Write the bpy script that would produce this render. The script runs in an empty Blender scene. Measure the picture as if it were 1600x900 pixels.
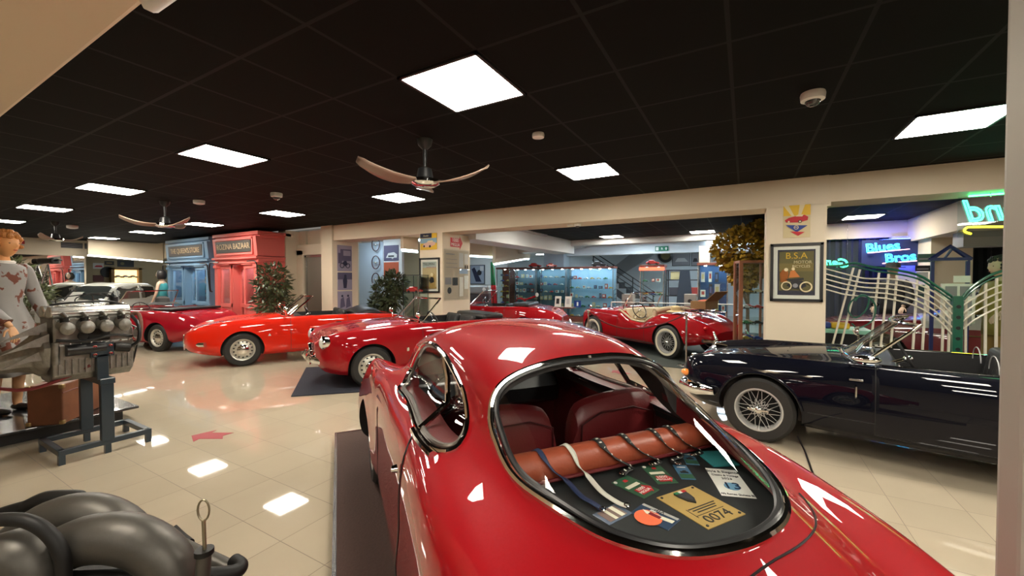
import bpy, bmesh, math, random, bisect
from mathutils import Vector, Matrix
PI = math.pi
random.seed(7)
SC = bpy.context.scene
COL = SC.collection
# ------------------------------------------------------------------ camera, world, exposure
F_PX, YAW, PITCH, ROLL = 638.08, -0.519, -0.0203, -0.0008
CAMP = Vector((0, 0, 1.517))
cd = bpy.data.cameras.new('camera'); cam = bpy.data.objects.new('camera', cd); COL.objects.link(cam)
cd.sensor_width = 36.0; cd.lens = F_PX / 1600 * 36.0; cd.clip_start = .02
_f = Vector((math.sin(YAW)*math.cos(PITCH), math.cos(YAW)*math.cos(PITCH), math.sin(PITCH)))
_r0 = Vector((math.cos(YAW), -math.sin(YAW), 0)); _u0 = _r0.cross(_f)
_r = _r0*math.cos(ROLL) + _u0*math.sin(ROLL); _u = -_r0*math.sin(ROLL) + _u0*math.cos(ROLL)
cam.matrix_world = Matrix(((_r.x,_u.x,-_f.x,CAMP.x),(_r.y,_u.y,-_f.y,CAMP.y),(_r.z,_u.z,-_f.z,CAMP.z),(0,0,0,1)))
SC.camera = cam
wd = bpy.data.worlds.new('world'); SC.world = wd; wd.use_nodes = True
wd.node_tree.nodes['Background'].inputs[0].default_value = (1,.93,.82,1)
wd.node_tree.nodes['Background'].inputs[1].default_value = .25
SC.view_settings.view_transform = 'Standard'; SC.view_settings.look = 'None'
SC.view_settings.gamma = 1; SC.view_settings.use_curve_mapping = False
SC.view_settings.exposure = -0.18
PANEL_E = 62.0
H = 2.77                                             # main ceiling height
def W(px, py, z=None, X=None, Y=None, d=None):
    """point of the place seen in direction (px,py) on a real plane (height z, X, Y) or at depth d"""
    v = _r*((px-800)/F_PX) + _u*((450-py)/F_PX) + _f
    if z is not None: t = (z-CAMP.z)/v.z
    elif X is not None: t = X/v.x
    elif Y is not None: t = Y/v.y
    else: t = d
    return CAMP + v*t
# ------------------------------------------------------------------ materials
MATS = {}
def mat(name, col, rough=.5, metal=0, coat=0, emit=0, ecol=None, noise=0, nscale=20, bump=0, col2=None, spec=.5, crough=.03):
    if name in MATS: return MATS[name]
    m = bpy.data.materials.new(name); m.use_nodes = True; MATS[name] = m
    nt = m.node_tree; b = nt.nodes['Principled BSDF']
    b.inputs['Base Color'].default_value = (*col, 1); b.inputs['Roughness'].default_value = rough
    b.inputs['Metallic'].default_value = metal; b.inputs['Coat Weight'].default_value = coat
    b.inputs['Coat Roughness'].default_value = crough; b.inputs['Specular IOR Level'].default_value = spec
    if emit:
        b.inputs['Emission Color'].default_value = (*(ecol or col), 1); b.inputs['Emission Strength'].default_value = emit
    if noise or bump:
        tc = nt.nodes.new('ShaderNodeTexCoord'); n = nt.nodes.new('ShaderNodeTexNoise')
        n.inputs['Scale'].default_value = nscale; n.inputs['Detail'].default_value = 4
        nt.links.new(tc.outputs['Object'], n.inputs['Vector'])
        if noise:
            mx = nt.nodes.new('ShaderNodeMix'); mx.data_type = 'RGBA'
            c2 = col2 or tuple(max(0, c*(1-noise)) for c in col)
            mx.inputs[6].default_value = (*col, 1); mx.inputs[7].default_value = (*c2, 1)
            nt.links.new(n.outputs['Fac'], mx.inputs[0]); nt.links.new(mx.outputs[2], b.inputs['Base Color'])
        if bump:
            bp = nt.nodes.new('ShaderNodeBump'); bp.inputs['Strength'].default_value = bump; bp.inputs['Distance'].default_value = .01
            nt.links.new(n.outputs['Fac'], bp.inputs['Height']); nt.links.new(bp.outputs['Normal'], b.inputs['Normal'])
    return m
def glass(name, tint=(1,1,1), ior=1.45):
    """thin pane: clear straight through, Fresnel reflection on both faces"""
    if name in MATS: return MATS[name]
    m = bpy.data.materials.new(name); m.use_nodes = True; MATS[name] = m; nt = m.node_tree; nt.nodes.clear()
    o = nt.nodes.new('ShaderNodeOutputMaterial'); mx = nt.nodes.new('ShaderNodeMixShader'); fr = nt.nodes.new('ShaderNodeFresnel')
    ge = nt.nodes.new('ShaderNodeNewGeometry'); mi = nt.nodes.new('ShaderNodeMix'); mi.inputs[2].default_value = ior; mi.inputs[3].default_value = 1/ior
    nt.links.new(ge.outputs['Backfacing'], mi.inputs[0]); nt.links.new(mi.outputs[0], fr.inputs['IOR'])
    t = nt.nodes.new('ShaderNodeBsdfTransparent'); t.inputs[0].default_value = (*tint, 1)
    g = nt.nodes.new('ShaderNodeBsdfGlossy'); g.inputs['Roughness'].default_value = .01
    nt.links.new(fr.outputs[0], mx.inputs[0]); nt.links.new(t.outputs[0], mx.inputs[1]); nt.links.new(g.outputs[0], mx.inputs[2])
    nt.links.new(mx.outputs[0], o.inputs[0]); return m
def gridmat(name, size, offx, offy, line, tile, grout, rough, grough, coat=0, var=.04, nscale=3, spec=.5, marble=.05):
    """square tiles laid in world metres with a joint between them"""
    m = bpy.data.materials.new(name); m.use_nodes = True; MATS[name] = m; nt = m.node_tree; N = nt.nodes; L = nt.links
    b = N['Principled BSDF']; tc = N.new('ShaderNodeTexCoord'); sp = N.new('ShaderNodeSeparateXYZ'); L.new(tc.outputs['Object'], sp.inputs[0])
    def mt(op, a, c=None):
        n = N.new('ShaderNodeMath'); n.operation = op
        for i, v in enumerate((a, c)):
            if v is None: continue
            if isinstance(v, (int, float)): n.inputs[i].default_value = v
            else: L.new(v, n.inputs[i])
        return n.outputs[0]
    e = []; cells = []
    for ax, off in ((0, offx), (1, offy)):
        u = mt('DIVIDE', mt('SUBTRACT', sp.outputs[ax], off), size)
        cells.append(mt('FLOOR', u)); fr = mt('FRACT', u)
        dd = mt('MINIMUM', fr, mt('SUBTRACT', 1.0, fr)); e.append(mt('LESS_THAN', dd, line/size/2))
    ln = mt('MAXIMUM', e[0], e[1])
    cb = N.new('ShaderNodeCombineXYZ'); L.new(cells[0], cb.inputs[0]); L.new(cells[1], cb.inputs[1])
    wn = N.new('ShaderNodeTexWhiteNoise'); wn.noise_dimensions = '2D'; L.new(cb.outputs[0], wn.inputs['Vector'])
    no = N.new('ShaderNodeTexNoise'); no.inputs['Scale'].default_value = nscale; no.inputs['Detail'].default_value = 6
    vm = N.new('ShaderNodeVectorMath'); vm.operation = 'ADD'; L.new(tc.outputs['Object'], vm.inputs[0]); L.new(wn.outputs['Color'], vm.inputs[1]); L.new(vm.outputs[0], no.inputs['Vector'])
    v = mt('ADD', mt('MULTIPLY', mt('SUBTRACT', wn.outputs['Value'], .5), var*2), mt('MULTIPLY', mt('SUBTRACT', no.outputs['Fac'], .5), marble*2))
    hs = N.new('ShaderNodeHueSaturation'); hs.inputs['Color'].default_value = (*tile, 1); L.new(mt('ADD', v, 1.0), hs.inputs['Value'])
    mx = N.new('ShaderNodeMix'); mx.data_type = 'RGBA'; L.new(ln, mx.inputs[0]); L.new(hs.outputs[0], mx.inputs[6]); mx.inputs[7].default_value = (*grout, 1)
    L.new(mx.outputs[2], b.inputs['Base Color'])
    L.new(mt('ADD', rough, mt('MULTIPLY', ln, grough-rough)), b.inputs['Roughness'])
    b.inputs['Specular IOR Level'].default_value = spec
    return m
CREAM = mat('cream_wall', (.72,.62,.47), .6, noise=.05, nscale=3)
WHITEW = mat('cool_white_wall', (.66,.68,.68), .6, noise=.04, nscale=3)
BLACK = mat('black_satin', (.012,.012,.013), .35)
RUBBER = mat('tyre_rubber', (.018,.017,.016), .6, bump=.15, nscale=90)
CHROME = mat('chrome', (.82,.82,.8), .06, 1)
STEEL = mat('brushed_steel', (.55,.55,.54), .25, 1, noise=.15, nscale=40)
ALU = mat('cast_aluminium', (.40,.385,.35), .40, .85, noise=.65, nscale=22, bump=.6)
GLASS = glass('clear_glass', (.96,.97,.96))
DGLASS = glass('tinted_glass', (.55,.6,.58), 1.5)
CABG = glass('cabinet_glass', (.92,.97,.97))
WHITE = mat('white_plastic', (.75,.74,.7), .4)
PAPER = mat('paper', (.8,.79,.74), .7)
DARKRED = mat('oxblood_leather', (.13,.012,.014), .38, bump=.1, nscale=120)
BLKLEATHER = mat('black_leather', (.015,.015,.016), .42, bump=.1, nscale=120)
RED = mat('red_paint', (.31,.001,.005), .5, coat=1, noise=.03, nscale=2, crough=.012, spec=.08)
ORANGE = mat('orange_red_paint', (.70,.016,.003), .5, coat=1, noise=.03, nscale=2, crough=.012, spec=.08)
CRIMSON = mat('crimson_paint', (.33,.002,.012), .5, coat=1, noise=.03, nscale=2, crough=.012, spec=.08)
NAVY = mat('navy_paint', (.001,.0015,.006), .5, coat=.7, noise=.03, nscale=2, spec=.05, crough=.012)
IVORY = mat('ivory_paint', (.55,.56,.52), .3, coat=1, noise=.03, nscale=2)
# ------------------------------------------------------------------ mesh building
def setp(o, label=None, cat=None, group=None, kind=None):
    if label: o['label'] = label
    if cat: o['category'] = cat
    if group: o['group'] = group
    if kind: o['kind'] = kind
    return o
def link(o, parent=None):
    COL.objects.link(o)
    if parent: o.parent = parent
    return o
def root(name, loc, rz=0, label=None, cat=None, group=None):
    o = bpy.data.objects.new(name, None); o.location = loc; o.rotation_euler = (0, 0, rz); o.empty_display_size = .1
    link(o); return setp(o, label, cat, group)
def crv(pts, k=6, closed=False):
    """smooth curve through points"""
    P = [Vector(p) for p in pts]; n = len(P); out = []
    rng = range(n if closed else n-1)
    for i in rng:
        a = P[(i-1) % n] if (closed or i > 0) else P[0]*2-P[1]
        b, c = P[i], P[(i+1) % n]
        d = P[(i+2) % n] if (closed or i+2 < n) else P[-1]*2-P[-2]
        for j in range(k):
            t = j/k
            out.append(.5*((2*b)+(c-a)*t+(2*a-5*b+4*c-d)*t*t+(3*b-a-3*c+d)*t**3))
    if not closed: out.append(P[-1])
    return out
class MB:
    def __init__(s): s.v = []; s.f = []; s.m = []; s.cur = 0
    def add(s, vs, fs):
        o = len(s.v); s.v += [tuple(x) for x in vs]; s.f += [tuple(i+o for i in f) for f in fs]; s.m += [s.cur]*len(fs); return s
    def box(s, c, d, rz=0, M=None, taper=1):
        x, y, z = d[0]/2, d[1]/2, d[2]/2
        vs = [Vector((a*x*(taper if e > 0 else 1), b*y*(taper if e > 0 else 1), e*z)) for e in (-1, 1) for a, b in ((-1,-1),(1,-1),(1,1),(-1,1))]
        if rz: vs = [Matrix.Rotation(rz, 3, 'Z') @ v for v in vs]
        if M: vs = [M @ v for v in vs]
        vs = [v+Vector(c) for v in vs]
        return s.add(vs, [(3,2,1,0),(4,5,6,7),(0,1,5,4),(1,2,6,5),(2,3,7,6),(3,0,4,7)])
    def tube(s, pts, r, n=8, closed=False, flat=1.0, up=None, rs=None):
        P = [Vector(p) for p in pts]; k = len(P); rings = []; prev = None
        for i, p in enumerate(P):
            a = P[i-1] if (i > 0 or closed) else p; b = P[(i+1) % k] if (i < k-1 or closed) else p
            t = (b-a); t = t.normalized() if t.length > 1e-9 else Vector((0,0,1))
            if up is not None: u = Vector(up)-t*t.dot(Vector(up))
            elif prev is None: u = t.orthogonal()
            else: u = prev-t*t.dot(prev)
            u = u.normalized() if u.length > 1e-6 else t.orthogonal().normalized(); prev = u; w = t.cross(u)
            rr = rs[i] if rs else r
            rings.append([p+u*math.cos(2*PI*j/n)*rr*flat+w*math.sin(2*PI*j/n)*rr for j in range(n)])
        vs = [v for R in rings for v in R]; fs = []
        for i in range(k if closed else k-1):
            for j in range(n):
                i2 = (i+1) % k; fs.append((i*n+j, i*n+(j+1) % n, i2*n+(j+1) % n, i2*n+j))
        if not closed: fs += [tuple(range(n-1, -1, -1)), tuple((k-1)*n+j for j in range(n))]
        return s.add(vs, fs)
    def cyl(s, a, b, r, r2=None, n=16): return s.tube([a, b], r, n, rs=[r, r if r2 is None else r2])
    def lathe(s, prof, c=(0,0,0), n=24, M=None, closed=False, cap=True):
        """prof (r,z) turned about z; M orients it"""
        vs = []; k = len(prof)
        for r, z in prof:
            for j in range(n):
                v = Vector((r*math.cos(2*PI*j/n), r*math.sin(2*PI*j/n), z))
                if M: v = M @ v
                vs.append(v+Vector(c))
        fs = [(i % k*n+j, i % k*n+(j+1) % n, (i+1) % k*n+(j+1) % n, (i+1) % k*n+j) for i in range(k if closed else k-1) for j in range(n)]
        if not closed and cap:
            if prof[0][0] > 1e-4: fs.append(tuple(range(n-1, -1, -1)))
            if prof[-1][0] > 1e-4: fs.append(tuple((k-1)*n+j for j in range(n)))
        return s.add(vs, fs)
    def ball(s, c, r, n=14, M=None):
        r = (r, r, r) if isinstance(r, (int, float)) else r; vs = []; h = n//2
        for i in range(h+1):
            for j in range(n):
                a = PI*i/h; v = Vector((r[0]*math.sin(a)*math.cos(2*PI*j/n), r[1]*math.sin(a)*math.sin(2*PI*j/n), r[2]*math.cos(a)))
                if M: v = M @ v
                vs.append(v+Vector(c))
        return s.add(vs, [(i*n+j, (i+1)*n+j, (i+1)*n+(j+1) % n, i*n+(j+1) % n) for i in range(h) for j in range(n)])
    def prism(s, poly, lo, hi, ax='z', M=None, off=(0,0,0)):
        """polygon extruded: ax z -> (x,y), ax y -> (x,z), ax x -> (y,z)"""
        def mk(p, h):
            v = Vector((p[0], p[1], h) if ax == 'z' else (p[0], h, p[1]) if ax == 'y' else (h, p[0], p[1]))
            if M: v = M @ v
            return v+Vector(off)
        n = len(poly); vs = [mk(p, lo) for p in poly]+[mk(p, hi) for p in poly]
        return s.add(vs, [tuple(range(n)), tuple(range(2*n-1, n-1, -1))]+[(i, i+n, (i+1) % n+n, (i+1) % n) for i in range(n)])
    def quad(s, a, b, c, d): return s.add([a, b, c, d], [(0,1,2,3)])
    def grid(s, rows, closed=False):
        n = len(rows[0]); vs = [v for r in rows for v in r]
        return s.add(vs, [(i*n+j, i*n+(j+1) % n, (i+1)*n+(j+1) % n, (i+1)*n+j) for i in range(len(rows)-1) for j in range(n if closed else n-1)])
    def mesh(s, name):
        me = bpy.data.meshes.new(name); me.from_pydata(s.v, [], s.f); me.update(); return me
    def build(s, name, m, parent=None, smooth=True, bevel=0, loc=None, rot=None, bseg=2, sub=0, weld=True, thick=0, **kw):
        me = s.mesh(name)
        bm = bmesh.new(); bm.from_mesh(me)
        for i, f in enumerate(bm.faces): f.material_index = s.m[i]
        if weld: bmesh.ops.remove_doubles(bm, verts=bm.verts, dist=1e-5)
        bmesh.ops.recalc_face_normals(bm, faces=bm.faces)
        bm.to_mesh(me); bm.free()
        for q in (m if isinstance(m, (list, tuple)) else [m]): me.materials.append(q)
        if smooth:
            me.polygons.foreach_set('use_smooth', [True]*len(me.polygons)); me.set_sharp_from_angle(angle=math.radians(38))
        o = bpy.data.objects.new(name, me); link(o, parent)
        if loc is not None: o.location = loc
        if rot is not None: o.rotation_euler = rot
        if bevel:
            q = o.modifiers.new('bevel', 'BEVEL'); q.width = bevel; q.segments = bseg; q.limit_method = 'ANGLE'; q.angle_limit = math.radians(40)
        if sub: q = o.modifiers.new('sub', 'SUBSURF'); q.levels = sub; q.render_levels = sub
        if thick: q = o.modifiers.new('solid', 'SOLIDIFY'); q.thickness = thick; q.offset = 0
        return setp(o, **kw)
def bx(name, lo, hi, m, parent=None, bevel=0, **kw):
    c = [(a+b)/2 for a, b in zip(lo, hi)]; d = [abs(b-a) for a, b in zip(lo, hi)]
    return MB().box((0,0,0), d).build(name, m, parent, False, bevel, loc=c, **kw)
def text(name, body, size, m, parent=None, loc=(0,0,0), rot=(PI/2,0,0), depth=.002, mirror=False, bevel=0, outline=None, stretch=1, xalign='CENTER', shear=0, **kw):
    c = bpy.data.curves.new(name, 'FONT'); c.body = body; c.size = size; c.align_x = xalign; c.align_y = 'CENTER'; c.extrude = depth; c.resolution_u = 3
    c.shear = shear
    if outline:
        c.fill_mode = 'NONE'; c.extrude = 0; c.bevel_depth = outline; c.bevel_resolution = 1
    t = bpy.data.objects.new('tmp', c); COL.objects.link(t); dg = bpy.context.evaluated_depsgraph_get()
    me = bpy.data.meshes.new_from_object(t.evaluated_get(dg)); bpy.data.objects.remove(t)
    for v in me.vertices: v.co.x *= (-stretch if mirror else stretch)
    if mirror: me.flip_normals()
    me.materials.clear(); me.materials.append(m); me.name = name
    o = bpy.data.objects.new(name, me); link(o, parent); o.location = loc; o.rotation_euler = rot
    return setp(o, **kw)
def dup(o, parent=None, loc=None, rz=None, sc=None, **kw):
    c = o.copy(); COL.objects.link(c); c.parent = parent
    if loc is not None: c.location = loc
    if rz is not None: c.rotation_euler = (0, 0, rz)
    if sc is not None: c.scale = (sc,)*3 if isinstance(sc, (int, float)) else sc
    for ch in list(o.children): dup(ch, c)
    return setp(c, **kw)
def struct(o, label=None):
    o['kind'] = 'structure'
    if label: o['label'] = label
    return o
# ------------------------------------------------------------------ car bodies
def pchip(xs, ys):
    n = len(xs); h = [xs[i+1]-xs[i] for i in range(n-1)]; d = [(ys[i+1]-ys[i])/h[i] for i in range(n-1)]
    m = [0.0]*n
    for i in range(1, n-1):
        if d[i-1]*d[i] > 0:
            w1 = 2*h[i]+h[i-1]; w2 = h[i]+2*h[i-1]; m[i] = (w1+w2)/(w1/d[i-1]+w2/d[i])
    m[0] = d[0]; m[-1] = d[-1]
    def f(x):
        x = min(max(x, xs[0]), xs[-1]); i = min(bisect.bisect_right(xs, x)-1, n-2); t = (x-xs[i])/h[i]
        return (2*t**3-3*t*t+1)*ys[i]+(t**3-2*t*t+t)*h[i]*m[i]+(-2*t**3+3*t*t)*ys[i+1]+(t**3-t*t)*h[i]*m[i+1]
    return f
def crom(P, k):
    Q = [(2*P[0][0]-P[1][0], 2*P[0][1]-P[1][1])]+P+[(-P[-2][0], P[-2][1])]; out = []
    for i in range(1, len(Q)-2):
        a, b, c, d = Q[i-1:i+3]
        ds = lambda p, q: max(math.hypot(p[0]-q[0], p[1]-q[1])**.5, 1e-4)
        t0 = 0; t1 = ds(a, b); t2 = t1+ds(b, c); t3 = t2+ds(c, d)
        L = lambda p, q, ta, tb, t: ((tb-t)*p[0]/(tb-ta)+(t-ta)*q[0]/(tb-ta), (tb-t)*p[1]/(tb-ta)+(t-ta)*q[1]/(tb-ta))
        for j in range(k):
            t = t1+(t2-t1)*j/k
            A1 = L(a, b, t0, t1, t); A2 = L(b, c, t1, t2, t); A3 = L(c, d, t2, t3, t)
            B1 = L(A1, A2, t0, t2, t); B2 = L(A2, A3, t1, t3, t); out.append(L(B1, B2, t1, t2, t))
    out.append(P[-1]); return out
class Surf:
    """body surface; rows: x, half width, floor z, z of widest, wing y, wing z, belt y, belt z, upper y, upper z, top z"""
    def __init__(s, rows, k=6):
        rows = sorted(rows); xs = [r[0] for r in rows]; s.k = k
        s.f = [pchip(xs, [r[i] for r in rows]) for i in range(1, 11)]; s.x0, s.x1 = xs[0], xs[-1]; s.c = {}
    def sec(s, x):
        key = round(x, 5)
        if key not in s.c:
            hw, zb, zm, ys, zs, yb, zt5, yg, zg, zt = [f(x) for f in s.f]
            s.c[key] = [(0, zb), (hw*.45, zb)]+crom([(hw*.86, zb), (hw*.975, zb+.07), (hw, zm), (ys, zs), (yb, zt5), (yg, zg), (0, zt)], s.k)
        return s.c[key]
    def z(s, x, y):
        y = abs(y); r = s.sec(x)
        for i in range(len(r)-1, 0, -1):
            a, b = r[i], r[i-1]
            if a[0] <= y <= b[0]+1e-9 and b[0] > a[0]: return a[1]+(b[1]-a[1])*(y-a[0])/(b[0]-a[0])
        return r[2+2*s.k][1]
    def y(s, x, z):
        r = s.sec(x)
        for i in range(len(r)-1, 2, -1):
            a, b = r[i], r[i-1]
            if b[1] <= z <= a[1] and a[1] != b[1]: return a[0]+(b[0]-a[0])*(z-a[1])/(b[1]-a[1])
        return r[2+2*s.k][0]
    def solid(s, dx=.05, extra=(), off=0):
        xs = [s.x0+(s.x1-s.x0)*i/int((s.x1-s.x0)/dx) for i in range(int((s.x1-s.x0)/dx)+1)]
        for e in extra:
            j = min(range(1, len(xs)-1), key=lambda i: abs(xs[i]-e)); xs[j] = e
        b = MB(); rows = []
        for x in xs:
            r = s.sec(x); L = [(x, y, z) for y, z in r]+[(x, -y, z) for y, z in r[-2:0:-1]]; rows.append(L)
        b.grid(rows, True); n = len(rows[0])
        b.f += [tuple(range(n-1, -1, -1)), tuple((len(rows)-1)*n+j for j in range(n))]; b.m += [0, 0]
        return b
def mk_obj(b):
    me = b.mesh('tmp'); bm = bmesh.new(); bm.from_mesh(me); bmesh.ops.remove_doubles(bm, verts=bm.verts, dist=1e-5)
    bmesh.ops.recalc_face_normals(bm, faces=bm.faces); bm.to_mesh(me); bm.free()
    o = bpy.data.objects.new('tmp', me); COL.objects.link(o); return o
def boolean(b, cutters, op='DIFFERENCE'):
    o = mk_obj(b); cs = []
    for c in cutters:
        q = mk_obj(c); cs.append(q); md = o.modifiers.new('b', 'BOOLEAN'); md.operation = op; md.object = q; md.solver = 'EXACT'
    dg = bpy.context.evaluated_depsgraph_get(); me = bpy.data.meshes.new_from_object(o.evaluated_get(dg))
    for q in cs+[o]: bpy.data.objects.remove(q)
    return me
def split(me, fn):
    V = [v.co.copy() for v in me.vertices]; out = {}
    for p in me.polygons:
        k = fn(p.center, p.normal)
        b, mp = out.setdefault(k, (MB(), {}))
        ids = []
        for i in p.vertices:
            if i not in mp: mp[i] = len(b.v); b.v.append(tuple(V[i]))
            ids.append(mp[i])
        b.f.append(tuple(ids)); b.m.append(0)
    return {k: v[0] for k, v in out.items()}
def build_part(b, name, m, parent, ang=30, **kw):
    me = b.mesh(name); me.materials.append(m)
    me.polygons.foreach_set('use_smooth', [True]*len(me.polygons)); me.set_sharp_from_angle(angle=math.radians(ang))
    o = bpy.data.objects.new(name, me); link(o, parent); return setp(o, **kw)
RX90 = Matrix.Rotation(PI/2, 3, 'X'); RY90 = Matrix.Rotation(PI/2, 3, 'Y')
def wheel(parent, x, y, R, w=.15, kind='steel', wall=False):
    """tyre, rim and hub; outer side towards +y, turned for the right side"""
    r = R*.63 if kind != 'wire' else R*.64; h = w/2
    A = Matrix.Rotation(-PI/2, 3, 'X')           # z -> +y
    prof = [(r, -h*.8), (r+.01, -h), (R*.9, -h*1.02), (R*.985, -h*.75), (R, -h*.3), (R, h*.3), (R*.985, h*.75), (R*.9, h*1.02), (r+.01, h), (r, h*.8)]
    b = MB().lathe(prof, n=40, M=A, closed=True); s = 1 if y > 0 else -1
    t = b.build('wheel', RUBBER, parent, loc=(x, y, R), rot=(0, 0, 0 if s > 0 else PI))
    if wall:
        MB().lathe([(r+.012, h*1.01), (r+.02, h*1.05), (R*.8, h*1.07), (R*.82, h*1.0)], n=40, M=A, closed=True).build('whitewall', mat('whitewall', (.72,.68,.52), .5), t)
    m = STEEL if kind != 'alloy' else CHROME
    if kind == 'wire':
        MB().lathe([(r, -h*.8), (r, h*.75), (r+.012, h*.95), (r-.003, h*.98), (r-.018, h*.6), (r-.02, -h*.8)], n=40, M=A, closed=True).build('rim', mat('rim_bright', (.62,.62,.60), .25, .35), t)
        sb = MB()
        for i in range(48):
            a = 2*PI*i/48; off = (.9 if i % 2 else -.9); lay = i % 4 < 2
            p0 = Vector((.035*math.cos(a+off), h*(.75 if lay else .1), .035*math.sin(a+off))); p1 = Vector(((r-.01)*math.cos(a), h*(.55 if lay else -.3), (r-.01)*math.sin(a)))
            sb.cyl(p0, p1, .0024, n=4)
        sb.build('spokes', mat('rim_bright', (.62,.62,.60), .25, .35), t)
        hb = MB().lathe([(.045, -h*.6), (.045, h*.5), (.034, h*.9), (.03, h*1.05), (.012, h*1.2), (0, h*1.22)], n=20, M=A)
        hb.box((.0, h*1.02, 0), (.17, .012, .022)); hb.build('spinner', CHROME, t, bevel=.004)
        MB().lathe([(r-.022, -h*.75), (r-.024, h*.0), (.0, -h*.05)], n=28, M=A).build('brake_drum', mat('dark_drum', (.01,.01,.01), .7, spec=.1), t)
    else:
        rc = mat('rim_silver', (.62,.6,.53), .3, .6)
        b2 = MB().lathe([(r+.012, h*.85), (r+.004, h*.98), (r-.012, h*.9), (r-.03, h*.5), (r*.86, h*.42), (r*.62, h*.62), (r*.5, h*.72), (0, h*.74)], n=40, M=A, cap=False)
        b2.build('rim', rc, t)
        hb = MB()
        for i in range(14):
            a = 2*PI*(i+.5)/14; c = (math.cos(a)*r*.75, h*.54, math.sin(a)*r*.75)
            hb.ball(c, (r*.09, .012, r*.07), 10)
        hb.build('vent_holes', BLACK, t)
        MB().lathe([(r*.5, h*.7), (r*.49, h*.82), (r*.3, h*1.0), (r*.12, h*1.08), (0, h*1.1)], n=28, M=A).build('hub_cap', CHROME, t)
    return t
def headlamp(parent, x, y, z, r=.09, tilt=0, name='headlamp'):
    A = Matrix.Rotation(tilt, 3, 'Y') @ RY90
    o = MB().lathe([(r*.9, -.12), (r*1.08, -.02), (r*1.12, .0), (r*1.06, .02), (r*.96, .015)], n=24, M=A).build(name, CHROME, parent, loc=(x, y, z))
    MB().lathe([(r*.96, .012), (r*.8, .032), (r*.45, .048), (0, .054)], n=24, M=A).build('lens', mat('lamp_lens', (.75,.76,.72), .08, .2, coat=1), o)
    return o
def screen(parent, xb, yb, zb, lean, zt, yt=None, bow=.16, rake=.55, m=CHROME, r=.014, surf=None, topm=None, cap=0):
    """windscreen: curved in plan, raked back"""
    yt = yt or yb*.9; rows = []; N = 16; K = 8
    for i in range(K+1):
        t = i/K; row = []
        for j in range(N+1):
            u = -1+2*j/N; y = (yb+(yt-yb)*t)*u; xx = xb-bow*(u*u*.6+u**4*.4)-lean*t
            z0 = surf.z(xx, y)+.01 if surf else zb
            row.append(Vector((xx, y, (z0 if t == 0 else zb)+(zt-(z0 if t == 0 else zb))*t if t else z0)))
        rows.append(row)
    MB().grid(rows).build('windscreen_glass', GLASS, parent)
    edge = rows[0]+[r_[-1] for r_ in rows[1:-1]]+rows[-1][::-1]+[r_[0] for r_ in rows[-2:0:-1]]
    return MB().tube(edge, r, 8, closed=True).build('windscreen_frame', m, parent)
def steering(parent, x, y, z, R=.19, m=BLACK, tilt=.45):
    M = Matrix.Rotation(-(PI/2-tilt), 3, 'Y'); P = [M @ Vector((R*math.cos(a), R*math.sin(a), 0)) for a in [2*PI*i/28 for i in range(28)]]
    o = MB().tube(P, .011, 8, closed=True).build('steering_wheel', m, parent, loc=(x, y, z))
    b = MB()
    for a in (0, 2*PI/3, 4*PI/3): b.cyl((0,0,0), M @ Vector((R*math.cos(a), R*math.sin(a), 0)), .006, n=6)
    b.cyl((0,0,0), M @ Vector((0, 0, -.5)), .02, n=10); b.ball((0,0,0), .035, 10); b.build('column', CHROME, o)
    return o
def seat(parent, x, y, z, w=.46, h=.5, m=BLKLEATHER, lean=.2, name='seat'):
    o = MB().box((0, 0, .1), (.46, w, .14)).build(name, m, parent, bevel=.045, bseg=4, loc=(x, y, z))
    M = Matrix.Rotation(-lean, 3, 'Y')
    MB().box(M @ Vector((-.0, 0, h/2))+Vector((-.24, 0, .08)), (.1, w, h), M=M).build('seat_back', m, o, bevel=.045, bseg=5)
    pi = MB()
    for k in (-.12, 0, .12): pi.tube([M @ Vector((.052, k, t))+Vector((-.24, 0, .08)) for t in (.05, h*.5, h-.07)], .004, 5)
    pi.build('piping', m, o)
    return o
def mirror(parent, x, y, z, s):
    o = MB().tube([(0,0,0), (0, s*.03, .06), (0, s*.05, .1)], .007, 8).build('door_mirror', CHROME, parent, loc=(x, y, z))
    MB().lathe([(0, -.05), (.035, -.035), (.055, 0), (.05, .004), (0, .006)], n=20, M=Matrix.Rotation(-PI/2, 3, 'Y'), c=(0, s*.05, .13)).build('mirror_head', CHROME, o)
    return o
def bumper(parent, S, x, z, side, r=.035, span=.9, curl=.25, m=CHROME, name='bumper', over=True, hw=None, off=.06):
    """bar wrapped round the nose (side 1) or tail (-1)"""
    hw = hw or S.sec(x)[2][0]; P = []
    for i in range(21):
        u = -1+2*i/20; P.append((x+side*(off-curl*abs(u)**3), hw*span*u, z))
    o = MB().tube(P, r, 10, flat=1.4, up=(0,0,1)).build(name, m, parent)
    if over:
        for s in (-1, 1): MB().tube([(x+side*(off+.02-curl*.03), hw*span*.35*s, z-.07), (x+side*(off+.05-curl*.03), hw*span*.35*s, z), (x+side*(off+.02-curl*.03), hw*span*.35*s, z+.08)], .025, 8, rs=[.015,.028,.012]).build('overrider', m, o)
    return o
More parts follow.
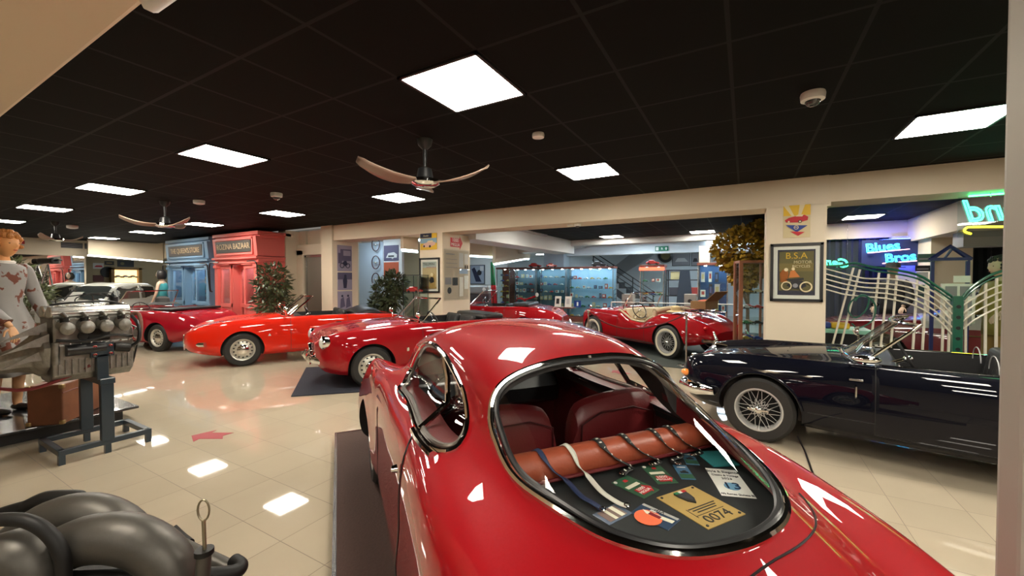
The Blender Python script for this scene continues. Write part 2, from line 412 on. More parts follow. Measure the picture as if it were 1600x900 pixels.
def body(parent, rows, paint, axles, R, cockpit=None, floor=.28, door=None, trim=BLKLEATHER, hw_in=.24, archr=1.12, extra_cut=(), dx=.05, k=6, fronts=None, keepy=None):
    S = Surf(rows, k); cuts = []; wells = []
    for ax in axles:
        for s in (-1, 1):
            hw = max(p[0] for p in S.sec(ax)); y0, y1 = s*(hw-hw_in), s*(hw+.3); zc = R*1.02
            cuts.append(MB().cyl((ax, y0, zc), (ax, y1, zc), R*archr, n=40)); wells.append((ax, zc))
    if cockpit:
        xa, xb, yw, rr = cockpit; P = []
        for cx, cy, a0 in ((xb-rr, yw-rr, 0), (xa+rr, yw-rr, PI/2), (xa+rr, -yw+rr, PI), (xb-rr, -yw+rr, 3*PI/2)):
            for q in range(7): a = a0+PI/2*q/6; P.append((cx+rr*math.cos(a), cy+rr*math.sin(a)))
        cuts.append(MB().prism(P, floor, 2.0))
    b = S.solid(dx, extra=(door[0], door[1]) if door else ())
    me = boolean(b, cuts+list(extra_cut))
    zbf = S.f[1]
    def cls(c, n):
        for ax, zc in wells:
            if abs(math.hypot(c.x-ax, c.z-zc)-R*archr) < .012 and abs(n.y) < .3: return 'well'
            if math.hypot(c.x-ax, c.z-zc) < R*archr and abs(n.y) > .9 and abs(c.y) < max(p[0] for p in S.sec(ax))-hw_in+.01: return 'well'
        if cockpit and xa-.001 <= c.x <= xb+.001 and abs(c.y) <= yw+.001:
            return 'in'
        if door and door[0] < c.x < door[1] and abs(n.y) > .12 and c.z > zbf(c.x)+.066 and (door[2] is None or c.z < door[2]): return 'dl' if c.y > 0 else 'dr'
        return 'b'
    D = split(me, cls); names = {'b': ('body_shell', paint), 'well': ('wheel_well', BLACK), 'in': ('cockpit_lining', trim), 'dl': ('door', paint), 'dr': ('door', paint)}
    objs = {}
    for kk, bb in D.items(): objs[kk] = build_part(bb, names[kk][0], names[kk][1], parent, 35)
    if door:
        sb = {}
        for s, kk in ((1, 'dl'), (-1, 'dr')):
            b = MB()
            for xx in door[:2]:
                r = S.sec(xx); zt = door[2] or 9
                P = [(xx, s*y, z) for y, z in r[3+S.k-1:] if z < zt and y > (yw if cockpit else .3)]
                if len(P) > 1: b.tube(P, .0035, 5)
            xs = [door[0]+(door[1]-door[0])*i/12 for i in range(13)]
            b.tube([(x_, s*S.sec(x_)[2+S.k][0], S.sec(x_)[2+S.k][1]) for x_ in xs], .003, 5)
            b.build('door_seam', BLACK, objs.get(kk) or parent)
    return S, objs
def tub(parent, S, xa, xb, yw, trim, floor=.28, dash=None):
    """dashboard and padded rail round the cockpit"""
    d = MB().prism([(xb-.005, .62), (xb-.16, .62), (xb-.17, .72), (xb-.12, S.z(xb, 0)-.02), (xb-.005, S.z(xb, 0)-.015)], -yw+.01, yw-.01, 'y')
    d.build('dashboard', dash or trim, parent, bevel=.01)
    g = MB()
    for y in (.3, .15, -.05): g.lathe([(.045, -.004), (.05, .006), (.04, .004), (0, .004)], c=(xb-.165, y, .7), n=16, M=Matrix.Rotation(-PI/2, 3, 'Y'))
    g.build('gauges', CHROME, parent)
def on(S, x, z, s, off=.004): return Vector((x, s*(S.y(x, z)+off), z))
def handle(parent, S, x, z, s, L=.12):
    a = on(S, x, z, s, .012)
    MB().tube([on(S, x+L/2, z, s, 0), on(S, x+L/2-.01, z, s, .022), on(S, x-L/2+.02, z, s, .024), on(S, x-L/2, z, s, 0)], .008, 8).build('door_handle', CHROME, parent)
# ------------------------------------------------------------------ the setting
fl = MB().box((-8, 6, -.05), (36, 32, .1)).build('floor', gridmat('beige_floor_tiles', .4, -4.33, 1.365, .004, (.46,.39,.29), (.16,.12,.08), .035, .5, var=.035, marble=.07, nscale=2.2, spec=.62), None, False); struct(fl)
CEILM = gridmat('black_ceiling_tiles', .6, -3.1434*.6, 2.1042*.6, .022, (.0024,.0022,.0021), (.009,.0085,.008), .75, .6, var=.12, marble=.1, spec=.12)
struct(MB().box((-8, -1.4, H+.05), (36, 15.1, .1)).build('ceiling', CEILM, None, False), 'black square tiles in a dark grey grid')
# lit panels in the ceiling grid
PANELM = mat('lit_panel', (1,.97,.9), .5, emit=PANEL_E, ecol=(1,.93,.80))
def panel(i, j, label, w=1, z=H, x=None, y=None, grp='square lit ceiling panels'):
    X = (i+.5-3.1434)*.6 if x is None else x; Y = (j+.5+2.1042)*.6 if y is None else y
    r = root('ceiling_light', (X, Y, z), 0, label, 'ceiling light', grp)
    MB().box((0,0,-.006), (.555*w, .555, .01)).build('diffuser', PANELM, r, False)
    fb = MB()
    for s in (-1, 1): fb.box((s*.288*w, 0, -.006), (.02, .596, .014)); fb.box((0, s*.288, -.006), (.596*w, .02, .014))
    fb.build('frame', BLACK, r, False)
names = {(0,1):'large square ceiling light right over the red coupe in front', (-5,1):'ceiling light second from the front in the near row, above the blue mat', (-10,1):'ceiling light third in the near row, left of the middle',
 (-15,1):'ceiling light fourth in the near row, toward the left edge', (-20,1):'ceiling light at the far left edge, last of the near row', (5,1):'ceiling light of the near row out beyond the right edge',
 (5,5):'large ceiling light at the right edge above the navy roadster', (0,5):'ceiling light right of the wooden ceiling fan near the cream beam', (-5,5):'ceiling light just below the wooden ceiling fan',
 (-10,5):'ceiling light in front of the pink shop front', (-15,5):'ceiling light beside the second fan, before the blue shop front', (-20,5):'ceiling light left of the blue shop front, nearer one', (-25,5):'smallest ceiling light, last of the far row at the left wall'}
for (i, j), lb in names.items(): panel(i, j, lb)
for i in (0, 5, 10):
    for j in (-3, -7): panel(i, j, 'ceiling light behind the viewer over the near end of the hall')
# far row beams along Y = 6.15
struct(MB().box((-3.885, 6.40, 2.60), (9.49, .5, .35)).build('trim_1', CREAM, None, False), 'cream beam above the wide openings')
struct(MB().box((4.86, 6.46, 2.615), (8, .5, .32)).build('trim_2', CREAM, None, False), 'cream beam set back right of the poster pillar')
bx('trim_3', (.80, 6.17, 2.40), (.885, 6.5, 2.77), CREAM, kind='structure')
bx('wall_pillar', (.227, 6.15, 0), (.845, 6.72, 2.43), CREAM, kind='structure', label='broad cream pillar with framed motorcycle poster')
bx('wall_pillar', (-5.62, 6.15, 0), (-5.05, 7.05, 2.43), CREAM, kind='structure', label='cream pillar behind the red roadster')
bx('wall_pilaster', (-8.63, 6.10, 0), (-8.24, 6.82, 2.77), CREAM, kind='structure')
# lift lobby wall left of the pilaster
bx('wall_lift', (-10.3, 6.55, 0), (-8.64, 6.75, 2.77), CREAM, kind='structure')
bx('wall_lift_return', (-10.42, 6.15, 0), (-10.1, 6.6, 2.77), CREAM, kind='structure')
dl = bx('door_1', (-9.80, 6.515, 0), (-8.66, 6.545, 2.12), mat('lift_steel', (.26,.24,.20), .4, .5), kind='structure', label='brushed metal lift door')
lf = MB(); lf.box((-10.06, 6.50, 1.13), (.44, .14, 2.3)); lf.box((-9.46, 6.50, 2.28), (1.62, .14, .26)); struct(lf.build('trim_4', CREAM, None, False, .01))
lf = MB(); lf.box((-9.81, 6.50, 1.07), (.06, .05, 2.14)); lf.box((-9.25, 6.50, 2.12), (1.18, .05, .06)); struct(lf.build('trim_5', STEEL, None, False, .004))
# recess between pilaster and pillar
bx('wall_recess', (-11.4, 8.4, 0), (-10.1, 8.5, 2.72), CREAM, kind='structure')
PBLUE = mat('pale_blue_wall', (.45,.53,.62), .6)
bx('wall_wheels', (-10.1, 8.4, 0), (-9.09, 8.5, 2.62), PBLUE, kind='structure')
bx('wall_photos', (-9.09, 8.42, 0), (-8.36, 8.5, 2.72), WHITEW, kind='structure')
TAN = mat('tan_wall', (.36,.29,.18), .7, noise=.1, nscale=4)
bx('wall_recess_back', (-12, 10.4, 0), (-8.3, 10.5, 2.72), TAN, kind='structure')
struct(MB().box((-8.0, 8.5, 2.77), (6.4, 3.8, .1)).build('ceiling_recess', WHITEW, None, False))
# left end wall with mirror and the room beyond
bx('trim_6', (-18.75, -1, 2.27), (-18.3, 6.9, 2.77), CREAM, kind='structure', label='cream beam over the mirror at the far left')
bx('wall_left', (-18.7, -4, 0), (-18.34, 4.60, 2.27), CREAM, kind='structure')
mr = bx('wall_mirror', (-18.34, -2, .1), (-18.31, 4.55, 2.27), mat('mirror', (.8,.8,.78), .01, 1), label='tall wall mirror reflecting the shop fronts', cat='mirror') if False else bx('wall_mirror', (-18.34, -2, .1), (-18.31, 4.55, 2.27), mat('mirror', (.8,.8,.78), .01, 1), kind='structure')
struct(MB().box((-17.0, 6.5, 2.52), (3.4, .3, .50)).build('wall_back_left', CREAM, None, False))
bx('wall_side_room', (-22.6, 2.5, 0), (-22.4, 9, 2.77), TAN, kind='structure')
struct(MB().box((-19.0, 9.4, 1.4), (7.6, .2, 2.8)).build('wall_side_room_end', TAN, None, False))
struct(MB().box((-19.2, 6.2, 2.86), (6.8, 6.6, .1)).build('ceiling_side_room', CREAM, None, False))
# shop-front backing wall
bx('wall_back', (-16.3, 6.5, 0), (-9.8, 6.7, 2.77), CREAM, kind='structure')
# near soffit over the left of the camera
SOF = mat('soffit_cream', (.70,.58,.42), .7)
struct(MB().box((-9.3, -1.2, 2.66), (15.3, 3.72, .24)).build('ceiling_soffit', SOF, None, False, .02), 'cream lowered ceiling corner')
sp = MB().tube([(-1.95, .66, 2.53), (-1.9, .66, 2.53), (-1.62, .66, 2.53), (-1.58, .66, 2.53)], .035, 12, rs=[.005,.032,.035,.02]); setp(sp.build('light_fitting', WHITE, None), 'rounded white fitting on the corner of the cream soffit', 'ceiling fitting')
# room behind the camera
bx('wall_front', (-19, -6.2, 0), (8, -6, 2.77), CREAM, kind='structure')
bx('wall_right', (7.8, -6.2, 0), (8, 19.5, 2.77), CREAM, kind='structure')
# hall beyond the beam
C2 = MB().box((1.4, 9.45, H+.05), (12.6, 6.1, .1)).build('ceiling_far', CEILM, None, False); struct(C2)
bx('ceiling_far_left', (-16, 10.5, 2.72), (-5.3, 19.3, 2.82), WHITEW, kind='structure')
bx('trim_7', (-5.5, 7.0, 2.36), (-4.86, 12.6, 2.9), WHITEW, kind='structure', label='pale beam running into the far hall')
bx('trim_8', (-12, 12.3, 2.60), (8, 12.75, 2.9), WHITEW, kind='structure')
bx('trim_9', (-7.0, 15.0, 2.44), (8, 15.4, 2.9), WHITEW, kind='structure', label='bluish white beam carrying the exit sign')
bx('trim_10', (-14, 11.2, 2.36), (-5.5, 11.7, 2.9), WHITEW, kind='structure')
struct(MB().box((.5, 16.0, 2.85), (14, 6.6, .1)).build('ceiling_bay', gridmat('white_ceiling_tiles', .6, 0, 0, .02, (.5,.55,.6), (.3,.33,.36), .7, .5), None, False))
GREYW = mat('grey_blue_wall', (.62,.68,.72), .6)
bx('wall_far', (-16, 19.2, 0), (8, 19.4, 2.8), GREYW, kind='structure')
bx('wall_far_left', (-15.6, 6.7, 0), (-15.4, 19.3, 2.8), WHITEW, kind='structure')
bx('wall_pillar', (-6.95, 14.7, 0), (-6.1, 15.3, 2.9), mat('pale_pillar', (.5,.58,.66), .6), kind='structure', label='pale pillar behind the glass cabinets')
struct(MB().box((-1.2, 10.4, .004), (8.9, 5.9, .012)).build('floor_carpet', mat('dark_green_carpet', (.045,.055,.05), .9, noise=.3, nscale=60), None, False), 'dark grey green carpet under the cream-trimmed roadster')

CURT = mat('dark_curtain', (.035,.042,.055), .8)
cg = MB(); P = []
for i in range(161):
    x = 1.0+6.5*i/160; P.append((x, 11.75+.03*math.sin(i*1.9)))
cg.grid([[Vector((x, y, 0)) for x, y in P], [Vector((x, y, 2.42)) for x, y in P]]); struct(cg.build('wall_curtain', CURT, None), 'dark pleated wall covering behind the railing')
bx('trim_12', (.9, 11.6, 2.42), (3.2, 12.0, 2.9), CREAM, kind='structure')
bx('trim_13', (2.95, 6.75, 2.30), (3.5, 11.7, 2.9), CREAM, kind='structure', label='cream beam above the blue neon sign')
bx('wall_neon', (2.68, 11.5, 0), (3.08, 11.7, 2.42), mat('pale_grey_wall', (.5,.48,.45), .6), kind='structure')
bx('wall_photo_pier', (3.06, 10.7, 0), (3.62, 11.7, 2.42), CREAM, kind='structure')
bx('trim_14', (3.1, 9.5, 2.05), (7.8, 9.9, 2.9), mat('grey_wall', (.3,.3,.3), .6), kind='structure')
e = root('door_frame', (0,0,0)); bpy.data.objects.remove(e)
p0 = W(1583, 450, d=.9); q0 = W(1640, 450, d=.9); rz0 = -YAW*-1
struct(MB().box((0,0,0), (.075,.05,2.77), rz=-.0).build('trim_15', mat('satin_alu', (.30,.28,.24), .45, .1), None, False, .008, loc=(p0.x+.0375*math.cos(.519), p0.y+.0375*math.sin(.519), 1.385), rot=(0,0,.519)), 'brushed upright at the right edge')
# ------------------------------------------------------------------ the red coupe in front
HR = [[-2.15,.283,.39,.507,.269,.357,.139,.377,.077,.401,.401],[-1.9,.444,.293,.536,.402,.525,.232,.535,.116,.571,.576],[-1.5,.572,.234,.546,.507,.683,.308,.693,.17,.733,.743],
[-1.2,.624,.195,.546,.574,.76,.366,.789,.231,.841,.866],[-.8,.644,.176,.536,.61,.82,.42,.889,.319,1.009,1.079],[-.4,.638,.166,.507,.606,.839,.439,.936,.375,1.118,1.214],
[0,.634,.166,.488,.603,.829,.442,.927,.41,1.145,1.229],[.35,.634,.166,.488,.603,.834,.47,.922,.425,1.095,1.143],[.6,.634,.166,.488,.603,.839,.47,.907,.40,1.0,1.03],
[.8,.647,.166,.488,.608,.85,.42,.868,.231,.9,.915],[1.125,.679,.166,.488,.592,.845,.386,.79,.193,.80,.81],[1.6,.684,.195,.507,.561,.783,.371,.71,.193,.71,.715],[1.85,.591,.273,.488,.453,.698,.294,.65,.155,.65,.65],[1.97,.442,.371,.488,.321,.582,.193,.585,.101,.595,.595]]
HO = (-.9924, 1.7961, .0921); HA = 2.49236
car = root('sports_coupe', HO, HA, 'glossy red classic coupe with large rounded rear window, nearest the viewer', 'car')
S = Surf(HR, 8)
def hl(px, py, zl):
    q = W(px, py, z=zl+HO[2]); dx, dy = q.x-HO[0], q.y-HO[1]; return Vector((dx*math.cos(HA)+dy*math.sin(HA), -dx*math.sin(HA)+dy*math.cos(HA), zl))
RWL = [(-.645,0),(-.636,.094),(-.627,.19),(-.622,.25),(-.620,.308),(-.624,.344),(-.636,.372),(-.662,.388),(-.70,.394),(-.75,.397),(-.80,.40),(-.86,.398),(-.925,.385),(-1.01,.353),(-1.096,.312),(-1.155,.27),(-1.203,.215),(-1.235,.155),(-1.254,.085),(-1.262,0)]
RW = RWL+[(x, -y) for x, y in RWL[-2:0:-1]]
SWP = [(.285,.888),(.372,.905),(.392,.945),(.33,1.0),(.245,1.055),(.19,1.092),(.12,1.115),(-.01,1.125),(-.13,1.112),(-.215,1.097),(-.34,1.057),(-.43,1.022),(-.48,.988),(-.53,.95),(-.59,.908),(-.622,.888),(-.60,.878),(-.5,.874),(-.3,.873),(-.1,.872),(.1,.872),(.24,.873)]
WSL = [(.36,0),(.365,.12),(.37,.22),(.385,.30),(.41,.345),(.45,.375),(.52,.385),(.57,.365),(.62,.31),(.67,.2),(.70,.1),(.71,0)]
WS = WSL+[(x, -y) for x, y in WSL[-2:0:-1]]
cav = Surf([[x, f1-.035, .30, f3, f4-.035, f5-.035, f6-.03, f7-.03, f8-.02, f9-.028, f10-.028] for x, f1, f2, f3, f4, f5, f6, f7, f8, f9, f10 in
   [[x]+[f(x) for f in S.f] for x in [-1.262+.0, -1.1, -.8, -.6, -.4, 0, .35, .6, .72]]], 6).solid(.06)
cuts = [cav]
for ax in (-1.125, 1.15):
    for s in (-1, 1): cuts.append(MB().cyl((ax, s*.42, .27), (ax, s*.95, .27), .31, n=48))
def sw3(off=0): return [(x, z) for x, z in SWP]
for s in (-1, 1): cuts.append(MB().prism(SWP, s*.25, s*.9, 'y'))
cuts.append(MB().prism(RW, .795, 2, 'z')); cuts.append(MB().prism(WS, .80, 2, 'z'))
DX = (-.42, .52)
me = boolean(S.solid(.035, extra=DX), cuts)
def cls(c, n):
    r = S.sec(c.x); zt = S.z(c.x, c.y)
    if abs(math.hypot(c.x+1.125, c.z-.27)-.31) < .01 and abs(n.y) < .3: return 'well'
    if abs(math.hypot(c.x-1.15, c.z-.27)-.31) < .01 and abs(n.y) < .3: return 'well'
    if min(math.hypot(c.x+1.125, c.z-.27), math.hypot(c.x-1.15, c.z-.27)) < .3 and abs(n.y) > .9 and abs(c.y) < .5: return 'well'
    if -1.27 < c.x < .725 and .29 < c.z:
        ysf = S.y(c.x, c.z)
        if zt-c.z > .006 and (abs(c.y) < ysf-.006): return 'in' if c.z > .95 or n.z < -.3 else 'in2'
    if DX[0] < c.x < DX[1] and abs(c.y) > .55 and c.z > .24 and c.z < .875: return 'dl' if c.y > 0 else 'dr'
    return 'b'
D = split(me, cls)
build_part(D['b'], 'body_shell', RED, car, 35); build_part(D['well'], 'wheel_well', BLACK, car)
build_part(D['in'], 'headlining', mat('dark_headlining', (.05,.045,.045), .8), car); build_part(D['in2'], 'cabin_trim', DARKRED, car, 35)
doors = [build_part(D[k], 'door', RED, car, 35) for k in ('dl', 'dr')]
def fan(poly, fn, rings=10, inset=1.0):
    n = len(poly); cx = sum(p[0] for p in poly)/n; cy = sum(p[1] for p in poly)/n; rows = []
    for k in range(rings+1):
        t = k/rings*inset; rows.append([fn(cx+(p[0]-cx)*t, cy+(p[1]-cy)*t) for p in poly])
    return MB().grid(rows, True)
def dense(poly, k=3): return [(p.x, p.y) for p in crv([(a, b, 0) for a, b in poly], k, True)]
rwd = dense(RW); zf = lambda x, y: Vector((x, y, S.z(x, y)-.004))
rg = fan(rwd, zf).build('rear_window', GLASS, car)
edge = [Vector((x, y, S.z(x, y)+.002)) for x, y in rwd]
MB().tube(edge, .011, 8, closed=True).build('chrome_trim', CHROME, rg)
ins = lambda poly, k: [(sum(p[0] for p in poly)/len(poly)*(1-k)+x*k, sum(p[1] for p in poly)/len(poly)*(1-k)+y*k) for x, y in poly]
MB().tube([Vector((x, y, S.z(x, y)-.003)) for x, y in ins(rwd, .957)], .009, 8, closed=True, flat=1).build('rubber_seal', BLACK, rg)
wsd = dense(WS); wg = fan(wsd, zf).build('windscreen', GLASS, car)
MB().tube([Vector((x, y, S.z(x, y)+.002)) for x, y in wsd], .011, 8, closed=True).build('chrome_trim', CHROME, wg)
swd = dense(SWP)
for s, dr in ((1, doors[0]), (-1, doors[1])):
    f2 = lambda x, z, s=s: Vector((x, s*(S.y(x, z)-.005), z))
    g = fan(swd, f2).build('side_window', GLASS, car)
    MB().tube([Vector((x, s*(S.y(x, z)+.002), z)) for x, z in swd], .011, 8, closed=True).build('chrome_trim', CHROME, g)
    MB().tube([Vector((x, s*(S.y(x, z)-.006), z)) for x, z in ins(swd, .945)], .010, 8, closed=True).build('window_frame', mat('dark_bronze_frame', (.10,.085,.07), .4, .5), g)
    MB().tube([Vector((x, s*(S.y(x, z)+.001), z)) for x, z in [(-.17,1.094),(-.24,1.02),(-.31,.94),(-.37,.876)]], .012, 8).build('quarter_bar', CHROME, g)
    MB().tube([Vector((x, s*(S.y(x, .872)+.012), .872)) for x in [-.37,-.45,-.54,-.61]], .014, 8, flat=1.3).build('sill_trim', CHROME, g)
    # door seam, curving forward to the sill
    P = [(-.36,.872),(-.385,.86),(-.415,.83),(-.425,.78),(-.42,.7),(-.40,.58),(-.36,.46),(-.31,.36),(-.26,.27),(-.2,.24)]
    MB().tube([Vector((x, s*(S.y(x, z)+.0005), z)) for x, z in [(p.x, p.y) for p in crv([(a, b, 0) for a, b in P], 4)]], .0045, 6).build('door_seam', BLACK, dr)
    P = [(.52,.86),(.52,.7),(.52,.5),(.51,.3),(.45,.24)]
    MB().tube([Vector((x, s*(S.y(x, z)+.0005), z)) for x, z in P], .004, 6).build('door_seam', BLACK, dr)
    hp = Vector((-.36, s*(S.y(-.36, .74)+.006), .74)); MB().lathe([(.0,.022), (.012,.02), (.016,.0)], n=14, M=Matrix.Rotation(-s*PI/2, 3, 'X'), c=hp).build('door_handle', CHROME, dr)
    wheel(car, 1.15, s*.55, .27, .15); wheel(car, -1.125, s*.54, .27, .15)
    headlamp(car, 1.80, s*.47, .60, .085); MB().ball((1.74, s*.64, .56), (.035,.02,.02)).build('indicator', mat('amber_lens', (.8,.25,.03), .2, coat=1), car)
    MB().ball((-2.02, s*.33, .44), (.05,.035,.06)).build('tail_lamp', mat('red_lens', (.5,.01,.01), .15, coat=1), car)
for ch in car.children:
    if ch.name.startswith('wheel') and not ch.name.startswith('wheel_well'): ch.location.z = .27
# boot lid seam
P = [(-1.13,-.385),(-1.16,-.37),(-1.21,-.32),(-1.262,-.23),(-1.292,-.12),(-1.305,0),(-1.32,.10),(-1.36,.20),(-1.45,.28),(-1.6,.33)]
MB().tube([Vector((q.x, q.y, S.z(q.x, q.y)+.0022)) for q in crv([(a, b, 0) for a, b in P], 4)], .0026, 6).build('boot_seam', BLACK, car)
MB().prism([(1.975,-.13),(1.975,.13),(1.975,0)], 0, 0) if False else None
gr = MB()
for k in range(6): gr.tube([(1.965, -.10+.02*k, .40+.03*k), (1.985, 0, .39+.03*k), (1.965, .10-.02*k, .40+.03*k)], .006, 6)
gr.build('grille', CHROME, car)
bumper(car, S, 1.93, .40, 1, .025, .95, .2, over=False, hw=.5); bumper(car, S, -2.1, .40, -1, .025, .95, .2, over=False, hw=.4, name='rear_bumper')
# cabin
SH = .785
shelf = MB().prism([(-1.24,-.17),(-1.15,-.32),(-.95,-.44),(-.70,-.50),(-.70,.50),(-.95,.44),(-1.15,.32),(-1.24,.17)], SH-.03, SH, 'z').build('parcel_shelf', mat('charcoal_shelf', (.02,.023,.024), .55, noise=.3, nscale=8), car, False)
TANL = mat('tan_leather', (.36,.075,.035), .4, bump=.12, nscale=90)
MB().tube([(-.72, -.455+.035*k, SH+.042) for k in range(27)], .05, 20, flat=1.0).build('shelf_roll', TANL, car)
MB().tube([(-.772, -.45, SH+.018), (-.772, .45, SH+.018)], .006, 8).build('roll_piping', DARKRED, car)
MB().prism([(-.68,.30),(-.70,.30),(-.70,SH),(-.68,SH)], -.52, .52, 'y').build('rear_bulkhead', DARKRED, car, False)
for y in (.215, -.27):
    wv = .2 if y > 0 else .235
    rows = []
    for i in range(13):
        u = -1+2*i/12; top = .90+.035*(1-abs(u)**3)+(.02*u if y < 0 else -.02*u)*-1 - (.10 if abs(u) > .95 else 0)
        rows.append([Vector((-.34+.05*u*u*-1, y+wv*u, z)) for z in (.42, .6, .78, top-.03)]+[Vector((-.375, y+wv*u, top)), Vector((-.42, y+wv*u, top-.012))]+[Vector((-.455, y+wv*u, z)) for z in (top-.06, .7, .5, .42)])
    st = MB().grid(rows, False)
    n = len(rows[0]); st.f += [tuple(range(n-1, -1, -1)), tuple(12*n+j for j in range(n))]; st.m += [0, 0]
    so = st.build('seat', DARKRED, car, sub=1)
    MB().box((-.16, y, .46), (.42, wv*2, .12)).build('cushion', DARKRED, so, bevel=.04, bseg=4)
    MB().tube([(-.462, y-wv*.85, .5), (-.465, y-wv*.8, .84), (-.462, y-wv*.3, .875), (-.462, y+wv*.4, .87), (-.465, y+wv*.8, .83), (-.462, y+wv*.85, .5)], .004, 6).build('piping', mat('dark_piping', (.05,.005,.006), .5), so)
MB().prism([(.70,.60),(.46,.64),(.45,.74),(.50,.815),(.70,.83)], -.5, .5, 'y').build('dashboard', BLACK, car, bevel=.02)
g = MB()
for y in (.32, .2, .08): g.lathe([(.045,-.004),(.05,.008),(.04,.005),(0,.005)], c=(.447,y,.70), n=16, M=Matrix.Rotation(-PI/2, 3, 'Y'))
g.build('gauges', CHROME, car)
steering(car, .24, .23, .76, .175)
for s in (-1, 1):
    dt = MB()
    for z in (.845, .80): dt.tube([(x, s*(S.y(x, z)-.045), z) for x in (-.55,-.3,0,.3,.45)], .006, 6)
    dt.build('door_rail', CHROME, car)
    MB().tube([(.12, s*.555, .68), (.12, s*.535, .68), (.04, s*.528, .69), (.03, s*.528, .66)], .008, 8).build('window_winder', CHROME, car)
    MB().tube([(.30, s*.555, .72), (.30, s*.53, .72), (.22, s*.528, .72)], .007, 8).build('inner_handle', CHROME, car)
# things lying on the shelf of the coupe
def slab(name, pts, m, th=.002, z=SH, parent=None, rnd=0, **kw):
    """thin card whose four corners lie at real points of the shelf; returned with a frame for its print"""
    a, b, c, d = [hl(px, py, z) for px, py in pts]                    # top-left, top-right, bottom-right, bottom-left
    R3 = Matrix.Rotation(HA, 3, 'Z'); Q = [R3 @ p+Vector(HO) for p in (a, b, c, d)]
    cen = (Q[0]+Q[1]+Q[2]+Q[3])/4; ux = ((Q[1]-Q[0])+(Q[2]-Q[3]))/2; uy = ((Q[0]-Q[3])+(Q[1]-Q[2]))/2
    w, h = ux.length, uy.length; ang = math.atan2(ux.y, ux.x)
    r = MB().box((0,0,th/2), (w, h, th)).build(name, m, parent, False, min(w, h)*.04 if rnd else 0)
    if rnd:
        r.modifiers['bevel'].limit_method = 'ANGLE'
    r.location = cen; r.rotation_euler = (0, 0, ang); setp(r, **kw); return r, w, h
def lay(r, w, h, name, u0, v0, u1, v1, m, k=1):
    return MB().box(((u0+u1)/2*w, (v0+v1)/2*h, .0026+.0003*k), (abs(u1-u0)*w, abs(v1-v0)*h, .0006)).build(name, m, r, False)
BRASS = mat('brass_plate', (.66,.45,.16), .38, .3, noise=.15, nscale=15); DK = mat('dark_print', (.03,.03,.03), .5); GRN = mat('pass_green', (.035,.11,.06), .4); SKY = mat('pass_blue', (.06,.16,.28), .35)
REDP = mat('print_red', (.55,.02,.03), .45); CRM = mat('print_cream', (.75,.72,.58), .5)
r, w, h = slab('rally_plate', [(1031,777),(1088,758),(1158,806),(1101,830)], BRASS, .002, label='brass rally plate numbered 0074 with an enamel shield, lying on the coupe shelf', cat='plate')
sh = [(0,-.5),(.32,-.2),(.45,.2),(.45,.5),(-.45,.5),(-.45,.2),(-.32,-.2)]
MB().prism([(x*w*.3, h*.24+y*h*.36) for x, y in sh], .002, .007).build('shield', DK, r, False)
MB().prism([(x*w*.24, h*.25+y*h*.28) for x, y in sh], .007, .0078).build('shield_face', mat('enamel_grey', (.06,.06,.07), .3, coat=1), r, False)
lay(r, w, h, 'shield_band', -.15, .36, -.04, .42, mat('flag_green', (.02,.2,.08), .4), 18); lay(r, w, h, 'shield_band', -.04, .36, .04, .42, PAPER, 18); lay(r, w, h, 'shield_band', .04, .36, .15, .42, REDP, 18)
text('number', '0074', h*.26, DK, r, (0, -h*.34, .003), (0,0,0), .0004, stretch=1.1)
text('lettering', 'Jaguar Tour', h*.09, DK, r, (0, -h*.07, .003), (0,0,0), .0004) if False else None
lb = MB()
for k in range(3): lb.box((w*.02, -h*(.02+.055*k), .0026), (w*(.7-.1*k), h*.02, .0006))
lb.box((-w*.36, -h*.12, .0026), (w*.012, h*.24, .0006)); lb.box((0, -h*.2, .0026), (w*.72, h*.008, .0006)); lb.build('engraved_lines', DK, r, False)
sc_ = MB()
for a in (-1, 1):
    for b in (-1, 1): sc_.lathe([(.004,.002),(.004,.004),(0,.0045)], c=(a*w*.43, b*h*.44, 0), n=10)
sc_.build('screws', DK, r)
r, w, h = slab('entry_card', [(1097,731),(1142,735),(1191,780),(1133,775)], PAPER, .001, label='white paper card with a blue circle and the number 13', cat='card')
MB().lathe([(w*.24,.0012),(w*.24,.0022),(0,.0022)], c=(0,-h*.16,0), n=28).build('blue_disc', mat('print_sky', (.2,.42,.62), .5), r)
text('number', '13', h*.30, mat('print_navy', (.01,.03,.09), .5), r, (0, -h*.16, .0032), (0,0,0), .0005)
text('heading', 'Style & Elegance', h*.115, DK, r, (0, h*.38, .0014), (0,0,0), .0004, stretch=.72); text('heading', 'Classic & Vintage', h*.09, DK, r, (0, h*.24, .0014), (0,0,0), .0004, stretch=.72)
text('heading', '2023', h*.09, DK, r, (0, h*.12, .0014), (0,0,0), .0004); text('caption', 'Alfa Romeo Giulietta SS', h*.08, DK, r, (0, -h*.43, .0014), (0,0,0), .0004, stretch=.66)
slab('folded_cloth', [(1094,707),(1130,708),(1152,728),(1107,732)], mat('teal_cloth', (.03,.25,.27), .8, bump=.3, nscale=60), .008, rnd=1, label='folded teal cloth beside the white number card', cat='cloth')
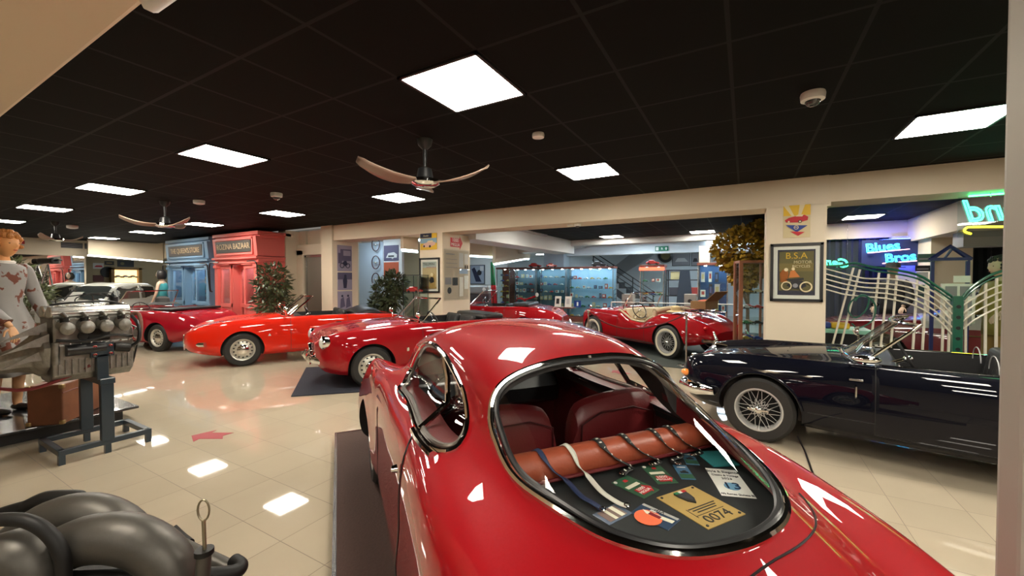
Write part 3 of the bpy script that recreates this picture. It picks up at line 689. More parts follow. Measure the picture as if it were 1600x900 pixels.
def mille(pts, label):
    r, w, h = slab('event_pass', pts, GRN, .0015, label=label, cat='pass', group='green passes on the coupe shelf', rnd=1)
    lay(r, w, h, 'cream_stripe', -.42, -.02, .30, .10, CRM)
    MB().prism([(-.3*w,-.40*h),(.22*w,-.40*h),(.22*w,-.46*h),(.44*w,-.26*h),(.22*w,-.06*h),(.22*w,-.12*h),(-.3*w,-.12*h)], .002, .0032).build('arrow', REDP, r, False)
    text('lettering', '1000', h*.15, PAPER, r, (-.03*w, -.19*h, .0036), (0,0,0), .0003); text('lettering', 'MIGLIA', h*.13, PAPER, r, (-.03*w, -.32*h, .0036), (0,0,0), .0003)
    lay(r, w, h, 'badge', -.08, .26, .12, .36, REDP); MB().lathe([(.006,.0016),(.006,.003),(0,.003)], c=(-w*.38,h*.42,0), n=12).build('eyelet', PAPER, r)
mille([(958,754),(984,741),(1026,768),(1003,781)], 'green event pass with red arrow, the nearer left of the two')
mille([(1003,729),(1031,727),(1060,755),(1026,757)], 'green event pass with red arrow, the upper right of the two')
def scenic(pts, label):
    r, w, h = slab('event_pass', pts, SKY, .0015, label=label, cat='pass', group='small blue passes on the coupe shelf', rnd=1)
    lay(r, w, h, 'green_field', -.46, -.46, .46, -.18, GRN); b = MB().box((0, -h*.05, .0032), (w*.55, h*.1, .001)); b.box((w*.05, h*.03, .0032), (w*.25, h*.08, .001)); b.build('car_print', DK, r, False); lay(r, w, h, 'white_line', -.3, .28, .3, .33, PAPER, 2)
scenic([(1062,707),(1082,709),(1094,727),(1073,726)], 'small blue pass with a dark car print, just under the leather roll'); scenic([(1052,727),(1073,728),(1087,750),(1063,749)], 'small blue pass with a dark car print, the lower of the two')
r, w, h = slab('badge_holder', [(958,786),(985,800),(956,824),(929,806)], mat('clear_vinyl', (.16,.20,.28), .2, coat=1), .002, rnd=1, label='clear badge holder with a brown printed card, leftmost on the shelf', cat='badge')
lay(r, w, h, 'card', -.40, -.38, .40, .34, mat('card_brown', (.22,.15,.13), .5)); lay(r, w, h, 'card_stripe', -.40, .1, .40, .26, CRM, 2); lay(r, w, h, 'card_stripe', -.40, -.16, .40, -.04, CRM, 2); lay(r, w, h, 'card_stripe', -.34, -.08, .2, -.10, CRM, 2)
r, w, h = slab('event_pass', [(984,800),(1008,787),(1060,813),(1045,832)], mat('pass_navy', (.025,.05,.10), .4), .002, rnd=1, label='navy pass with an orange sun and small red car on a road', cat='pass')
MB().lathe([(h*.33,.0022),(h*.33,.0032),(0,.0032)], c=(-w*.30,h*.08,0), n=20).build('orange_sun', mat('print_orange', (.8,.16,.07), .5), r)
MB().prism([(-.12*w,.2*h),(.05*w,.35*h),(.2*w,-.44*h),(.0*w,-.44*h)], .0024, .0036).build('road_print', CRM, r, False); lay(r, w, h, 'car_print', -.10, -.15, .08, .15, mat('print_maroon', (.2,.01,.02), .5), 4); lay(r, w, h, 'grey_end', .33, -.47, .48, .47, mat('print_grey', (.4,.4,.38), .5)); lay(r, w, h, 'white_block', .14, .05, .28, .2, PAPER)
text('lettering', 'VIP', h*.2, DK, r, (w*.4, 0, .0034), (0,0,PI/2), .0003)
def lanyard(px, m, label, wdt=.009, hook=None):
    """strap over the roll and down across the shelf: first the pixel on the roll crest, then along the shelf"""
    P = []; a = hl(*px[0], SH+.095); P.append(Vector((-.675, a.y+.01, SH+.062))); P.append(Vector((-.70, a.y+.005, SH+.09))); P.append(Vector((-.725, a.y, SH+.097)))
    P.append(Vector((-.758, a.y-.004, SH+.083)))
    b = hl(*px[1], SH+.03); P.append(Vector((-.777, (a.y+b.y)/2-.002, SH+.048)))
    for i, q in enumerate(px[1:]): P.append(hl(*q, SH+(.010 if i else .016)))
    P = [p if i < 5 else Vector((min(p.x, -.79-.004*(i-5)), p.y, p.z)) for i, p in enumerate(P)]
    P = crv(P, 5); R3 = Matrix.Rotation(HA, 3, 'Z')
    rows = []
    for i, p in enumerate(P):
        t = (P[min(i+1, len(P)-1)]-P[max(i-1, 0)]).normalized(); up = Vector((0,0,1)) if i > 15 else Vector((-.3, 0, 1)); sd = t.cross(up).normalized()*wdt
        rows.append([p-sd, p+sd])
    o = MB().grid(rows).build('lanyard', m, None, thick=.0022, label=label, cat='lanyard'); o.location = HO; o.rotation_euler = (0, 0, HA)
    e = P[-1]
    if m is MATS.get('lanyard_black'):
        lw = MB()
        for i in range(9, len(P)-2, 3):
            t = (P[i+1]-P[i]).normalized(); c = (P[i]+P[i+1])/2+Vector((0,0,.002)); sd = t.cross(Vector((-.3,0,1))).normalized()
            lw.add([c-sd*wdt*.35-t*.003, c+sd*wdt*.45-t*.0025, c+sd*wdt*.35+t*.003, c-sd*wdt*.45+t*.0025], [(0,1,2,3)])
        lw.build('woven_lettering', mat('lanyard_white', (.72,.70,.62), .6), o, False, thick=.0008)
    k = MB().tube([e+Vector((.008*math.cos(t), .008*math.sin(t), .004)) for t in [2*PI*i/12 for i in range(12)]], .0018, 6, closed=True)
    k.build('clip', CHROME, o); return o
LB = mat('lanyard_black', (.015,.015,.016), .6); 
lanyard([(850,712),(878,745),(908,775),(925,785),(942,797)], mat('lanyard_navy', (.015,.03,.09), .6), 'navy blue lanyard running to the clear badge holder')
lanyard([(893,702),(915,741),(940,768),(965,785),(980,791)], mat('lanyard_white', (.72,.70,.62), .6), 'white lanyard running to the navy pass')
lanyard([(940,692),(966,716),(970,730),(972,741)], LB, 'wide black lanyard with white lettering, third from the left', .012)
lanyard([(980,684),(1004,705),(1010,716),(1018,727)], LB, 'black lanyard draped to the upper green pass', .009)
lanyard([(1026,676),(1040,698),(1050,718),(1060,726)], LB, 'black lanyard with a buckle, going to the lower blue pass', .009)
lanyard([(1045,668),(1060,688),(1067,700),(1070,706)], LB, 'black lanyard farthest right on the leather roll', .009)
# platform under the coupe
MAT_B = mat('brown_platform_carpet', (.085,.045,.035), .9, noise=.35, nscale=70, bump=.3)
pf = root('display_platform', (HO[0], HO[1], 0), HA, 'low brown carpeted platform with a silver edge under the red coupe', 'platform')
MB().box((0, 0, .045), (4.45, 1.70, .085)).build('deck', MAT_B, pf, False); 
et = MB()
for s in (-1, 1): et.box((0, s*.862, .048), (4.47, .02, .092)); et.box((s*2.235, 0, .048), (.02, 1.74, .092))
et.build('silver_edge', STEEL, pf, False)
# ------------------------------------------------------------------ the other cars
def place(origin, h): return (origin[0], origin[1], 0), math.atan2(h[1], h[0])
def emblem_tri(parent, p, s):
    MB().prism([(-.025,-.02),(.025,-.02),(0,.028)], 0, s*.004, 'y', off=p).build('side_badge', WHITE, parent, False)
# --- long-nosed red roadster right behind the coupe
R2 = [(1.80,.40,.36,.5,.36,.60,.24,.63,.12,.64,.64),(1.72,.60,.27,.5,.55,.72,.36,.70,.2,.69,.69),(1.45,.735,.2,.52,.645,.80,.46,.765,.25,.775,.785),(1.125,.755,.17,.52,.66,.825,.48,.805,.25,.82,.83),
 (.5,.76,.17,.5,.685,.84,.56,.855,.3,.88,.89),(0,.76,.17,.5,.69,.835,.58,.85,.3,.86,.865),(-.9,.76,.17,.52,.68,.835,.54,.855,.3,.87,.875),(-1.4,.735,.19,.55,.63,.81,.47,.825,.25,.83,.835),(-1.8,.65,.27,.54,.52,.73,.36,.73,.2,.73,.73),(-2.0,.48,.36,.5,.36,.60,.22,.61,.12,.61,.61)]
def roadster(name, label, rows, loc, rz, paint, wk='steel', R=.29, wb=(1.125,-1.125), cock=(-.82,.30,.56,.16), door=(-.62,.38), trim=BLKLEATHER, ws=(.50,.60,.86,.34,1.22), track=.58, ft=.10, lamp=None, hood=None, wall=False, topz=None, lampz=.66):
    r = root(name, loc, rz, label, 'car')
    S, ob = body(r, rows, paint, wb, R, cock, .30, (door[0], door[1], topz), trim)
    for a in wb:
        for s in (-1, 1): wheel(r, a, s*(max(p[0] for p in S.sec(a))-ft-.01), R, .15, wk, wall)
    if ws: screen(r, ws[0], ws[1], ws[2], ws[3], ws[4], surf=S, bow=.15)
    tub(r, S, cock[0], cock[1], cock[2], trim)
    for s in (-1, 1):
        seat(r, -.28, s*.28, .34, m=trim); 
    steering(r, .02, .28, .84, .18)
    if lamp:
        for s in (-1, 1): headlamp(r, lamp[0], s*lamp[1], lamp[2], lamp[3])
    return r, S, ob
rb, S2, o2 = roadster('roadster', 'red open roadster with chrome bumper, parked on the blue mat behind the coupe', R2, *place((-4.68,5.32), (-.45,-.89)), RED, lamp=(1.73,.55,.66,.085))
bumper(rb, S2, 1.78, .40, 1, .04, .98, .28, hw=.66); bumper(rb, S2, -2.0, .42, -1, .035, .95, .2, hw=.6, name='rear_bumper')
gr = MB(); gr.prism([(-.07,.38),(.07,.38),(.10,.50),(.03,.60),(-.03,.60),(-.10,.50)], 1.77, 1.85, 'x'); gr.build('grille_shield', CHROME, rb, bevel=.01)
for s in (-1, 1): MB().tube([(1.79, s*.14, .46), (1.76, s*.34, .47), (1.72, s*.50, .48)], .02, 8, rs=[.03,.045,.02]).build('side_grille', CHROME, rb)
for s in (-1, 1):
    MB().box(on(S2, .62, .50, s), (.035, .008, .055)).build('wing_badge', CHROME, rb, bevel=.003)
    MB().tube([on(S2, x, .255, s, .004) for x in (.75,.4,0,-.4,-.75)], .008, 6).build('sill_strip', CHROME, rb)
    handle(o2['dl' if s > 0 else 'dr'], S2, -.45, .72, s); mirror(rb, .42, s*.62, .86, s)
    MB().ball((1.76, s*.42, .50), (.03,.035,.025)).build('indicator', mat('amber_lens', (0,0,0)), rb)
MB().lathe([(.035,0),(.035,.0015),(0,.0015)], c=(.20,.38,1.0), n=20, M=Matrix.Rotation(-1.1, 3, 'Y') @ Matrix.Rotation(PI, 3, 'Y')).build('sticker', mat('sticker_green', (.45,.7,.35), .5), rb) if False else None
bk = MB().box((-.98, 0, .88), (.42, 1.05, .10)).build('folded_hood', BLKLEATHER, rb, bevel=.045, bseg=4)
# --- orange-red roadster behind it
R1 = [(1.97,.34,.36,.48,.30,.56,.2,.57,.1,.58,.58),(1.88,.52,.29,.48,.46,.64,.32,.64,.18,.64,.645),(1.6,.68,.22,.50,.58,.735,.42,.715,.24,.72,.725),(1.3,.765,.18,.52,.66,.79,.47,.765,.25,.78,.79),(1.0,.775,.17,.52,.68,.805,.50,.79,.28,.81,.82),
 (.5,.78,.17,.5,.70,.815,.56,.83,.3,.86,.87),(0,.78,.17,.5,.70,.81,.58,.83,.3,.84,.845),(-.9,.78,.17,.52,.69,.805,.54,.83,.3,.845,.85),(-1.5,.74,.2,.52,.63,.78,.46,.785,.25,.79,.795),(-1.9,.62,.28,.52,.48,.70,.34,.70,.18,.70,.70),(-2.2,.40,.4,.5,.32,.58,.2,.58,.1,.58,.58)]
ra, S1, o1 = roadster('roadster', 'orange-red open roadster with folded black hood, in front of the pink shop front', R1, *place((-7.80,5.20), (-.45,-.89)), ORANGE, ws=(.55,.60,.83,.42,1.20), topz=None)
for s in (-1, 1):
    MB().ball((1.63, s*.50, .665), (.11,.08,.075), 16).build('headlamp', mat('lamp_lens', (.7,.7,.7)), ra)
    MB().tube([(1.95, s*.10, .40), (1.93, s*.30, .40), (1.84, s*.50, .41), (1.66, s*.69, .42)], .03, 10, flat=1.5, up=(0,0,1)).build('bumper', CHROME, ra)
    MB().ball((1.89, s*.40, .50), (.05,.06,.03)).build('indicator', mat('amber_lens', (0,0,0)), ra)
    emblem_tri(ra, on(S1, .72, .53, s), s); mirror(ra, .45, s*.63, .84, s); handle(o1['dl' if s > 0 else 'dr'], S1, -.45, .70, s)
    MB().tube([on(S1, x, .50, s, -.001) for x in (.62,.2,-.3,-.8)], .004, 6).build('side_crease', ORANGE, ra)
MB().prism([(-.05,.36),(.05,.36),(.08,.46),(.02,.54),(-.02,.54),(-.08,.46)], 1.94, 2.01, 'x').build('grille_shield', CHROME, ra, bevel=.01)
MB().box((1.99, 0, .33), (.01, .3, .10)).build('number_plate', PAPER, ra, False)
fh = []
for i in range(15):
    t = i/14; fh.append([Vector((-.80-.55*t, y, .82+.13*math.sin(PI*t)**.7*(1-abs(y/.56)**4)+.012*math.sin(9*y+5*t))) for y in [-.56+1.12*j/16 for j in range(17)]])
MB().grid(fh).build('folded_hood', BLKLEATHER, ra, thick=.01)
# --- dark crimson car at the back left
rc_, S3, o3 = roadster('roadster', 'crimson open car with a hat on its seat, in front of the blue shop front', R2, *place((-12.05,4.18), (-.97,-.24)), CRIMSON, ws=(.50,.60,.86,.30,1.26), trim=DARKRED)
for s in (-1, 1):
    headlamp(rc_, 1.73, s*.55, .66, .085); handle(o3['dl' if s > 0 else 'dr'], S3, -.45, .72, s)
    for z in (.30, .42): MB().tube([on(S3, x, z, s, .004) for x in (.75,.3,-.2,-.72)], .008, 6).build('side_strip', CHROME, rc_)
bumper(rc_, S3, -2.0, .42, -1, .035, .95, .2, hw=.6, name='rear_bumper'); bumper(rc_, S3, 1.78, .40, 1, .035, .95, .2, hw=.6)
MB().box((-1.05, 0, .875), (.5, 1.15, .05)).build('hood_cover', BLKLEATHER, rc_, bevel=.02, bseg=3)
ht = MB().lathe([(.30,-.02),(.22,0),(.13,.01),(.12,.10),(.06,.14),(0,.145)], n=26, c=(0,0,0)).build('sun_hat', mat('grey_felt', (.06,.06,.06), .9), None, thick=.01, label='wide dark grey hat resting on the seat back of the crimson car', cat='hat'); _p = W(254, 468, d=9.35); ht.location = (_p.x, _p.y, 1.0)
# --- navy roadster on the right
R4 = [(1.80,.42,.36,.52,.36,.60,.24,.60,.12,.60,.60),(1.72,.60,.30,.54,.54,.70,.36,.66,.2,.66,.66),(1.5,.69,.24,.54,.60,.765,.46,.70,.25,.715,.72),(1.05,.725,.22,.52,.62,.80,.49,.745,.27,.77,.78),(.5,.73,.20,.52,.655,.80,.52,.79,.3,.82,.83),
 (0,.73,.19,.50,.665,.79,.57,.805,.3,.82,.825),(-.7,.73,.19,.52,.66,.79,.54,.81,.3,.82,.825),(-1.05,.73,.2,.54,.64,.82,.50,.80,.27,.80,.80),(-1.5,.69,.26,.54,.58,.78,.44,.76,.24,.76,.76),(-1.85,.56,.36,.54,.46,.68,.34,.68,.18,.68,.68)]
rd, S4, o4 = roadster('roadster', 'navy blue open roadster with wire wheels and chrome bumper at right', R4, *place((1.274,4.94), (-.985,.17)), NAVY, 'wire', .30, (1.055,-1.055), (-.86,.22,.55,.14), (-.66,.24), ws=(.46,.56,.82,.34,1.15), ft=.09, lamp=(1.68,.50,.64,.085))
for s in (-1, 1):
    MB().tube([(1.76, s*.18, .40), (1.80, s*.36, .40), (1.76, s*.56, .405), (1.60, s*.70, .41), (1.42, s*.745, .42)], .05, 12, flat=1.25, up=(0,0,1), rs=[.03,.05,.055,.05,.03]).build('bumper', CHROME, rd)
    MB().ball((1.74, s*.58, .54), (.05,.04,.035)).build('side_lamp', mat('amber_lens', (0,0,0)), rd)
    q = on(S4, .36, .60, s, .006); MB().tube([q+Vector((0,0,.05)), q+Vector((0,s*.012,.04)), q+Vector((0,s*.012,-.04)), q+Vector((0,0,-.05))], .008, 8).build('bonnet_catch', CHROME, rd)
    q = on(S4, .36, .69, s, .003); MB().box(q, (.09, .006, .018)).build('wing_badge', STEEL, rd, bevel=.004)
    mirror(rd, .33, s*.60, .83, s) if s < 0 else MB().ball((.30, .66, .86), (.10,.035,.035), 14).build('door_mirror', CHROME, rd)
    MB().tube([(x, s*(.585), S4.z(x, .585)+.006) for x in (.2,0,-.3,-.6,-.86)], .010, 8).build('door_cap', CHROME, o4['dl' if s > 0 else 'dr'])
    # wheel-arch lip and bonnet shut line
    MB().tube([on(S4, 1.055+.345*math.cos(a), .30+.345*math.sin(a), s, .004) for a in [.15+2.8*i/20 for i in range(21)]], .012, 8).build('arch_lip', NAVY, rd)
    MB().tube([on(S4, x, .36+.00*x, s, .001) for x in (.24,.4,.6,.68)], .004, 6).build('sill_seam', BLACK, rd)
    handle(o4['dl' if s > 0 else 'dr'], S4, -.5, .60, s)
vn = MB()
for k in range(9): vn.box((.44-.012*k*0, -.24+.06*k, .835), (.05, .012, .012))
vn.build('scuttle_vent', CHROME, rd)
MB().prism([(.9,-.16),(.5,-.19),(.5,.19),(.9,.16)], .765, .80, 'z').build('bonnet_bulge', NAVY, rd, bevel=.015)
for s, y, m_ in ((1, .30, mat('sticker_blue', (.45,.6,.75), .5)), (1, .14, mat('sticker_teal', (.35,.7,.6), .5))):
    MB().lathe([(.045,-.001),(.045,.001),(0,.001)], c=(.335,y,.90), n=22, M=Matrix.Rotation(PI/2-.55, 3, 'Y')).build('sticker', m_, rd)
MB().tube([(-.70+.0*i, .5-.05*i, .86+.0*i) for i in range(21)], .045, 12).build('hood_roll', BLKLEATHER, rd)
for y in (.28, -.28): MB().tube([(-.46, y+.15*math.cos(a), .80+.12*math.sin(a)) for a in [PI*i/14 for i in range(15)]], .004, 6).build('seat_piping', mat('white_piping', (.4,.4,.4), .5), rd)
# --- cut-door red roadster with cream trim
CRT = mat('cream_leather', (.60,.50,.34), .45)
R5 = [(1.78,.36,.34,.50,.32,.58,.22,.68,.12,.70,.70),(1.66,.58,.29,.52,.53,.70,.34,.72,.2,.745,.75),(1.40,.69,.24,.52,.60,.80,.40,.745,.24,.80,.81),(1.05,.71,.22,.52,.61,.82,.42,.765,.26,.84,.85),(.65,.70,.2,.50,.62,.80,.50,.83,.3,.88,.89),
 (.30,.68,.19,.50,.63,.76,.55,.83,.3,.88,.89),(-.05,.66,.19,.48,.62,.63,.54,.65,.3,.66,.66),(-.38,.665,.19,.48,.62,.60,.53,.63,.3,.64,.65),(-.62,.69,.2,.50,.62,.72,.50,.76,.3,.80,.82),(-.95,.71,.22,.55,.57,.845,.44,.83,.25,.86,.87),(-1.3,.70,.26,.55,.54,.83,.40,.80,.22,.82,.83),(-1.7,.60,.34,.52,.42,.70,.3,.70,.16,.71,.72),(-1.92,.40,.42,.5,.28,.56,.2,.57,.1,.58,.58)]
re_, S5, o5 = roadster('roadster', 'red cut-door roadster with cream interior and white-wall wire wheels', R5, *place((-1.85,9.42), (-.84,.54)), RED, 'wire', .32, (1.10,-1.10), (-.60,.30,.50,.14), (-.50,.30), CRT, ws=(.42,.52,.90,.20,1.22), ft=.07, wall=True)
for s in (-1, 1):
    headlamp(re_, 1.62, s*.42, .66, .085); MB().tube([(1.35, s*.58, .84), (1.33, s*.58, .88)], .02, 8).build('side_lamp', RED, re_)
    P = [(.34,.80),(.28,.76),(.15,.68),(-.05,.638),(-.25,.618),(-.42,.64),(-.55,.72),(-.66,.80)]
    MB().tube([Vector((x, s*.575, S5.z(x, .56)+.012)) for x, z in P], .020, 8).build('door_padding', CRT, re_)
    MB().tube([(-1.84, s*.25, .40), (-1.93, s*.5, .42), (-1.86, s*.66, .44)], .035, 10).build('rear_bumper', CHROME, re_)
    MB().tube([(-1.9, s*.45, .34), (-1.98, s*.46, .46), (-1.92, s*.45, .60)], .03, 10, rs=[.02,.035,.015]).build('overrider', CHROME, re_)
    MB().ball((-1.78, s*.48, .64), (.04,.03,.03)).build('tail_lamp', mat('red_lens', (0,0,0)), re_)
    MB().tube([on(S5, x, .235, s, .004) for x in (.7,.3,-.2,-.7)], .008, 6).build('sill_strip', CHROME, re_)
MB().tube([(-.62, .5-.1*i, .86+.05*math.sin(PI*i/10)) for i in range(11)], .06, 10).build('folded_hood', mat('beige_hood', (.42,.34,.22), .7), re_)
lr = MB()
for x in (-1.15, -1.38, -1.6): lr.tube([(x, -.34, .84+.1*(x+1.15)), (x, -.34, .93+.1*(x+1.15)), (x, .34, .93+.1*(x+1.15)), (x, .34, .84+.1*(x+1.15))], .011, 8)
for y in (-.34, .34): lr.tube([(-1.1, y, .935), (-1.62, y, .885)], .011, 8)
lr.build('luggage_rack', CHROME, re_)
# picnic hamper and straw hat on its tail
def onto(o, local, rz):
    a = math.atan2(.54, -.84); o.location = (-1.85+local[0]*math.cos(a)-local[1]*math.sin(a), 9.42+local[0]*math.sin(a)+local[1]*math.cos(a), local[2]); o.rotation_euler = (0, 0, a+rz); return o
WICK = mat('wicker', (.30,.16,.06), .8, noise=.5, nscale=80, bump=.6)
hm = onto(root('picnic_hamper', (0,0,0), 0, 'open wicker picnic hamper on the luggage rack of the red cut-door roadster', 'basket'), (-1.35,-.05,.955), .15)
hb = MB(); hb.box((0,0,.01), (.30,.46,.02)); 
for s in (-1, 1): hb.box((s*.145,0,.075), (.015,.46,.15)); hb.box((0,s*.225,.075), (.30,.015,.15))
hb.build('basket', WICK, hm, bevel=.006); MB().box((-.24,0,.24), (.28,.46,.014), M=Matrix.Rotation(.75, 3, 'Y')).build('lid', WICK, hm, bevel=.005)
MB().ball((0,0,.125), (.12,.18,.05)).build('cloth', mat('rust_cloth', (.35,.08,.04), .9), hm)
hat = onto(MB().lathe([(.17,-.012),(.13,0),(.085,.006),(.08,.075),(.05,.10),(0,.095)], n=28).build('straw_hat', mat('straw', (.62,.48,.26), .8, noise=.2, nscale=60), None, thick=.006, label='pale straw hat on the tail of the red cut-door roadster', cat='hat'), (-1.02,.36,.90), 0)
# --- closed cars
def saloon(name, label, loc, rz, low, top, trims=(), split_z=None):
    r = root(name, loc, rz, label, 'car')
    rows = [(2.15,.62,.34,.5,.56,.60,.38,.62,.2,.63,.63),(2.08,.74,.28,.52,.68,.74,.48,.76,.25,.77,.77),(1.6,.79,.22,.54,.71,.82,.52,.84,.3,.86,.865),(1.0,.80,.2,.54,.72,.86,.56,.89,.3,.92,.93),(.72,.80,.2,.54,.72,.87,.60,.91,.34,.95,.97),
     (.15,.80,.2,.54,.72,.88,.66,.94,.56,1.30,1.36),(-.3,.80,.2,.54,.72,.88,.66,.95,.58,1.38,1.44),(-1.0,.80,.2,.54,.72,.88,.66,.95,.57,1.36,1.41),(-1.45,.80,.22,.54,.71,.88,.62,.94,.48,1.18,1.22),(-1.8,.79,.26,.54,.69,.86,.54,.90,.32,.94,.95),(-2.3,.72,.34,.54,.62,.78,.44,.78,.25,.78,.78)]
    Sx = Surf(rows, 6); ax = (1.3, -1.3); cuts = []
    for a in ax:
        for s in (-1, 1): cuts.append(MB().cyl((a, s*.55, .32), (a, s*1.0, .32), .35, n=36))
    me = boolean(Sx.solid(.06), cuts)
    def cl(c, n):
        for a in ax:
            if abs(math.hypot(c.x-a, c.z-.32)-.35) < .012 and abs(n.y) < .3: return 'well'
            if math.hypot(c.x-a, c.z-.32) < .35 and abs(n.y) > .9 and abs(c.y) < .6: return 'well'
        return 'roof' if c.z > (split_z or 1.0) and c.x < .8 else 'b'
    D = split(me, cl); build_part(D['b'], 'body_shell', low, r, 35); build_part(D['roof'], 'roof', top, r, 35); build_part(D['well'], 'wheel_well', BLACK, r)
    dk = mat('dark_window', (.03,.035,.035), .03, 0, coat=1)
    for s in (-1, 1):
        for nm, P in (('quarter_window', [(.50,.955),(.28,1.20),(.24,.955)]), ('side_window', [(.20,.955),(.20,1.25),(.12,1.30),(-.50,1.33),(-.50,.955)]), ('rear_side_window', [(-.58,.955),(-.58,1.33),(-1.05,1.30),(-1.30,1.10),(-1.32,.955)])):
            g = fan(P, lambda x, z, s=s: Vector((x, s*(Sx.y(x, z)+.006), z)), 6).build(nm, dk, r)
            MB().tube([Vector((x, s*(Sx.y(x, z)+.008), z)) for x, z in P], .010, 6, closed=True).build('chrome_trim', CHROME, g)
        for a in ax: wheel(r, a, s*.68, .31, .15)
        MB().tube([on(Sx, x, .70, s, .004) for x in (1.9,1,0,-1,-2)], .009, 6).build('side_strip', CHROME, r)
        for y in (.46, .62) : headlamp(r, 2.10, s*y, .66, .07)
    for nm, a, b, y0, y1 in (('windscreen', .72, .22, .56, .50), ('rear_window', -1.74, -1.28, .50, .46)):
        g = MB().grid([[Vector((a+(b-a)*i/8, (y0+(y1-y0)*i/8)*(-1+2*j/12), Sx.z(a+(b-a)*i/8, (y0+(y1-y0)*i/8)*(-1+2*j/12))+.012)) for j in range(13)] for i in range(9)]); g.build(nm, dk, r)
    bumper(r, Sx, 2.15, .42, 1, .05, .98, .15, hw=.8); bumper(r, Sx, -2.3, .42, -1, .05, .98, .15, hw=.74, name='rear_bumper')
    gg = MB()
    for k in range(5): gg.box((2.14, 0, .52+.04*k), (.04, .72, .014))
    gg.build('grille', CHROME, r); return r, Sx
ws_, _ = saloon('saloon_car', 'pale ivory saloon with chrome grille, left behind the engine stand', *place((-16.5,4.45), (.55,-.83)), IVORY, IVORY)
c1 = root('info_card', W(168, 460, d=11.3), 0, 'white paper propped behind the windscreen of the ivory saloon', 'card'); c1.location = (-15.98, 3.72, .99); c1.rotation_euler = (.9, 0, .4)
MB().box((0,0,0), (.36,.5,.006)).build('sheet', PAPER, c1, False)
rw_, _ = saloon('saloon_car', 'two-tone saloon, white above dark red, behind the musical staff railing', *place((3.3,9.05), (-.93,.2)), mat('maroon_paint', (.17,.004,.010), .4, coat=1), IVORY, split_z=.80)
# a third red car deep in the hall, a copy of the roadster
r6 = dup(rb, None, (-5.9, 9.2, 0), math.atan2(-.2, -.98)); r6['label'] = 'red open car half hidden beyond the pillar with the notice boards'; r6['category'] = 'car'
# ------------------------------------------------------------------ floor marks, mats, stands
m = MB().prism([(-5.10,3.15),(-6.55,4.32),(-4.68,6.10),(-3.23,4.95)], .002, .012).build('floor_mat', mat('blue_carpet', (.022,.026,.042), .9, noise=.3, nscale=70, bump=.3), None, False, label='dark blue floor mat under the red roadster behind the coupe', cat='mat')
a0, a1 = W(309,681,z=0), W(347,681,z=0); ad = math.atan2(a0.y-a1.y, a0.x-a1.x); L_ = .36
MB().prism([(.5*L_,0),(.12*L_,.42*L_),(.12*L_,.22*L_),(-.5*L_,.22*L_),(-.36*L_,0),(-.5*L_,-.22*L_),(.12*L_,-.22*L_),(.12*L_,-.42*L_)], 0, .0015).build('floor_arrow', mat('arrow_red', (.30,.006,.015), .5), None, False, loc=(*((a0+a1)/2).xy, .001), rot=(0,0,ad), label='red arrow sticker on the tiles left of the brown platform', cat='sticker')
a1 = W(969, 582, z=0)
MB().prism([(.18,0),(.04,.15),(.04,.08),(-.18,.08),(-.13,0),(-.18,-.08),(.04,-.08),(.04,-.15)], 0, .0015).build('floor_arrow', MATS['arrow_red'], None, False, loc=(a1.x, a1.y, .001), rot=(0,0,2.6), label='red arrow sticker seen through the coupe right side window', cat='sticker')
MB().tube([(.452,4.75,.006),(.47,4.4,.006),(.47,4.1,.006),(.472,3.0,.006)], .008, 6).build('floor_cable', BLACK, None, label='thin black cable on the tiles below the navy roadster', cat='cable')
def post(x, y, label, top=.93):
    r = root('barrier_post', (x, y, 0), 0, label, 'barrier post')
    MB().lathe([(.15,0),(.15,.012),(.12,.025),(.03,.04),(0,.045)], n=28).build('base', STEEL, r); MB().cyl((0,0,.03), (0,0,top), .018, n=14).build('pole', STEEL, r)
    MB().lathe([(.03,top-.03),(.035,top-.01),(.035,top+.01),(.0,top+.02)], n=16).build('cap', CHROME, r); return r
post(-.888, 7.708, 'steel barrier post on the tiles left of the navy roadster'); post(-2.55, 7.35, 'steel barrier post hidden behind the coupe roof')
rope = MB().tube(crv([(-.905,7.70,.90),(-1.3,7.62,.72),(-1.8,7.52,.62),(-2.2,7.42,.70),(-2.53,7.36,.90)], 6), .012, 8).build('barrier_rope', mat('maroon_rope', (.10,.01,.012), .8), None, label='sagging maroon rope tied to the steel barrier post', cat='rope')
# ------------------------------------------------------------------ shop fronts
toycols = [(.5,.02,.02),(.02,.05,.25),(.5,.45,.3),(.02,.02,.02),(.03,.2,.08),(.6,.6,.6),(.5,.3,.03)]
TOYM = [mat('toy_paint_%s' % n, c, .3, coat=1) for n, c in zip(('red','blue','cream','black','green','white','yellow'), toycols)]
def toy(m, name='model_car'):
    b = MB(); b.prism([(-.09,.012),(.09,.012),(.095,.03),(.05,.042),(.03,.045),(.01,.068),(-.045,.068),(-.065,.045),(-.092,.04)], -.034, .034, 'y')
    o = b.build(name, m, None, False, bevel=.006)
    w_ = MB()
    for x in (-.055, .055):
        for s in (-1, 1): w_.cyl((x, s*.026, .015), (x, s*.038, .015), .015, n=10)
    w_.build('wheels', BLACK, o); return o
TOYS = []
def toys_at(spots, label, group, sc=1.0, names=None):
    for k, (x, y, z, rz) in enumerate(spots):
        i = random.randrange(7)
        if i not in [t[0] for t in TOYS]:
            o = toy(TOYM[i]); TOYS.append((i, o))
        else: o = dup([t[1] for t in TOYS if t[0] == i][0])
        o.location = (x, y, z); o.rotation_euler = (0, 0, rz); o.scale = (sc, sc, sc); setp(o, label, 'model car', group)
SPOT = mat('spot_glow', (1,1,1), .5, emit=220, ecol=(.7,.85,1))
BLUC = mat('shop_cards', (.25,.27,.30), .6, noise=1, nscale=14)
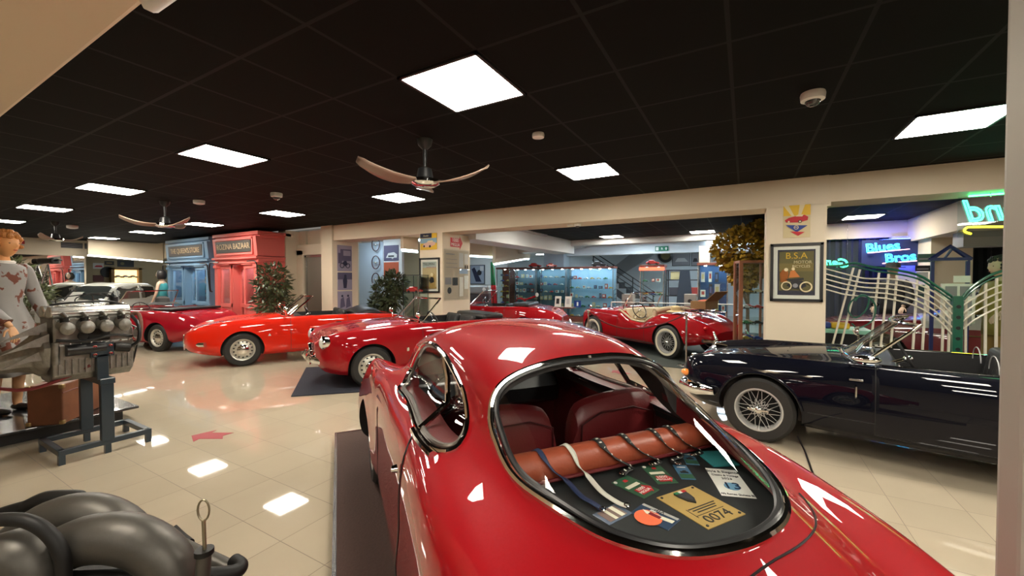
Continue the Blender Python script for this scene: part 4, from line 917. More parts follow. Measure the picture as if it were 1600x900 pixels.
def shop(x0, x1, yf, col, dark, sign, name, label, top=2.70):
    w = x1-x0; r = root('shop_front', ((x0+x1)/2, yf, 0), 0, label, 'shop front'); P = mat(name+'_paint', col, .45, noise=.06, nscale=6)
    D_ = .72
    c = MB(); c.box((0, D_/2+.02, top-.045), (w+.10, D_+.12, .09)); c.box((0, D_/2+.03, top-.12), (w+.02, D_+.02, .07)); c.build('cornice', P, r, False, .012)
    f = MB(); f.prism([(-.02, 2.10),(-.06, 2.58),(D_, 2.58),(D_, 2.10)], -w/2, w/2, 'x'); f.build('fascia', P, r, False, .008)
    tilt = math.atan2(.04, .48); M = Matrix.Rotation(tilt, 3, 'X')
    fr = MB()
    for z, h in ((2.535,.05),(2.165,.05)): fr.box((0, -.062+(.02 if z < 2.3 else -.012), z), (w*.86, .03, h))
    for s in (-1, 1): fr.box((s*w*.42, -.05, 2.35), (.05, .035, .40))
    fr.build('sign_frame', P, r, False, .006)
    sb = MB().box((0,0,0), (w*.80, .02, .29)).build('sign_board', mat('sign_charcoal', (.055,.05,.045), .5), r, False, loc=(0, -.058, 2.35), rot=(tilt*1, 0, 0))
    text('lettering', sign, .20, mat('sign_gold', (.50,.38,.24), .4), sb, (0, -.013, 0), (PI/2, 0, 0), .004, stretch=w*.74/(len(sign)*.118))
    e = MB(); e.box((0, D_/2-.03, 2.06), (w+.06, D_+.08, .05)); e.box((0, D_/2, 2.0), (w, D_, .08)); e.box((0, D_/2-.015, 1.945), (w+.03, D_+.04, .04)); e.build('entablature', P, r, False, .008)
    for s in (-1, 1):
        q = MB(); q.box((s*(w/2-.09), .05, 1.0), (.16, .14, 1.9)); q.box((s*(w/2-.09), .04, 1.86), (.20, .18, .08)); q.box((s*(w/2-.09), .04, .12), (.20, .18, .24)); q.build('pilaster', P, r, False, .01)
        bx('side_panel', (s*w/2-(.05 if s > 0 else 0), .1, 0), (s*w/2+(0 if s > 0 else .05), D_, 1.98), P, r)
    inner = w-.36; ww = inner/3
    for k in (-1, 0, 1):
        cx = k*ww; y = .06 if k else .26
        q = MB(); hw = ww/2-.02
        for s in (-1, 1): q.box((cx+s*(hw-.035), y, 1.02), (.07, .06, 1.76))
        q.box((cx, y, 1.85), (ww-.04, .07, .10)); q.box((cx, y, .86), (ww-.04, .08, .10)); q.box((cx, y, .16), (ww-.04, .08, .16))
        if k: q.box((cx, y+.01, .5), (ww-.1, .04, .64))
        ca = q.build('window_case' if k else 'door_case', P, r, False, .006)
        MB().box((cx, y, 1.35 if k else 1.0), (ww-.16, .006, .92 if k else 1.6)).build('pane', GLASS, ca, False)
        if k == 0:
            for s in (-1, 1): bx('reveal', (cx+s*hw-.015, .06, 0), (cx+s*hw+.015, .28, 1.92), P, r)
        MB().box((cx, .03 if k else .1, 1.915), (ww-.02, .10, .05)).build('lintel', P, r, False, .006)
    bx('inner_back', (-w/2+.05, D_-.06, 0), (w/2-.05, D_-.03, 1.95), mat('shop_inner', (.02,.025,.03), .6), r)
    for z in (.92, 1.12, 1.32, 1.52, 1.70): MB().box((0, .42, z), (w-.16, .22, .012)).build('shelf', CABG if z > 1 else P, r, False)
    for z in (.93, 1.33): MB().box((0, .52, z+.08), (w-.3, .02, .14)).build('card_row', BLUC, r, False)
    for k in (-1, 0, 1): MB().lathe([(.045,0),(.04,-.015),(0,-.015)], c=(k*ww, .34, 1.93), n=16).build('spotlight', SPOT, r)
    # black bracket arms at the two upper corners
    for s in (-1, 1):
        MB().tube(crv([(s*(w/2-.34), -.08, 1.97),(s*(w/2-.15), -.1, 1.975),(s*(w/2+.03), -.1, 1.96),(s*(w/2+.09), -.09, 1.88),(s*(w/2+.11), -.08, 1.6),(s*(w/2+.12), -.06, 1.25),(s*(w/2+.10), -.02, 1.2)], 4), .014, 8).build('awning_bracket', BLACK, r)
    sp = []
    for z in (.926, 1.126, 1.326, 1.526):
        for q_ in range(7): sp.append((r.location.x-w*.42+w*.84*q_/6+random.uniform(-.03,.03), yf+.42, z, random.choice((0, .4, PI/2, 2.5))))
    toys_at(sp, 'small model car on a shelf inside the %s shop front' % name.replace('_', ' '), 'model cars in the %s shop front' % name.replace('_', ' '), 1.25)
    return r
shop(-12.20, -10.15, 5.50, (.78,.16,.14), None, 'ROZINA BAZAAR', 'coral_pink', 'coral pink wooden shop front with three tall windows')
shop(-15.25, -12.72, 5.60, (.17,.31,.47), None, "THE QUEEN'S STORE", 'sky_blue', 'sky blue wooden shop front beside the coral pink one')
# ------------------------------------------------------------------ plants
def leafmesh(n, cen, rad, size, seed=1, hang=.3, aspect=.45):
    R_ = random.Random(seed); b = MB()
    for i in range(n):
        while True:
            p = Vector((R_.uniform(-1,1), R_.uniform(-1,1), R_.uniform(-1,1)))
            if .25 < p.length < 1: break
        c = Vector(cen)+Vector((p.x*rad[0], p.y*rad[1], p.z*rad[2])); d = (p.normalized()+Vector((R_.uniform(-.7,.7), R_.uniform(-.7,.7), R_.uniform(-.7,.7)-hang))).normalized()
        u = d.cross(Vector((R_.uniform(-1,1), R_.uniform(-1,1), 1))).normalized(); s = size*R_.uniform(.6, 1.3); nrm = d.cross(u)
        b.add([c, c+d*s*.5+u*s*aspect*.5+nrm*s*.05, c+d*s, c+d*s*.5-u*s*aspect*.5+nrm*s*.05], [(0,1,2),(0,2,3)])
    return b
def plant(name, label, loc, crowns, leafcol, pot=(.2,.32), trunk=.02, n=700, size=.10, stems=(), cat='plant', aspect=.45, hang=.3, seed=3):
    r = root(name, loc, 0, label, cat)
    MB().lathe([(pot[0]*.7,0),(pot[0],pot[1]),(pot[0]*1.06,pot[1]),(pot[0]*1.06,pot[1]+.03),(pot[0]*.92,pot[1]+.03),(pot[0]*.9,pot[1]-.03),(0,pot[1]-.03)], n=24).build('pot', mat('terracotta', (.30,.12,.06), .8), r)
    b = MB()
    for st in stems: b.tube(crv(st, 4), trunk, 7)
    b.build('stem', mat('bark', (.12,.08,.05), .9), r)
    lf = MB()
    for i, (c, rad, k) in enumerate(crowns):
        q = leafmesh(int(n*k), c, rad, size, seed+i, hang, aspect); lf.add(q.v, q.f)
    lf.build('foliage', mat(name+'_leaf', leafcol, .45, noise=.5, nscale=9), r, False, weld=False); return r
plant('ficus_plant', 'bushy green potted fig beside the pink shop front', (-9.60,5.52,0), [((0,0,1.45),(.40,.36,.42),1),((.05,-.05,1.0),(.42,.38,.35),.8)], (.10,.12,.05), stems=[[(0,0,.3),(.03,0,.8),(0,.02,1.5)],[(0,0,.3),(-.08,.03,.9),(-.12,0,1.4)]], n=620, size=.13)
plant('ficus_plant', 'large green potted fig in the recess left of the framed motorcycle poster', (-8.02,7.62,0), [((0,0,1.15),(.42,.4,.45),1),((-.25,0,.85),(.38,.3,.3),.7),((.2,0,1.45),(.3,.25,.28),.5)], (.045,.075,.03), stems=[[(0,0,.3),(.03,0,.8),(0,.02,1.5)],[(0,0,.3),(.18,.03,.9),(.2,0,1.4)],[(0,0,.3),(-.2,0,.7),(-.3,0,1.0)]], n=900, size=.13, seed=9)
gp = W(1160, 450, d=8.6)
plant('autumn_tree', 'artificial tree with mustard gold leaves behind the tall glass case', (gp.x, gp.y, 0), [((0.05,0,2.12),(.62,.5,.50),1),((.05,0,1.68),(.30,.3,.34),.45),((.45,.1,2.45),(.4,.3,.3),.3)], (.42,.25,.02), stems=[[(.1,0,.3),(.1,0,.9),(.1,.0,1.9)],[(.1,0,1.0),(-.1,0,1.6),(-.2,0,2.2)],[(.1,0,1.2),(.3,0,1.8),(.4,0,2.3)]], n=1700, size=.11, trunk=.035, aspect=.8, hang=.1, seed=21, cat='tree')
# ------------------------------------------------------------------ pictures
def picture(name, label, pos, w, h, face='-y', frame=None, fw=.03, mount=None, art=(), bg=PAPER, cat='picture', group=None, depth=.025):
    """framed picture; art = list of (kind, data, material) in picture units -.5...5"""
    rz = {'-y': 0, '+x': PI/2, '-x': -PI/2}[face]; r = root(name, pos, rz, label, cat, group)
    y = -.006
    MB().box((0, -.004, 0), (w, .008, h)).build('sheet', mount or bg, r, False); y = -.0085
    k = 1.0
    if mount: k = .80; MB().box((0, y-.001, 0), (w*k, .003, h*(1-(1-k)*w/h))).build('print', bg, r, False); y -= .003
    W_, H_ = w*k, (h*(1-(1-k)*w/h) if mount else h)
    for i, (kind, dat, mm) in enumerate(art):
        yy = y-.0010*(i+1)
        if kind == 'p': MB().prism([(a*W_, b*H_) for a, b in dat], yy, yy+.0009, 'y').build('motif', mm, r, False)
        elif kind == 'c': MB().lathe([(dat[2]*W_, 0), (dat[2]*W_, .0009), (0, .0009)], c=(dat[0]*W_, yy+.0009, dat[1]*H_), n=24, M=Matrix.Rotation(PI/2, 3, 'X')).build('motif', mm, r)
        elif kind == 'o': MB().tube([(dat[0]*W_+dat[2]*W_*math.cos(t), yy, dat[1]*H_+dat[2]*W_*math.sin(t)) for t in [2*PI*q/24 for q in range(24)]], dat[3]*W_, 6, closed=True).build('motif', mm, r)
        elif kind == 't': text('lettering', dat[0], dat[3]*H_, mm, r, (dat[1]*W_, yy, dat[2]*H_), (PI/2,0,0), .0006, stretch=dat[4] if len(dat) > 4 else 1)
    if frame:
        b = MB()
        for s in (-1, 1): b.box((s*(w/2+fw/2-.002), -depth/2, 0), (fw, depth, h+2*fw-.004)); b.box((0, -depth/2, s*(h/2+fw/2-.002)), (w+2*fw-.004, depth, fw))
        b.build('frame', frame, r, False, .002)
        if mount: MB().box((0, -.02, 0), (w, .001, h)).build('glazing', GLASS, r, False)
    return r
def rc(x0, y0, x1, y1): return [(x0,y0),(x1,y0),(x1,y1),(x0,y1)]
G = lambda n, c: mat('ink_'+n, c, .6)
OCH = G('ochre', (.36,.24,.07)); OLV = G('olive', (.13,.11,.035)); CRMI = G('cream', (.72,.62,.38)); INKB = G('black', (.015,.015,.018)); ORG = G('orange', (.5,.16,.03)); INR = G('red', (.5,.02,.03)); INB = G('blue', (.02,.05,.25)); INY = G('yellow', (.72,.45,.03)); SKYI = G('sky', (.25,.42,.55)); GRY = G('grey', (.25,.25,.27)); LGR = G('light_grey', (.55,.55,.55)); PUR = G('violet_grey', (.09,.08,.14)); MAUVE = G('mauve', (.28,.25,.33)); NVI = G('navy', (.015,.018,.05))
moto = [('o',(-.26,-.30,.13,.018),CRMI),('o',(.26,-.32,.15,.022),CRMI),('p',[(-.26,-.28),(-.1,-.20),(.16,-.18),(.28,-.30),(.1,-.36),(-.12,-.36)],INKB),('p',[(-.30,-.14),(-.16,-.15),(.2,-.12),(.2,-.16),(-.1,-.22)],INKB),('c',(-.02,-.29,.07),GRY)]
picture('framed_poster', 'black-framed olive motorcycle poster with gold letters on the cream pillar', (.545,6.149,1.605), .48, .66, frame=BLACK, fw=.032, mount=PAPER, bg=OLV,
  art=[('p', rc(-.5,-.5,.5,-.40), NVI), ('p', rc(-.5,-.5,-.46,.5), NVI), ('p', rc(.46,-.5,.5,.5), NVI),('p', rc(-.5,.46,.5,.5), NVI), ('p', rc(-.46,.02,.46,.2), G('ochre_dark', (.2,.15,.04))), ('t', ('B.S.A', 0, .36, .19, 1.0), INY), ('t', ('MOTOR', .17, .22, .09, 1.0), CRMI), ('t', ('BICYCLES', .13, .13, .08, .95), CRMI),
   ('p', [(-.42,-.22),(-.44,-.02),(-.36,.06),(-.24,.07),(-.20,-.02),(-.24,-.2)], ORG), ('c', (-.27,.06,.055), CRMI), ('p', [(-.20,-.12),(-.16,.02),(-.06,.06),(.0,.0),(.1,-.10)], ORG), ('c', (-.08,.075,.045), CRMI)]+moto)
picture('poster', 'yellow poster of a red sports car above a blue pennant, top of the cream pillar', (.545,6.149,2.235), .275, .40, bg=G('buff', (.62,.52,.30)),
  art=[('p', rc(-.5,.18,.5,.5), INY), ('p', [(-.5,.5),(-.2,.18),(-.1,.18),(-.3,.5)], CRMI), ('p', [(.1,.5),(.05,.18),(.15,.18),(.3,.5)], CRMI), ('p', [(-.45,.05),(-.30,.12),(-.05,.16),(.1,.2),(.3,.18),(.42,.12),(.40,.02),(.1,-.04),(-.4,-.02)], INR), ('p', [(-.05,.15),(.05,.21),(.25,.2),(.2,.14)], CRMI), ('c', (.12,-.01,.07), INKB), ('c', (.12,-.01,.04), CRMI), ('c', (-.3,.0,.04), CRMI),
   ('p', [(-.42,-.10),(.40,-.14),(.0,-.34)], INB), ('p', [(-.25,-.30),(.30,-.34),(.05,-.45)], INR), ('c', (-.02,-.19,.09), CRMI), ('c', (-.02,-.19,.07), INB), ('t', ('MG', -.02, -.19, .07), CRMI)])
picture('framed_poster', 'black-framed tan motorcycle poster on the pillar behind the roadsters', (-5.365,6.149,1.605), .45, .62, frame=BLACK, fw=.032, mount=PAPER, bg=G('tan_print', (.50,.38,.2)),
  art=[('p', rc(-.5,.28,.5,.5), G('pale_sky', (.40,.48,.45))), ('t', ('TRIUMPH', -.05, .40, .15, .9), INKB), ('t', ('MOTOR CYCLE', .12, .29, .07, .9), INR), ('p', [(.05,-.1),(.2,.1),(.35,.05),(.42,-.2),(.4,-.45),(.0,-.45)], OCH), ('c', (.18,.02,.1), CRMI), ('p', [(.0,-.2),(.12,-.06),(.3,-.08),(.34,-.25),(.1,-.3)], INKB), ('p', rc(-.5,-.5,.5,-.42), OCH)])
picture('poster', 'small yellow poster of a car above the tan motorcycle poster', (-5.39,6.149,2.265), .42, .32, bg=INY,
  art=[('p', rc(-.5,-.1,.5,.2), SKYI), ('p', rc(-.5,.22,.2,.5), NVI), ('t', ('Austin', -.15, .36, .16), CRMI), ('p', [(-.35,-.25),(-.25,-.1),(.1,-.02),(.4,-.05),(.42,-.2),(.1,-.34),(-.3,-.34)], G('peach', (.7,.45,.35))), ('p', [(-.1,-.05),(.0,.05),(.25,.06),(.3,-.03)], CRMI), ('c', (.1,-.30,.06), INKB), ('c', (-.25,-.28,.05), INKB)])
picture('event_sign', 'red arrow-shaped sign high on the pillar side above the notices', (-5.047,6.58,2.26), .40, .02, '+x', bg=PAPER, cat='sign',
  art=[('p', [(-.5,-4.5),(.25,-4.5),(.25,-7),(.5,0),(.25,7),(.25,4.5),(-.5,4.5)], INR), ('t', ('1000', -.1, 2.2, 5.2), PAPER), ('t', ('MIGLIA', -.1, -2.2, 4.4), PAPER)])
r = picture('notice_board', 'pinned notices and sheets behind clear plastic on the pillar side', (-5.047,6.58,1.62), .80, .98, '+x', bg=G('buff_board', (.52,.44,.33)), cat='notice board',
  art=[('p', rc(-.47,-.02,.05,.48), G('buff_sheet', (.48,.40,.30))), ('p', rc(.10,.15,.28,.45), LGR), ('p', rc(.32,.22,.48,.44), LGR), ('p', rc(-.46,-.20,-.22,-.06), GRY), ('p', rc(-.18,-.22,.04,-.06), INKB), ('c', (-.3,-.32,.08), INKB), ('p', rc(.10,.02,.46,.12), G('pale_blue', (.35,.45,.6))), ('p', rc(.10,-.45,.26,-.05), PAPER), ('p', rc(.30,-.30,.48,-.02), PAPER), ('p', rc(.32,.13,.38,.2), INKB), ('p', rc(.41,.13,.47,.2), INKB),('p', rc(-.44,.40,-.1,.42), GRY),('p', rc(-.44,.30,.0,.31), GRY),('p', rc(-.44,.22,.0,.23), GRY),('p', rc(-.44,.14,.0,.15), GRY)])
MB().box((0,-.03,0), (.84,.004,1.02)).build('acrylic_cover', GLASS, r, False)
def bwphoto(name, label, x0, x1, y0, y1, Yp, bg, dark, arts, group=None):
    a, b = W(x0, y0, Y=Yp), W(x1, y0, Y=Yp); c = W(x0, y1, Y=Yp); picture(name, label, ((a.x+b.x)/2, Yp-.001, (a.z+c.z)/2), b.x-a.x, a.z-c.z, bg=bg, art=arts)
bike = [('o',(-.2,-.28,.13,.02),NVI),('o',(.2,-.28,.13,.02),NVI),('p',[(-.2,-.2),(-.05,-.1),(.1,-.1),(.2,-.24),(0,-.3)],NVI)]
for (z0, z1), lb, ar in (((2.33,1.72), 'violet-tinted old photo of a workshop with a motorcycle, topmost of three on the pillar side', [('p', rc(-.3,-.1,.45,.35), PUR), ('p', rc(-.45,-.2,-.2,.2), PUR), ('p', rc(-.1,.1,.4,.3), MAUVE)]+bike),
    ((1.69,1.28), 'violet-tinted old photo of a rider on a motorcycle, middle of three on the pillar side', [('p', rc(-.5,.1,.5,.5), PUR), ('p', [(-.1,-.4),(-.15,.05),(-.05,.25),(.1,.25),(.16,.0),(.1,-.4)], NVI), ('c', (.02,.3,.09), NVI)]),
    ((1.25,.80), 'violet-tinted old photo of two riders, lowest of three on the pillar side', [('p', [(-.35,-.4),(-.3,.1),(-.1,.2),(0,-.3)], PUR), ('p', [(.05,-.4),(.1,.1),(.3,.2),(.4,-.3)], PUR), ('c', (-.2,.25,.07), NVI), ('c', (.2,.25,.07), NVI)])):
    picture('photo_print', lb, (-8.237, 6.435, (z0+z1)/2), .40, z0-z1, '+x', bg=MAUVE, art=ar)
bwphoto('photo_print', 'dark photo of a white racing car front right of the steering wheels', 600, 623, 384, 408, 8.419, PUR, NVI, [('p', [(-.35,-.3),(-.2,0),(.2,.05),(.4,-.1),(.38,-.3)], LGR), ('p', rc(-.2,-.25,.2,-.15), INKB), ('t', ('VP', .1, -.35, .15), PAPER)])
bwphoto('photo_print', 'orange-red photo of a dark car right of the steering wheels', 600, 623, 410, 434, 8.419, G('rust', (.42,.09,.04)), NVI, [('p', [(-.35,-.4),(-.25,-.1),(-.1,.05),(.15,.05),(.3,-.1),(.4,-.4)], NVI)])
for py_, lb in ((382,'steering wheel on the pale blue wall, topmost of the three'),(410,'steering wheel on the pale blue wall, middle one'),(437,'steering wheel on the pale blue wall, lowest of the three')):
    p = W(587, py_, Y=8.34); r = root('steering_wheel', p, 0, lb, 'steering wheel')
    Rw = .15
    MB().tube([(Rw*1.05*math.cos(t), 0, Rw*1.25*math.sin(t)) for t in [2*PI*q/28 for q in range(28)]], .014, 8, closed=True).build('rim', mat('maroon_rim', (.06,.012,.02), .3, coat=1), r)
    b = MB()
    for t in (0, PI, -PI/2): b.tube([(0,.0,0), (Rw*math.cos(t), 0, Rw*1.2*math.sin(t))], .007, 6)
    b.ball((0,-.01,0), (.04,.02,.03)); b.cyl((0,.06,0), (0,0,0), .02); b.build('spokes', CHROME, r)
# lit strip and showcase seen past the recess
def strip(x0,y0,x1,y1,d0,d1,label,m=None,r_=.03, seg=2):
    a, b = W(x0,y0,d=d0), W(x1,y1,d=d1)
    if 'strip_cool' not in MATS: mat('strip_cool', (1,1,1), .5, emit=9, ecol=(.72,.92,1)); mat('strip_white', (1,1,1), .5, emit=9, ecol=(1,.98,.94))
    bk_ = MB(); dv = (b-a); bk_.prism([(0, a.z+.03), (dv.xy.length, b.z+.03), (dv.xy.length, 2.80), (0, 2.80)], -.05, .05, 'y', M=Matrix.Rotation(math.atan2(dv.y, dv.x), 3, 'Z'), off=(a.x, a.y, 0)); struct(bk_.build('trim_16', CREAM, None, False))
    o = MB().tube([a, b], r_, 8, flat=.5).build('strip_light', m or MATS['strip_cool'], None, label=label, cat='strip light'); return o
# ------------------------------------------------------------------ ceiling fans and detectors
def fan_(x, y, rz, label, drop=.36, R=.62):
    r = root('ceiling_fan', (x, y, H), rz, label, 'ceiling fan')
    MB().lathe([(.07,0),(.06,-.05),(.02,-.09),(.014,-drop+.12),(.06,-drop+.10),(.075,-drop+.02)], n=20).build('rod', BLACK, r)
    MB().lathe([(.075,-drop+.02),(.125,-drop),(.13,-drop-.03),(.09,-drop-.055),(0,-drop-.06)], n=28).build('motor_housing', CHROME, r)
    wd_ = mat('fan_wood', (.30,.20,.15), .4, coat=.5, noise=.3, nscale=12)
    for k in range(3):
        a = 2*PI*k/3; rows = []
        for i in range(13):
            t = i/12; rr = .11+R*t; hw = .045+.035*math.sin(PI*min(1, t*1.15))*(1 if t < .9 else .8) if t < .97 else .02; z = -drop-.02+.09*t*t-.015*math.sin(PI*t)
            rows.append([Vector((rr*math.cos(a)-s*hw*math.sin(a), rr*math.sin(a)+s*hw*math.cos(a), z+s*.018)) for s in (-1,-.5,0,.5,1)])
        MB().grid(rows).build('blade', wd_, r, thick=.012)
    return r
fp = W(664, 285, z=H-.38); fan_(fp.x, fp.y, -.85+PI, 'ceiling fan with three wooden blades and chrome hub, left of the middle', R=.50)
fp = W(258, 350, z=H-.36); fan_(fp.x, fp.y, .2, 'ceiling fan before the blue shop front', R=.42)
fp = W(87, 373, z=H-.36); fan_(fp.x, fp.y, 1.3, 'ceiling fan farthest off, above the mirror end', R=.3)
def dome(px, py, label, s=1, cam_=True, z=H):
    p = W(px, py, z=z-.03); r = root('dome_camera' if cam_ else 'smoke_detector', (p.x, p.y, z), 0, label, 'dome camera' if cam_ else 'smoke detector'); 
    MB().lathe([(.062*s,0),(.066*s,-.015),(.062*s,-.045*s),(.03*s,-.055*s),(0,-.055*s)], n=24).build('housing', WHITE, r)
    if cam_: MB().ball((0,0,-.05*s), (.042*s,.042*s,.035*s), 16).build('lens_dome', mat('dome_dark', (.03,.03,.03), .05, coat=1), r)
dome(1270, 152, 'white dome camera with dark lens on the ceiling at right', 1.1); dome(841, 214, 'white smoke detector right of the largest ceiling light', .8, False); dome(432, 305, 'white dome camera above the light near the pink shop front', 1.2)
dome(311, 316, 'round white smoke detector left of the dome camera above the shops', 1.2, False); dome(113, 354, 'round white smoke detector farthest to the left', 1.5, False)
p = W(905, 352, Y=6.38); r = root('dome_camera', (p.x, 6.30, 2.425), 0, 'small white dome camera under the cream beam', 'dome camera'); MB().lathe([(.05,0),(.055,-.02),(.05,-.04),(0,-.045)], n=20).build('housing', WHITE, r); MB().ball((0,0,-.04), (.035,.035,.03), 14).build('lens_dome', MATS['dome_dark'], r); MB().box((-.12,0,-.015), (.1,.04,.03)).build('junction', WHITE, r)
# ------------------------------------------------------------------ far hall: lights, cabinets, stairs
for q, lb in (((938,369),'ceiling light of the far hall, left one of two above the stairs'), ((1079,361),'ceiling light of the far hall, right one of two above the stairs'), ((1352,337),'ceiling light above the blue neon sign')):
    p = W(*q, z=H); panel(0, 0, lb, x=round((p.x+1.886-.3)/.6)*.6-1.886+.3, y=round((p.y-1.2625-.3)/.6)*.6+1.2625+.3)
for x, y in ((-3.69, 8.36), (-1.29, 8.36), (5.01, 5.0), (-.69, 11.36)): 
    if y != 11.36: panel(0, 0, 'ceiling light hidden from view behind the cream beam', x=x, y=y)
COOLP = mat('cool_panel', (1,1,1), .5, emit=24, ecol=(.72,.88,1))
for k, (px, py) in enumerate(((935,386),(1005,382),(1076,378),(1150,372))):
    p = W(px, py, z=2.78); r = root('ceiling_light', (p.x, 13.5+.6*(k % 2), 2.78), 0, 'bluish flat ceiling light of the far bay, %s from the left' % ('first','second','third','fourth')[k], 'ceiling light')
    MB().box((0,0,-.006), (1.1,.56,.01)).build('diffuser', COOLP, r, False)
    fb = MB()
    for s in (-1, 1): fb.box((s*.56,0,-.006), (.02,.6,.014)); fb.box((0,s*.29,-.006), (1.14,.02,.014))
    fb.build('frame', WHITE, r, False)
for x, y, l in ((-9.5,13,1.2),(-12.5,15.5,1.2),(-8,17.5,1.2),(-2,17.5,1.2),(3,17.5,1.2),(-12.5,9.5,1.2),(-8.6,9.3,1.0),(-9.0,7.7,1.0),(-20.3,7.3,1.0),(-.5,15.0,1.2)):  # unseen panels added to brighten the recess, end room and far hall
    r = root('ceiling_light', (x, y, 2.71 if x < -5.5 else 2.79), 0, 'added cool light panel, out of view, brightening the far rooms', 'ceiling light', 'added cool lights of the far rooms'); MB().box((0,0,-.006), (l,.3,.01)).build('diffuser', COOLP, r, False)
strip(733, 400, 826, 405, 10.2, 14.0, 'long pale blue strip light at the ceiling left of the far hall', r_=.03)
strip(772, 413, 826, 404, 11.0, 14.0, 'second pale blue strip light meeting the long one', r_=.03)
strip(628, 391, 652, 393, 8.6, 8.9, 'short pale blue strip light seen in the recess', r_=.04)
strip(137, 399, 254, 409, 12.6, 14.2, 'thin white strip light under the beam left of the blue shop front', r_=.03, m=MATS['strip_white'])
# exit sign
p = W(1034, 388.5, Y=14.98); es = root('exit_sign', (p.x, 14.985, p.z), 0, 'green emergency exit sign with running figure and arrow on the far beam', 'sign')
GE = mat('exit_green', (.0,.16,.07), .4)
MB().box((0,0,0), (.44,.02,.17)).build('board', GE, es, False)
b = MB(); b.prism([(.13,-.05),(.13,.0),(.10,.0),(.145,.05),(.19,.0),(.16,.0),(.16,-.05)], -.014, -.011, 'y'); b.prism([(-.02,-.05),(.0,.0),(-.03,.02),(.0,.04),(.03,.02),(.02,-.01),(.05,-.05),(.01,-.02)], -.014, -.011, 'y'); b.box((-.15,-.0125,0), (.09,.003,.12)); b.build('pictogram', PAPER, es, False)
WOODR = mat('red_brown_wood', (.16,.045,.03), .45, noise=.3, nscale=8); BOOKM = [mat('item_%d' % i, c, .5) for i, c in enumerate(((.5,.5,.5),(.1,.15,.3),(.4,.05,.04),(.5,.42,.2),(.05,.05,.06),(.65,.65,.6)))]
for m_, n_ in zip(BOOKM, ('grey','blue','red','tan','black','white')): m_.name = 'item_'+n_
BOX0 = {}
def cabinet(name, label, x0, x1, y, ztop, dep=.45, shelves=4, spots=3, back=None, wood=WOODR, items='both', base=.18, lit=170, seed=1, tall=.16, z0=0, glow=(.72,.88,1)):
    short = ' '.join(label.replace(',', '').split()[:9]); R_ = random.Random(seed); w = x1-x0; r = root(name, ((x0+x1)/2, y, z0), 0, label, 'display cabinet'); h = ztop-z0
    bx('base', (-w/2, 0, 0), (w/2, dep, base), wood, r, .006); bx('top', (-w/2-.02, -.02, h-.07), (w/2+.02, dep+.02, h), wood, r, .006)
    if back: bx('back', (-w/2, dep-.015, base), (w/2, dep-.003, h-.07), back, r)
    for s in (-1, 1):
        for yy in (.008, dep-.02): MB().box((s*(w/2-.01), yy, (base+h)/2), (.02,.02,h-.1-base)).build('post', STEEL, r, False)
        MB().box((s*(w/2-.004), dep/2, (base+h)/2), (.006, dep-.04, h-.1-base)).build('side_glass', CABG, r, False)
    MB().box((0, .002, (base+h)/2), (w-.04, .006, h-.1-base)).build('door_glass', CABG, r, False)
    sm = mat('spot_%d' % lit, (1,1,1), .5, emit=lit, ecol=glow)
    for k in range(spots): MB().lathe([(.035,0),(.032,-.014),(0,-.016)], c=(-w/2+w*(k+.5)/spots, dep*.35, h-.075), n=14).build('spotlight', sm, r)
    zs = [base+.02+(h-.14-base)*i/(shelves+1) for i in range(shelves+1)]
    for z in zs[1:]: MB().box((0, dep/2, z), (w-.05, dep-.06, .01)).build('shelf', CABG, r, False)
    zs[0] = base
    pts_ = []
    for z in zs:
        x = -w/2+.12
        while x < w/2-.1:
            if items == 'both' and R_.random() < .5: pts_.append((r.location.x+x, y+dep*.5, z0+z+.006, R_.choice((0,.3,2.8)))); x += .24
            else:
                hh = tall*R_.uniform(.5,1.1); ww = R_.uniform(.07,.13); mi = R_.randrange(6)
                if mi not in BOX0:
                    o = MB().box((0,0,.5), (1,1,1)).build('boxed_souvenir', BOOKM[mi], None, False); BOX0[mi] = o
                    lb_ = MB().box((0,-.502,.55), (.6,.004,.5)).build('front_label', BOOKM[(mi+3) % 6], o, False)
                else: o = dup(BOX0[mi])
                o.location = (r.location.x+x, y+dep*.5, z0+z+.006); o.scale = (ww, .07, hh); o.rotation_euler = (0,0,R_.uniform(-.15,.15))
                setp(o, 'small boxed souvenir in the %s' % short, 'box', 'souvenirs in the '+short); x += ww+R_.uniform(.04,.10)
    if pts_: toys_at(pts_, 'small model car in the %s' % short, 'model cars in the '+short, .95)
    return r
BLUB = mat('pale_blue_back', (.30,.50,.68), .5)
xa, xb, xc, xd = [W(px, 450, Y=13.9).x for px in (800, 838, 885, 958)]
cabinet('glass_cabinet', 'left glass cabinet lit blue, below the red model tractors', xa, xb-.03, 13.9, 1.98, seed=1, spots=3, back=mat('cabinet_back_dark', (.10,.16,.20), .6), shelves=5)
cabinet('glass_cabinet', 'middle glass cabinet lit blue in front of the pale pillar', xb, xc-.03, 13.9, 1.98, seed=2, spots=3, back=mat('cabinet_back_teal', (.14,.26,.34), .6), shelves=5)
cabinet('glass_cabinet', 'right glass cabinet lit bright blue beside the stairs', xc, xd, 13.9, 1.98, seed=3, spots=5, back=BLUB, shelves=4)
xe, xf = [W(px, 450, Y=12.4).x for px in (1076, 1112)]
xe, xf = W(1000, 430, Y=13.2).x, W(1037, 430, Y=13.2).x
cabinet('glass_cabinet', 'narrow glass case with a glowing red top band, right of the stairs', xe, xf, 13.2, 1.98, seed=5, spots=2, shelves=3, back=None, lit=120)
bx('light_band', (xe-.02, 13.15, 1.80), (xf+.02, 13.19, 1.90), mat('red_neon_band', (1,.1,.05), .4, emit=3.5, ecol=(1,.10,.05)), None, .01, label='glowing red band on the narrow glass case right of the stairs', cat='light')
xg, xh = W(1090, 430, Y=12.4).x, W(1137, 430, Y=12.4).x
